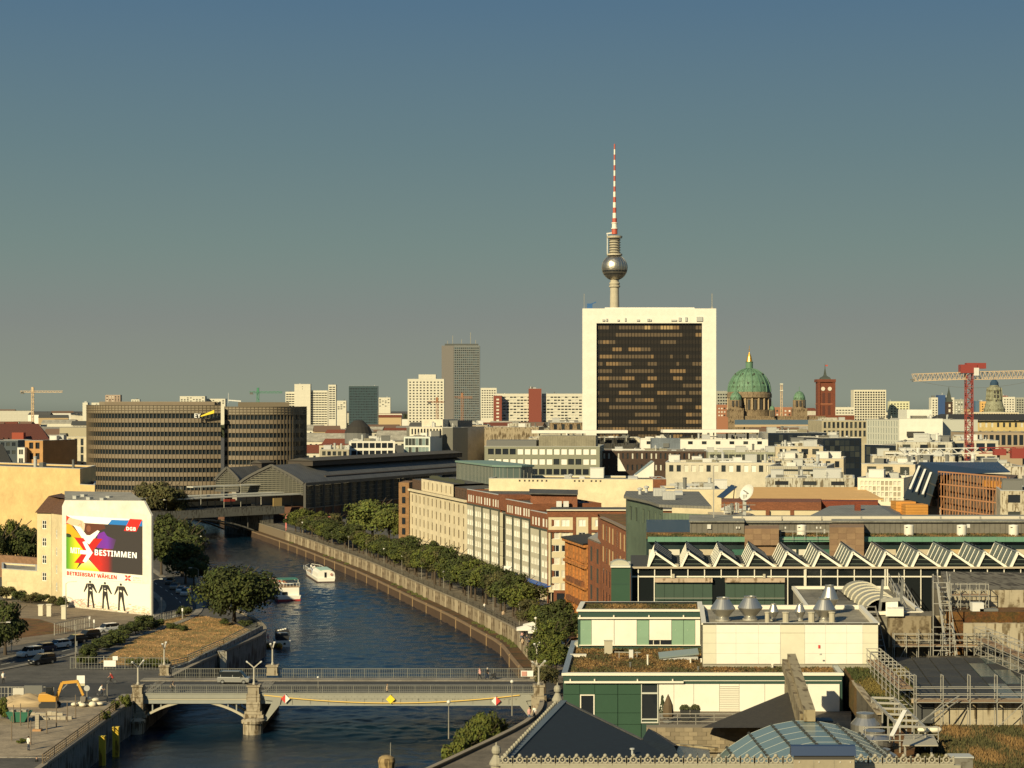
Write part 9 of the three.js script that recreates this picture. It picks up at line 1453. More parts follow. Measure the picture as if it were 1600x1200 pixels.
// ---- people: one continuous body each, from a distance field
const bodyCache={};
function bodyGeo(pose,top,legs,hair){
const key=pose +[top,legs,hair].join();if(bodyCache[key])return bodyCache[key];
const sk=[.45,.28,.19],J={stand:{hip:[0,.95,0],ch:[0,1.38,0],hd:[0,1.66,.03],ls:[-.19,1.42,0],le:[-.25,1.15,-.02],lw:[-.25,.9,.06],rs:[.19,1.42,0],re:[.25,1.15,-.02],rw:[.25,.9,.06],lk:[-.11,.5,.02],lf:[-.12,.06,0],rk:[.11,.5,.03],rf:[.12,.06,0]},walk:{hip:[0,.94,0],ch:[0,1.38,.04],hd:[0,1.66,.09],ls:[-.19,1.42,.03],le:[-.25,1.15,.12],lw:[-.24,.95,.27],rs:[.19,1.42,.03],re:[.25,1.15,-.12],rw:[.26,.92,-.1],lk:[-.1,.5,-.06],lf:[-.1,.1,-.3],rk:[.1,.52,.18],rf:[.1,.06,.26]},ride:{hip:[0,.98,-.22],ch:[0,1.4,.04],hd:[0,1.66,.14],ls:[-.19,1.42,.05],le:[-.26,1.22,.25],lw:[-.24,1.08,.46],rs:[.19,1.42,.05],re:[.26,1.22,.25],rw:[.24,1.08,.46],lk:[-.1,.72,.16],lf:[-.1,.34,-.04],rk:[.1,.86,.17],rf:[.1,.52,.1]},sit:{hip:[0,.5,0],ch:[0,.93,0],hd:[0,1.22,.04],ls:[-.19,.97,0],le:[-.25,.72,.06],lw:[-.18,.62,.26],rs:[.19,.97,0],re:[.25,.72,.06],rw:[.18,.62,.26],lk:[-.11,.5,.4],lf:[-.11,.06,.42],rk:[.11,.5,.4],rf:[.11,.06,.42]}}[pose];
const B=[['hip','ch',.165,.19,top],['ch','hd',.075,.08,sk],['ls','le',.062,.05,top],['le','lw',.048,.036,sk],['rs','re',.062,.05,top],['re','rw',.048,.036,sk],['hip','lk',.1,.068,legs],['lk','lf',.065,.045,legs],['hip','rk',.1,.068,legs],['rk','rf',.065,.045,legs],['ls','rs',.08,.08,top]].map(([a,b,r0,r1,c])=>[J[a],J[b],r0,r1,c]);
B.push([[J.hd[0],J.hd[1]- .02,J.hd[2]],[J.hd[0],J.hd[1]+ .05,J.hd[2]],.098,.1,sk],[[J.hd[0],J.hd[1]+ .06,J.hd[2]- .05],[J.hd[0],J.hd[1]+ .08,J.hd[2]- .01],.1,.092,hair]);for(const f of['lf','rf'])B.push([J[f],[J[f][0],J[f][1]- .01,J[f][2]+ .16],.05,.045,[.04,.035,.03]]);for(const s of['l','r']){const w=J[s + 'w'],e=J[s + 'e'],d=[0,1,2].map(i=>(w[i]- e[i])*.38);B.push([w,w.map((v,i)=>v + d[i]*.8),.04,.03,sk]);for(let q=-1;q<2;q++)B.push([w.map((v,i)=>v + d[i]*.6),[w[0]+ d[0]*1.4 + q*.02,w[1]+ d[1]*1.4,w[2]+ d[2]*1.4],.014,.01,sk]);}
const n=46,mc=new MarchingCubes(n,new THREE.MeshStandardMaterial(),false,false,60000);mc.isolation=0;const sc=1.0,dist=(p)=>{let d=9,best=9,col=sk;for(const[a,b,r0,r1,c]of B){const ba=[b[0]- a[0],b[1]- a[1],b[2]- a[2]],pa=[p[0]- a[0],p[1]- a[1],p[2]- a[2]],l2=ba[0]**2 + ba[1]**2 + ba[2]**2||1e-6,t=Math.max(0,Math.min(1,(pa[0]*ba[0]+ pa[1]*ba[1]+ pa[2]*ba[2]) / l2)),q=Math.hypot(pa[0]- ba[0]*t,pa[1]- ba[1]*t,pa[2]- ba[2]*t)-(r0 +(r1 - r0)*t);if(q<best){best=q;col=c;}const k=.035,hh=Math.max(k - Math.abs(d - q),0) / k;d=Math.min(d,q)- hh*hh*k*.25;}return[d,col];};
const toW=(x,y,z)=>[x*sc,y*sc + .93,z*sc];for(let z=0;z<n;z++)for(let y=0;y<n;y++)for(let x=0;x<n;x++)mc.field[z*n*n + y*n + x]=-dist(toW((x - n / 2) / (n / 2),(y - n / 2) / (n / 2),(z - n / 2) / (n / 2)))[0];mc.update();
const c=mc.count,pos=new Float32Array(c*3),cl=new Float32Array(c*3);for(let i=0;i<c;i++){const w=toW(mc.positionArray[i*3],mc.positionArray[i*3 + 1],mc.positionArray[i*3 + 2]);pos.set(w,i*3);cl.set(dist(w)[1],i*3);}const g=new THREE.BufferGeometry();g.setAttribute('position',new THREE.BufferAttribute(pos,3));g.setAttribute('normal',new THREE.BufferAttribute(mc.normalArray.slice(0,c*3),3));g.setAttribute('color',new THREE.BufferAttribute(cl,3));g.computeVertexNormals();
return bodyCache[key]=g;
}
const cWhite=[.7,.68,.62],cNavy=[.02,.03,.06],cBlack=[.02,.02,.02],cJean=[.05,.08,.14],cRed=[.35,.05,.04],cTan=[.45,.33,.22],cPink=[.55,.3,.28],hairB=[.03,.02,.015],hairL=[.2,.13,.06],bodyMat=m$.clothes;
function person(x,y,z,turn,pose,top,legs,hair,label,group,s=1){const m=new THREE.Mesh(bodyGeo(pose,top,legs,hair),bodyMat);m.name=numbered('person');m.position.set(x,y,z);m.rotation.y=turn;m.scale.set(s,s,s);m.userData={label,category:'person'};if(group)m.userData.group=group;scene.add(m);return m;}
const bikeProto=(()=>{const p=proto('bicycle','bicycle'),fr=m$.bikeFrame;for(const z of[-.52,.52]){const w=$g().add(new THREE.TorusGeometry(.33,.025,6,22),new THREE.Matrix4().makeRotationY(Math.PI / 2).setPosition(0,.35,z)).mk('wheel',tyre,p);const sp=$g();for(let k=0;k<6;k++){const a=k / 6*Math.PI;sp.bar([0,.35 + Math.sin(a)*.32,z + Math.cos(a)*.32],[0,.35 - Math.sin(a)*.32,z - Math.cos(a)*.32],.008);}sp.mk('spokes',chrome,w);}$g().bar([0,.35,-.52],[0,.38,-.05],.035).bar([0,.38,-.05],[0,.88,-.2],.035).bar([0,.38,-.05],[0,.85,.38],.035).bar([0,.86,-.18],[0,.85,.38],.035).bar([0,.35,.52],[0,1,.36],.03).bar([0,.35,-.52],[0,.86,-.18],.025).mk('frame',fr,p);$g().box(0,.9,-.22,.16,.06,.26).mk('saddle',m$.saddle,p);$g().bar([-.26,1.04,.4],[.26,1.04,.4],.03).mk('handlebar',fr,p);return p;})();
const cyclist=(px,d,y,turn,top,legs,l)=>{person(gx(px,d),y,-d,turn,'ride',top,legs,hairB,'person cycling, ' + l);place(bikeProto,gx(px,d),y,-d,turn,'bicycle ridden by the ' + l,'bicycles being ridden');};
person(gx(44.5,229),.03,-229,2.6,'stand',cWhite,cNavy,hairB,'person in white shirt and navy trousers standing at the top of the quay steps');person(gx(57,222),-.8,-222,1,'sit',cBlack,cPink,hairB,'person in black sitting on the quay steps');
cyclist(158,271.5,.06,1.4,cWhite,cNavy,'rider in white by the bridge end');cyclist(174,284,.06,-1.5,cRed,cBlack,'rider in red on the far lane');cyclist(269,273.6,deckY - .12,1.45,cTan,cBlack,'rider in tan on the bridge');
person(gx(604.5,269.6),deckY + .02,-269.6,1.4,'walk',cTan,cJean,hairL,'person in tan walking along the near footway of the bridge');person(gx(750,286.6),deckY + .02,-286.6,-1.5,'walk',cPink,cBlack,hairB,'person walking first of the pair on the far footway');person(gx(761,286.6),deckY + .02,-286.6,1.5,'walk',cBlack,cNavy,[.5,.48,.42],'person in black pushing a pram on the far footway');
{const x=gx(770.5,286.6),z=-286.6,y=deckY + .02,k=thing('pram','black pram pushed along the far footway of the bridge','pram',[x,y,z]);$g().hexa([[x - .28,y + .5,z + .22],[x + .35,y + .45,z + .22],[x + .35,y + .45,z - .22],[x - .28,y + .5,z - .22],[x - .34,y + .85,z + .26],[x + .42,y + .95,z + .26],[x + .42,y + .95,z - .26],[x - .34,y + .85,z - .26]]).mk('basket',m$.pramBlack,k);for(const a of[-.3,.35])for(const s of[-.24,.24])$g().add(new THREE.TorusGeometry(.15,.03,6,14),new THREE.Matrix4().makeTranslation(x + a,y + .16,z + s)).mk('wheel',tyre,k);$g().bar([x - .3,y + .8,z],[x - .62,y + 1.02,z],.04).mk('handle',chrome,k);$g().bar([x - .3,y + .2,z],[x + .1,y + .6,z],.04).bar([x + .35,y + .2,z],[x,y + .6,z],.04).mk('chassis',chrome,k);}
person(gx(5,285),.03,-285,.5,'stand',cWhite,cBlack,hairB,'person in white standing at the road junction by the left edge');
person(gx(757,386),.03,-386,.3,'walk',cWhite,cJean,hairB,'person in white walking under the promenade trees');person(gx(786,372),.03,-372,2.4,'walk',cTan,cBlack,hairL,'person in tan on the promenade by the motor scooter');person(gx(827,251),.03,-251,.2,'stand',cPink,cJean,hairL,'person in pink at the promenade foot left of the slate roof');person(gx(835,252),.03,-252,-.4,'stand',cWhite,cBlack,hairB,'person in white beside the one in pink at the promenade foot');
[[836,393,cRed],[848,386,cWhite],[852,384,cNavy],[842,390,[.5,.42,.05]],[856,380,cTan]].forEach(([px,d,c],i)=>person(gx(px,d),.03,-d,rr(0,6),i % 2?'walk':'stand',c,pick([cBlack,cJean]),hairB,['person in red at the corner shop','person in white at the corner shop','person in navy at the corner shop','person in yellow at the corner shop','person in tan at the corner shop'][i],'people outside the corner shop'));
// café terrace on the promenade
[[822,337,'white square café parasol nearest the quay wall'],[832,342,'white square café parasol second from the quay wall'],[840,333,'white square café parasol beside the street trees']].forEach(([px,d,l],i)=>{const x=gx(px,d),z=-d,k=thing('cafe_parasol',l,'parasol',[x,0,z],'white café parasols'),g=$g(),r=1.75,P=[[-r,2.3,r],[r,2.3,r],[r,2.3,-r],[-r,2.3,-r]].map(q=>[x + q[0],q[1],z + q[2]]);for(let q=0;q<4;q++){const a=P[q],b=P[(q + 1)% 4];$g().tri(a,b,[x,2.95,z]).quad(a,b,[b[0],2.1,b[2]],[a[0],2.1,a[2]]).mk('canopy_panel',m$.parasolWhite,k);}$g().lathe(x,z,[[.05,0],[.05,2.95]],6).mk('pole',chrome,k);$g().box(x,0,z,.8,.1,.8).mk('base',m$.unitDark,k);});
for(let i=0;i<12;i++){const px=818 +(i % 4)*7 + rr(-2,2),d=330 + Math.floor(i / 4)*5 + rr(-1,1),x=gx(px,d);person(x,.03,-d,rr(0,6),'sit',pick([cPink,cWhite,cRed,cNavy,cTan]),pick([cBlack,cJean]),pick([hairB,hairL]),'guest seated under the white café parasols','guests at the café terrace');const c=thing('cafe_chair','dark café chair under the white parasols','chair',[x,0,-d],'chairs at the café terrace');$g().box(x,.38,-d,.45,.06,.45).mk('seat',m$.chairBrown,c);$g().box(x,.44,-d - .22,.45,.45,.05).mk('backrest',m$.chairBrown,c);for(const a of[-.19,.19])for(const b of[-.19,.19])$g().box(x + a,0,-d + b,.04,.38,.04).mk('leg',m$.chairBrown,c);}
// ---- boats
{
const hullW=m$.boatWhite,hullR=m$.boatRed,deckM=m$.boatDeck,teal=m$.boatTeal;
const boat=(name,label,sx,sd,bx,bd,w,fn)=>{const S=[sx,-sd],B=[bx,-bd],L=Math.hypot(B[0]- S[0],B[1]- S[1]),u=[(B[0]- S[0]) / L,(B[1]- S[1]) / L],n=[-u[1],u[0]],k=thing(name,label,'boat',[S[0],WL,S[1]]);const P=(t,s,y)=>[S[0]+ u[0]*t + n[0]*s,WL + y,S[1]+ u[1]*t + n[1]*s];fn(k,P,L,w / 2,Math.atan2(u[0],u[1]));return k;};
const hull=(k,P,L,w,y0,y1,mat,nm='hull',bow=.22)=>{const g=$g(),sec=[[0,.92],[.03,1],[.6,1],[1 - bow,.92],[1 - bow*.4,.55],[1,.04]];for(let i=0;i<sec.length - 1;i++){const[t0,a]=sec[i],[t1,b]=sec[i + 1],f=.9;g.quad(P(L*t0,-w*a*f,y0),P(L*t1,-w*b*f,y0),P(L*t1,-w*b,y1),P(L*t0,-w*a,y1)).quad(P(L*t1,w*b*f,y0),P(L*t0,w*a*f,y0),P(L*t0,w*a,y1),P(L*t1,w*b,y1)).quad(P(L*t0,-w*a,y1),P(L*t1,-w*b,y1),P(L*t1,w*b,y1),P(L*t0,w*a,y1));}g.quad(P(0,-w*.85,y0),P(0,w*.85,y0),P(0,w*.92,y1),P(0,-w*.92,y1));return g.mk(nm,mat,k);};
const bx3=(P,t0,t1,s0,s1,y0,y1)=>$g().hexa([P(t0,s0,y0),P(t0,s1,y0),P(t1,s1,y0),P(t1,s0,y0),P(t0,s0,y1),P(t0,s1,y1),P(t1,s1,y1),P(t1,s0,y1)]);
boat('tour_boat','white tour boat with a red stripe and open deck full of passengers',gx(452,449),449,gx(416,490),490,6.2,(k,P,L,w,a)=>{hull(k,P,L,w,-.3,.5,hullR,'boot_stripe');hull(k,P,L,w*.99,.5,1.3,hullW);bx3(P,1.5,13,-w*.85,w*.85,1.3,3.2).mk('cabin',hullW,k);for(let i=0;i<6;i++)for(const s of[-1,1])bx3(P,2 + i*1.8,3.3 + i*1.8,s*w*.86,s*w*.87,2,2.9).mk('cabin_window',carGlass,k);bx3(P,1.3,1.36,-w*.5,-w*.1,1.5,2.2).mk('stern_window',carGlass,k);bx3(P,1.6,9,-w*.9,w*.9,3.2,3.4).mk('upper_deck',deckM,k);bx3(P,2,6.5,-w*.8,w*.8,5.1,5.25).mk('green_awning',teal,k);for(const t of[2,6.5])for(const s of[-.78,.78])bx3(P,t,t + .1,s*w,s*w + .1,3.4,5.1).mk('awning_post',hullW,k);const r=$g();for(const s of[-.9,.9]){const A=P(1.5,s*w,3.4),B=P(13,s*w,3.4);r.bar([A[0],A[1]+ .9,A[2]],[B[0],B[1]+ .9,B[2]],.06);}const A=P(1.5,-.9*w,3.4),B=P(1.5,.9*w,3.4);r.bar([A[0],A[1]+ .9,A[2]],[B[0],B[1]+ .9,B[2]],.06);for(let i=0;i<8;i++){const q=P(1.5,(-.9 + i*.257)*w,3.4);r.bar(q,[q[0],q[1]+ .9,q[2]],.06);}r.mk('railing',hullW,k);bx3(P,13,L*.86,-w*.88,w*.88,1.3,1.5).mk('open_deck',deckM,k);for(let i=0;i<9;i++)for(const s of[-.55,0,.55])bx3(P,14.5 + i*2.1,15 + i*2.1,(s - .22)*w,(s + .22)*w,1.5,2.4).mk('bench',m$.benchRed,k);for(let i=0;i<9;i++)for(const s of[-.66,-.44,-.1,.12,.44,.66])if(rnd()<.75){const q=P(15.4 + i*2.1,s*w,1.55);person(q[0],q[1],q[2],a,'sit',pick([cWhite,cPink,cRed,cTan]),pick([cJean,cBlack]),pick([hairB,hairL]),'passenger seated on the open deck of the red-striped tour boat','passengers on the red-striped tour boat',1.05);}});
boat('tour_boat','white tour boat with rounded cabin heading up the river',gx(510,498),498,gx(484,530),530,5.2,(k,P,L,w,a)=>{hull(k,P,L,w,-.3,.25,m$.boatKeel,'keel_stripe',.3);hull(k,P,L,w,.25,1.2,hullW,'hull',.3);const g=$g();for(let i=0;i<10;i++){const A=Math.PI*i / 10,B=Math.PI*(i + 1) / 10,q=(t,x)=>P(t,-Math.cos(x)*w*.92,1.2 + Math.pow(Math.sin(x),.45)*2.1);g.quad(q(.3,A),q(11,A),q(11,B),q(.3,B)).tri(P(.3,0,1.2),q(.3,A),q(.3,B)).tri(P(11,0,1.2),q(11,B),q(11,A));}g.mk('cabin',hullW,k);bx3(P,.6,10.5,-w*.62,w*.62,3.2,3.34).mk('roof_panel',m$.boatMint,k);bx3(P,.2,.28,-.5,.05,1.3,2.7).mk('cabin_door',carGlass,k);{const q=P(.2,w*.55,2.1);$g().add(new THREE.TorusGeometry(.28,.07,8,16),new THREE.Matrix4().makeRotationY(a).setPosition(q[0],q[1],q[2]+ .1)).mk('lifebuoy',m$.buoyRed,k);}bx3(P,11,12.2,-w*.9,-w*.6,1.2,2.6).mk('blue_screen',m$.boatBlue,k);const r=$g();for(const s of[-1,1]){const A=P(11.5,s*w*.9,2.4),B=P(L*.8,s*w*.86,2.4),C=P(L*.97,s*.4,2.4);r.bar(A,B,.1).bar(B,C,.1);for(let i=0;i<6;i++){const q=P(13 + i*3.2,s*w*.88,1.2);r.bar(q,[q[0],q[1]+ 1.2,q[2]],.06);}}r.mk('railing',hullW,k);bx3(P,11.5,L*.8,-w*.8,w*.8,1.2,1.3).mk('open_deck',deckM,k);for(let i=0;i<10;i++){const q=P(13 + i*1.7,rr(-.6,.6)*w,1.3);person(q[0],q[1],q[2],a,'sit',pick([cWhite,cRed,cNavy,cTan]),cJean,hairB,'passenger on the foredeck of the round-cabin tour boat','passengers on the round-cabin tour boat');}});
boat('motor_yacht','small white motor yacht with black canopy moored at the left quay',gx(442,363),363,gx(437,374),374,3.2,(k,P,L,w,a)=>{hull(k,P,L,w,-.2,1.25,hullW,'hull',.4);bx3(P,.5,5,-w*.8,w*.8,1.25,2.0).mk('cockpit',m$.pramBlack,k);bx3(P,.4,4.6,-w*.82,w*.82,2.9,3.1).mk('canopy',m$.pramBlack,k);for(const t of[.5,4.4])for(const s of[-.78,.78])bx3(P,t,t + .12,s*w,s*w + .12,2,2.9).mk('canopy_post',m$.pramBlack,k);bx3(P,4.8,8,-w*.7,w*.7,1.25,2.2).mk('forward_cabin',hullW,k);bx3(P,-.06,-.02,.1,.55,.45,.85).mk('stern_port',carGlass,k);for(let i=0;i<4;i++){const q=P(1.2 + i*.8,-w*.5 + i*.5,3.1);$g().box(q[0],q[1],q[2],.35,.2,.35).mk('roof_fitting',hullW,k);}});
{const x=gx(423,362),k=thing('yellow_pontoon','yellow floating pontoon beside the moored yacht','pontoon',[x,WL,-362]);for(let i=0;i<5;i++)$g().add(new THREE.SphereGeometry(.55,12,8),new THREE.Matrix4().makeTranslation(x - 1.6 + i*.85,WL + .35,-362 -(i % 2)*.5)).mk('float',m$.fenderYellow,k);$g().box(x,WL + .75,-362.4,3.6,.12,1).mk('deck',m$.deckTan,k);person(x - .6,WL + .87,-362.4,1,'stand',cPink,cWhite,hairL,'person in pink standing on the yellow pontoon');}
boat('passenger_boat','red and white passenger boat half hidden by trees near the railway bridge',gx(306,628),628,gx(290,655),655,5,(k,P,L,w)=>{hull(k,P,L,w,-.3,1.2,hullR);bx3(P,1,L*.8,-w*.8,w*.8,1.2,3.2).mk('cabin',m$.boatRedCabin,k);bx3(P,.6,L*.82,-w*.9,w*.9,3.2,3.45).mk('roof',hullW,k);for(let i=0;i<5;i++)bx3(P,2 + i*3,4 + i*3,w*.8,w*.82,1.9,2.9).mk('cabin_window',carGlass,k);});
}
{const x=gx(604,239),k=thing('mooring_pile','round-headed wooden mooring pile standing in the near river','mooring pile',[x,WL,-239]);$g().lathe(x,-239,[[.95,-7],[1.05,-3.6],[1.15,-3.2],[1.0,-2.75],[.6,-2.5],[0,-2.42]],16).mk('pile_head',m$.pileTan,k);$g().box(x + .5,-2.6,-239,.05,1.8,.05).mk('marker_rod',galv,k);const y=gx(400,708);const f=thing('mooring_bollard','yellow mooring dolphin by the far quay under the railway','mooring pile',[gx(396,690),WL,-690]);$g().lathe(gx(396,690),-690,[[.6,-6],[.6,-1.6],[.5,-1.3],[0,-1.2]],10).mk('pile',m$.fenderYellow,f);}
// ---- building site on the plaza
{
const yel=m$.machineYellow,blk=m$.machineBlack,x=gx(78,262),z=-262,k=thing('excavator','yellow excavator with raised arm on the building site','excavator',[x,0,z]);
for(const s of[-.75,.75]){const tr=new THREE.Shape();tr.absarc(-1,.38,.38,Math.PI / 2,Math.PI*1.5);tr.absarc(1,.38,.38,-Math.PI / 2,Math.PI / 2);$g().add(new THREE.ExtrudeGeometry(tr,{depth:.42,bevelEnabled:false}),new THREE.Matrix4().makeTranslation(x,0,z + s - .2)).mk('track',blk,k);}
$g().box(x,.75,z,2.1,.25,1.7).mk('turntable',blk,k);const eng=new THREE.Shape();eng.moveTo(-1.3,1);eng.lineTo(-1.45,1.4);eng.lineTo(-1.3,2.0);eng.lineTo(-.2,2.05);eng.lineTo(1,1.6);eng.lineTo(1,1);$g().add(new THREE.ExtrudeGeometry(eng,{depth:1.7,bevelEnabled:true,bevelSize:.06,bevelThickness:.06,bevelSegments:2}),new THREE.Matrix4().makeTranslation(x,0,z - .85)).mk('upper_body',yel,k);
$g().hexa([[x - .45,1.5,z + .85],[x + .65,1.5,z + .85],[x + .65,1.5,z - .1],[x - .45,1.5,z - .1],[x - .35,2.95,z + .8],[x + .45,2.95,z + .8],[x + .45,2.95,z - .05],[x - .35,2.95,z - .05]]).mk('cab',carGlass,k);$g().box(x + .05,2.95,z + .38,1.0,.1,1.0).mk('cab_roof',blk,k);
$g().bar([x + .9,1.4,z - .3],[x + 1.7,3.5,z - .3],.36,.42).bar([x + 1.7,3.5,z - .3],[x + 3.9,3.7,z - .3],.34,.4).mk('boom',yel,k);$g().bar([x + 3.8,3.8,z - .3],[x + 4.7,1.7,z - .3],.28,.32).mk('stick',yel,k);$g().bar([x + 1.3,2.2,z - .3],[x + 2.4,3.3,z - .3],.14).mk('boom_ram',chrome,k);$g().hexa([[x + 4.4,.7,z],[x + 5,.8,z],[x + 5,.8,z - .7],[x + 4.4,.7,z - .7],[x + 4.5,1.7,z],[x + 5.1,1.5,z],[x + 5.1,1.5,z - .7],[x + 4.5,1.7,z - .7]]).mk('bucket',m$.bucketGrey,k);
const sx=gx(30,250),sk=thing('skip_container','dark green rubble skip on the plaza','skip',[sx,0,-250]);const f=(a,y,b)=>[sx + a,y,-250 + b];$g().hexa([f(-.9,.1,.75),f(.9,.1,.75),f(.9,.1,-.75),f(-.9,.1,-.75),f(-1.6,1.4,.85),f(1.6,1.4,.85),f(1.6,1.4,-.85),f(-1.6,1.4,-.85)]).mk('tub',m$.skipGreen,sk);$g().bar(f(-1.6,1.42,.85),f(1.6,1.42,.85),.1).bar(f(-1.6,1.42,-.85),f(1.6,1.42,-.85),.1).mk('rim',m$.skipGreen,sk);const rb=$g();for(let i=0;i<24;i++)rb.box(sx + rr(-1.2,1.2),1.3,-250 + rr(-.6,.6),rr(.2,.6),rr(.1,.45),rr(.2,.5),rr(0,3));rb.mk('rubble',m$.rubbleGrey,sk,true);
const heap=thing('sand_heap','long tan sand heap left of the excavator','sand heap',[gx(40,264),0,-264]),hg=new THREE.SphereGeometry(1,28,12,0,6.284,0,Math.PI / 2),hp=hg.attributes.position;for(let i=0;i<hp.count;i++){const a=hp.getX(i),b=hp.getZ(i),n=1 + .14*Math.sin(a*7 + b*3)+ .1*Math.sin(b*11);hp.setXYZ(i,a*3.6,hp.getY(i)*1.5*n,b*1.9);}hg.computeVertexNormals();const hm=new THREE.Mesh(hg,m$.sandMat);hm.name='heap';heap.add(hm);
const bb=thing('bulk_bags','pile of white bulk bags beside the excavator bucket','bulk bags',[gx(134,263),0,-263]);[[0,0,0],[1,0,.2],[-.8,0,-.7],[.7,0,-.8],[.3,.62,-.2],[1.9,0,-.4],[-.3,0,.7],[1.3,.55,-.5],[-1.6,0,.1]].forEach(([a,y,b])=>$g().add(new THREE.SphereGeometry(.6,9,6),new THREE.Matrix4().makeRotationY(a*3).scale(new THREE.Vector3(1,.62 + .2*Math.sin(a*9),.85)).setPosition(gx(134,263)+ a,.34 + y,-263 + b)).mk('bag',m$.sackWhite,bb));
for(const[px,d,w,h,l]of[[60,255.5,9,.5,'low stack of pale kerb stones behind the skip'],[83,252,7,.45,'row of pale kerb stones before the excavator']]){const s=thing('kerb_stones',l,'kerb stones',[gx(px,d),0,-d],'stacked kerb stones');for(let i=0;i<w;i++)$g().box(gx(px,d)- w*.35 + i*.78,0,-d +(i % 3)*.12,.74,h*rr(.7,1.2),.5,rr(-.1,.1)).mk('kerb_stone',m$.kerbStone,s);}
const pk=thing('brick_pallet','tall pale pallet stack with orange base on the plaza','pallet',[gx(58.5,243),0,-243]);for(let i=0;i<6;i++)$g().box(gx(58.5,243),.3 + i*.32,-243,.5,.3,.5).mk('block',m$.kerbStone,pk);$g().box(gx(58.5,243),0,-243,1.1,.28,1).mk('pallet',m$.palletTan,pk);
// poles, fences and signs
const pole=(px,d,h,l,o={})=>{const X=gx(px,d),p=thing(o.name??'pole',l,o.cat??'pole',[X,0,-d],o.group);$g().lathe(X,-d,[[.09,0],[.06,h],[0,h + .02]],7).mk('post',o.mat??m$.poleGrey,p);o.fn?.(p,X,-d,h);return p;};
pole(126.5,265,3.6,'white square sign board on a post at the plaza edge',{name:'sign_board',cat:'sign',fn:(p,X,z2,h)=>{$g().box(X,h - .6,z2 + .08,1.15,1.15,.06).mk('board',m$.signWhite,p);$g().box(X,h - .95,z2 + .06,1.15,.3,.05).mk('lower_board',m$.boardTan,p);}});
pole(136,262.5,3.0,'round traffic mirror on a post beside the bulk bags',{name:'traffic_mirror',cat:'mirror',fn:(p,X,z2,h)=>{$g().add(new THREE.CylinderGeometry(.42,.42,.1,18),new THREE.Matrix4().makeRotationX(Math.PI / 2).setPosition(X,h - .3,z2 + .08)).mk('disc',m$.unitGrey,p);}});
pole(167.5,267,2.6,'thin signpost at the bridge end of the plaza');pole(118,302,7.2,'tall mast with signal boxes at the road junction',{name:'signal_mast',cat:'traffic light',fn:(p,X,z2)=>{for(const y of[2.6,3.6]){$g().box(X + .2,y,z2 + .1,.3,.8,.25).mk('signal_box',m$.unitDark,p);}}});
[[21,249],[32,247],[44,245],[88,245.5],[105,250],[118,253],[73,241],[48,233],[18,236]].forEach(([px,d],i)=>pole(px,d,rr(2.2,3.6),'thin fence pole standing loose on the plaza',{name:'fence_pole',group:'loose fence poles on the plaza',mat:m$.poleBrown}));
const fence=(l,a,b,h,step,mat,panel)=>{const p=thing('site_fence',l,'fence',[a[0],0,a[1]]);const g=$g();railing(g,a,b,.05,h,step,{t:.05,post:6,mid:[.5]});g.mk('mesh_panel',mat,p,true);panel?.(p);return p;};
fence('mesh fence along the far side of the bridge road',V(110,300.6),V(262,299.6),1.9,.5,railM);fence('mesh fence with white sheet between plaza and road',V(-20,268.5),V(84,268.5),1.9,.5,galv,p=>{$g().prism([V(20,268.4),V(37,268.4),V(37,268.5),V(20,268.5)],.2,1.8).mk('white_sheet',m$.sheetGrey,p);$g().prism([V(38,268.3),V(66,268.3),V(66,268.4),V(38,268.4)],.4,2.2).mk('dark_banner',m$.unitDark,p);});
fence('tall wire fence around the vacant lot',V(85,345),V(140,357),2.2,.6,galv);fence('wire fence along the shrubs of the dry grass',V(240,365),V(300,380),1.6,.7,galv);
[[64,378,2.1],[77,377,2.3],[100,372,2.6]].forEach(([px,d,h],i)=>{const p=thing('gate_pillar',['pale square gate pillar, left of three on the vacant lot','pale square gate pillar, middle of three on the vacant lot','pale square gate pillar nearest the poster wall'][i],'pillar',[gx(px,d),0,-d],'gate pillars on the vacant lot');$g().box(gx(px,d),0,-d,.9,h,.9).mk('shaft',m$.copingPale,p);$g().box(gx(px,d),h,-d,1.1,.2,1.1).mk('cap',m$.copingPale,p);});
const bn=thing('banner_stand','white banner panels on the fence behind the bridge road','banner',[gx(172,301),0,-301]);$g().prism([V(162,300),V(181,300),V(181,300.1),V(162,300.1)],.5,1.5).mk('lower_banner',m$.signWhite,bn);$g().prism([V(176,300),V(184,300),V(184,300.1),V(176,300.1)],1.55,2.2).mk('upper_banner',m$.signWhite,bn);for(const px of[162,181])$g().box(gx(px,300.1),0,-300.2,.08,2.2,.08).mk('post',galv,bn);
const rs=thing('info_board','small red and white notice at the far bridge railing','notice',[gx(822,287),deckY,-287]);$g().prism([V(814,287),V(833,287),V(833,287.1),V(814,287.1)],deckY + .4,deckY + 1.3).mk('board',m$.signWhite,rs);$g().prism([V(815,286.9),V(823,286.9),V(823,287),V(815,287)],deckY + .5,deckY + 1.2).mk('red_field',m$.noticeRed,rs);
// street lamps with a curved arm
const lp=proto('street_lamp','street lamp');$g().lathe(0,0,[[.1,0],[.07,7.4],[0,7.5]],7).mk('post',m$.poleGrey,lp);$g().bar([0,7.3,0],[.5,7.7,0],.08).bar([.5,7.7,0],[1.6,7.8,0],.07).mk('arm',m$.poleGrey,lp);$g().box(1.8,7.7,0,.7,.14,.26).mk('lamp_head',m$.lampHead,lp);
[[238,376,0,'curved-arm street lamp at the corner of the poster wall'],[103,370,0,'curved-arm street lamp before the poster house wing'],[310,402,3,'street lamp on the quay road near the parked white cars'],[-4,300,0,'street lamp at the left edge junction']].forEach(([px,d,t,l])=>place(lp,gx(px,d),0,-d,t,l,'curved-arm street lamps'));
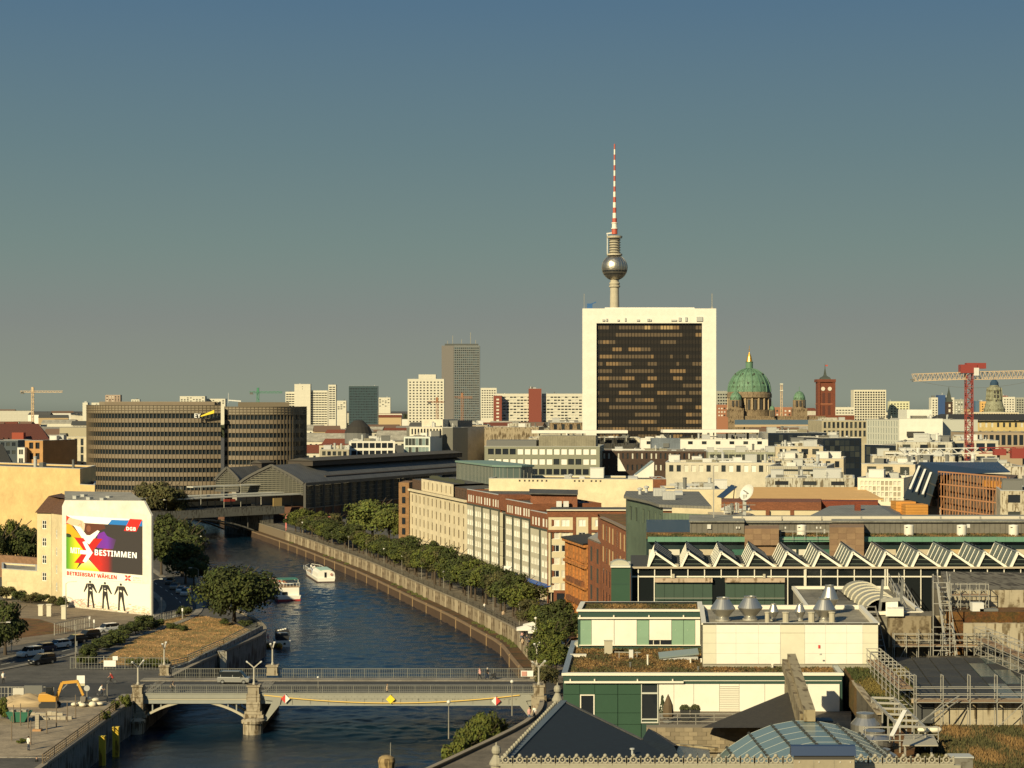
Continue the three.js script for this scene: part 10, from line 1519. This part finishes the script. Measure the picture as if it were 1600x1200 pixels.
const pl=proto('promenade_lamp','lamp post');$g().lathe(0,0,[[.09,0],[.05,4.6],[0,4.7]],7).mk('post',m$.poleGrey,pl);$g().add(new THREE.SphereGeometry(.26,12,8),new THREE.Matrix4().makeTranslation(0,4.8,0)).mk('globe',m$.globeWhite,pl);
along(offsetLine(RWALL,1.4*sideSign).filter(p=>p[1]<-330&&p[1]>-620),24).forEach((p)=>place(pl,p[0],0,p[1],0,'globe lamp post on the right bank promenade','globe lamps along the promenade'));
[[701,240,'globe lamp post at the near right bank below the bushes'],[800,258,'globe lamp post beside the bridge bracket'],[497,268.6,'small lamp on the near bridge footway']].forEach(([px,d,l],i)=>{const c=place(pl,gx(px,d),i===2?deckY:-.5,-d,0,l,'globe lamps near the bridge');if(i===2)c.scale.set(.7,.62,.7);});
[[252,382,'traffic signal post at the curve of the quay road'],[285,372,'white bollard post at the quay road curve'],[140,358,'white sign post at the vacant lot fence'],[147,352,'second white sign post before the white car'],[18,322,'sign post in the dark of the left tree']].forEach(([px,d,l],i)=>pole(px,d,i?2.2:3.4,l,{name:'sign_post',cat:'sign',mat:m$.unitGrey,fn:(p,X,z2,h)=>$g().box(X,h - .6,z2 + .1,.3,.6,.06).mk('plate',m$.signWhite,p)}));
// railing along the right bank and tan hoarding
const pr=thing('promenade_railing','dark post railing on top of the right quay wall','railing',[RWALL[60][0],.4,RWALL[60][1]]),rg2=$g(),rp=offsetLine(RWALL,.2*sideSign).filter(p=>p[1]<-296&&p[1]>-700);for(let i=0;i<rp.length - 1;i++)railing(rg2,rp[i],rp[i + 1],.46,1.05,.9,{t:.06,mid:[.5]});rg2.mk('railing',m$.railDark,pr,true);
const ho=thing('site_hoarding','tan board hoarding below the ornate orange house','hoarding',[gx(864,372),0,-372]);const ha=V(858,388),hb=V(910,326);for(let i=0;i<12;i++){const q=t=>[ha[0]+(hb[0]- ha[0])*t,ha[1]+(hb[1]- ha[1])*t],a=q(i / 12 + .002),c=q((i + 1) / 12 - .002);$g().prism([a,c,[c[0]+ .1,c[1]],[a[0]+ .1,a[1]]],.05,2.3).mk('board',m$.hoardTan,ho);}
const pp=thing('pink_pipe','pink overhead site pipe running past the station trees','pipe',[gx(446,640),0,-640]),pk2=m$.pipePink,PX=(px,d,y)=>[gx(px,d),y,-d];$g().bar(PX(447,640,0),PX(447,640,6),.5).bar(PX(447,640,5.8),PX(520,622,5.8),.5).bar(PX(520,622,6),PX(520,622,2),.5).bar(PX(520,622,2.2),PX(545,615,2.2),.5).mk('pipe_run',pk2,pp);
const ms=thing('shop_sign','white shop sign board at the end of the blue canopy','sign',[gx(793,424),5,-424]);$g().box(gx(793,424),5.2,-424,1.7,1.1,.2).mk('board',m$.signWhite,ms);$g().box(gx(793,424),0,-424.1,.15,5.3,.15).mk('post',m$.poleGrey,ms);
}
scene.traverse(o=>{if(o.isMesh)o.castShadow=o.receiveShadow=true;});
renderer.render(scene,camera);
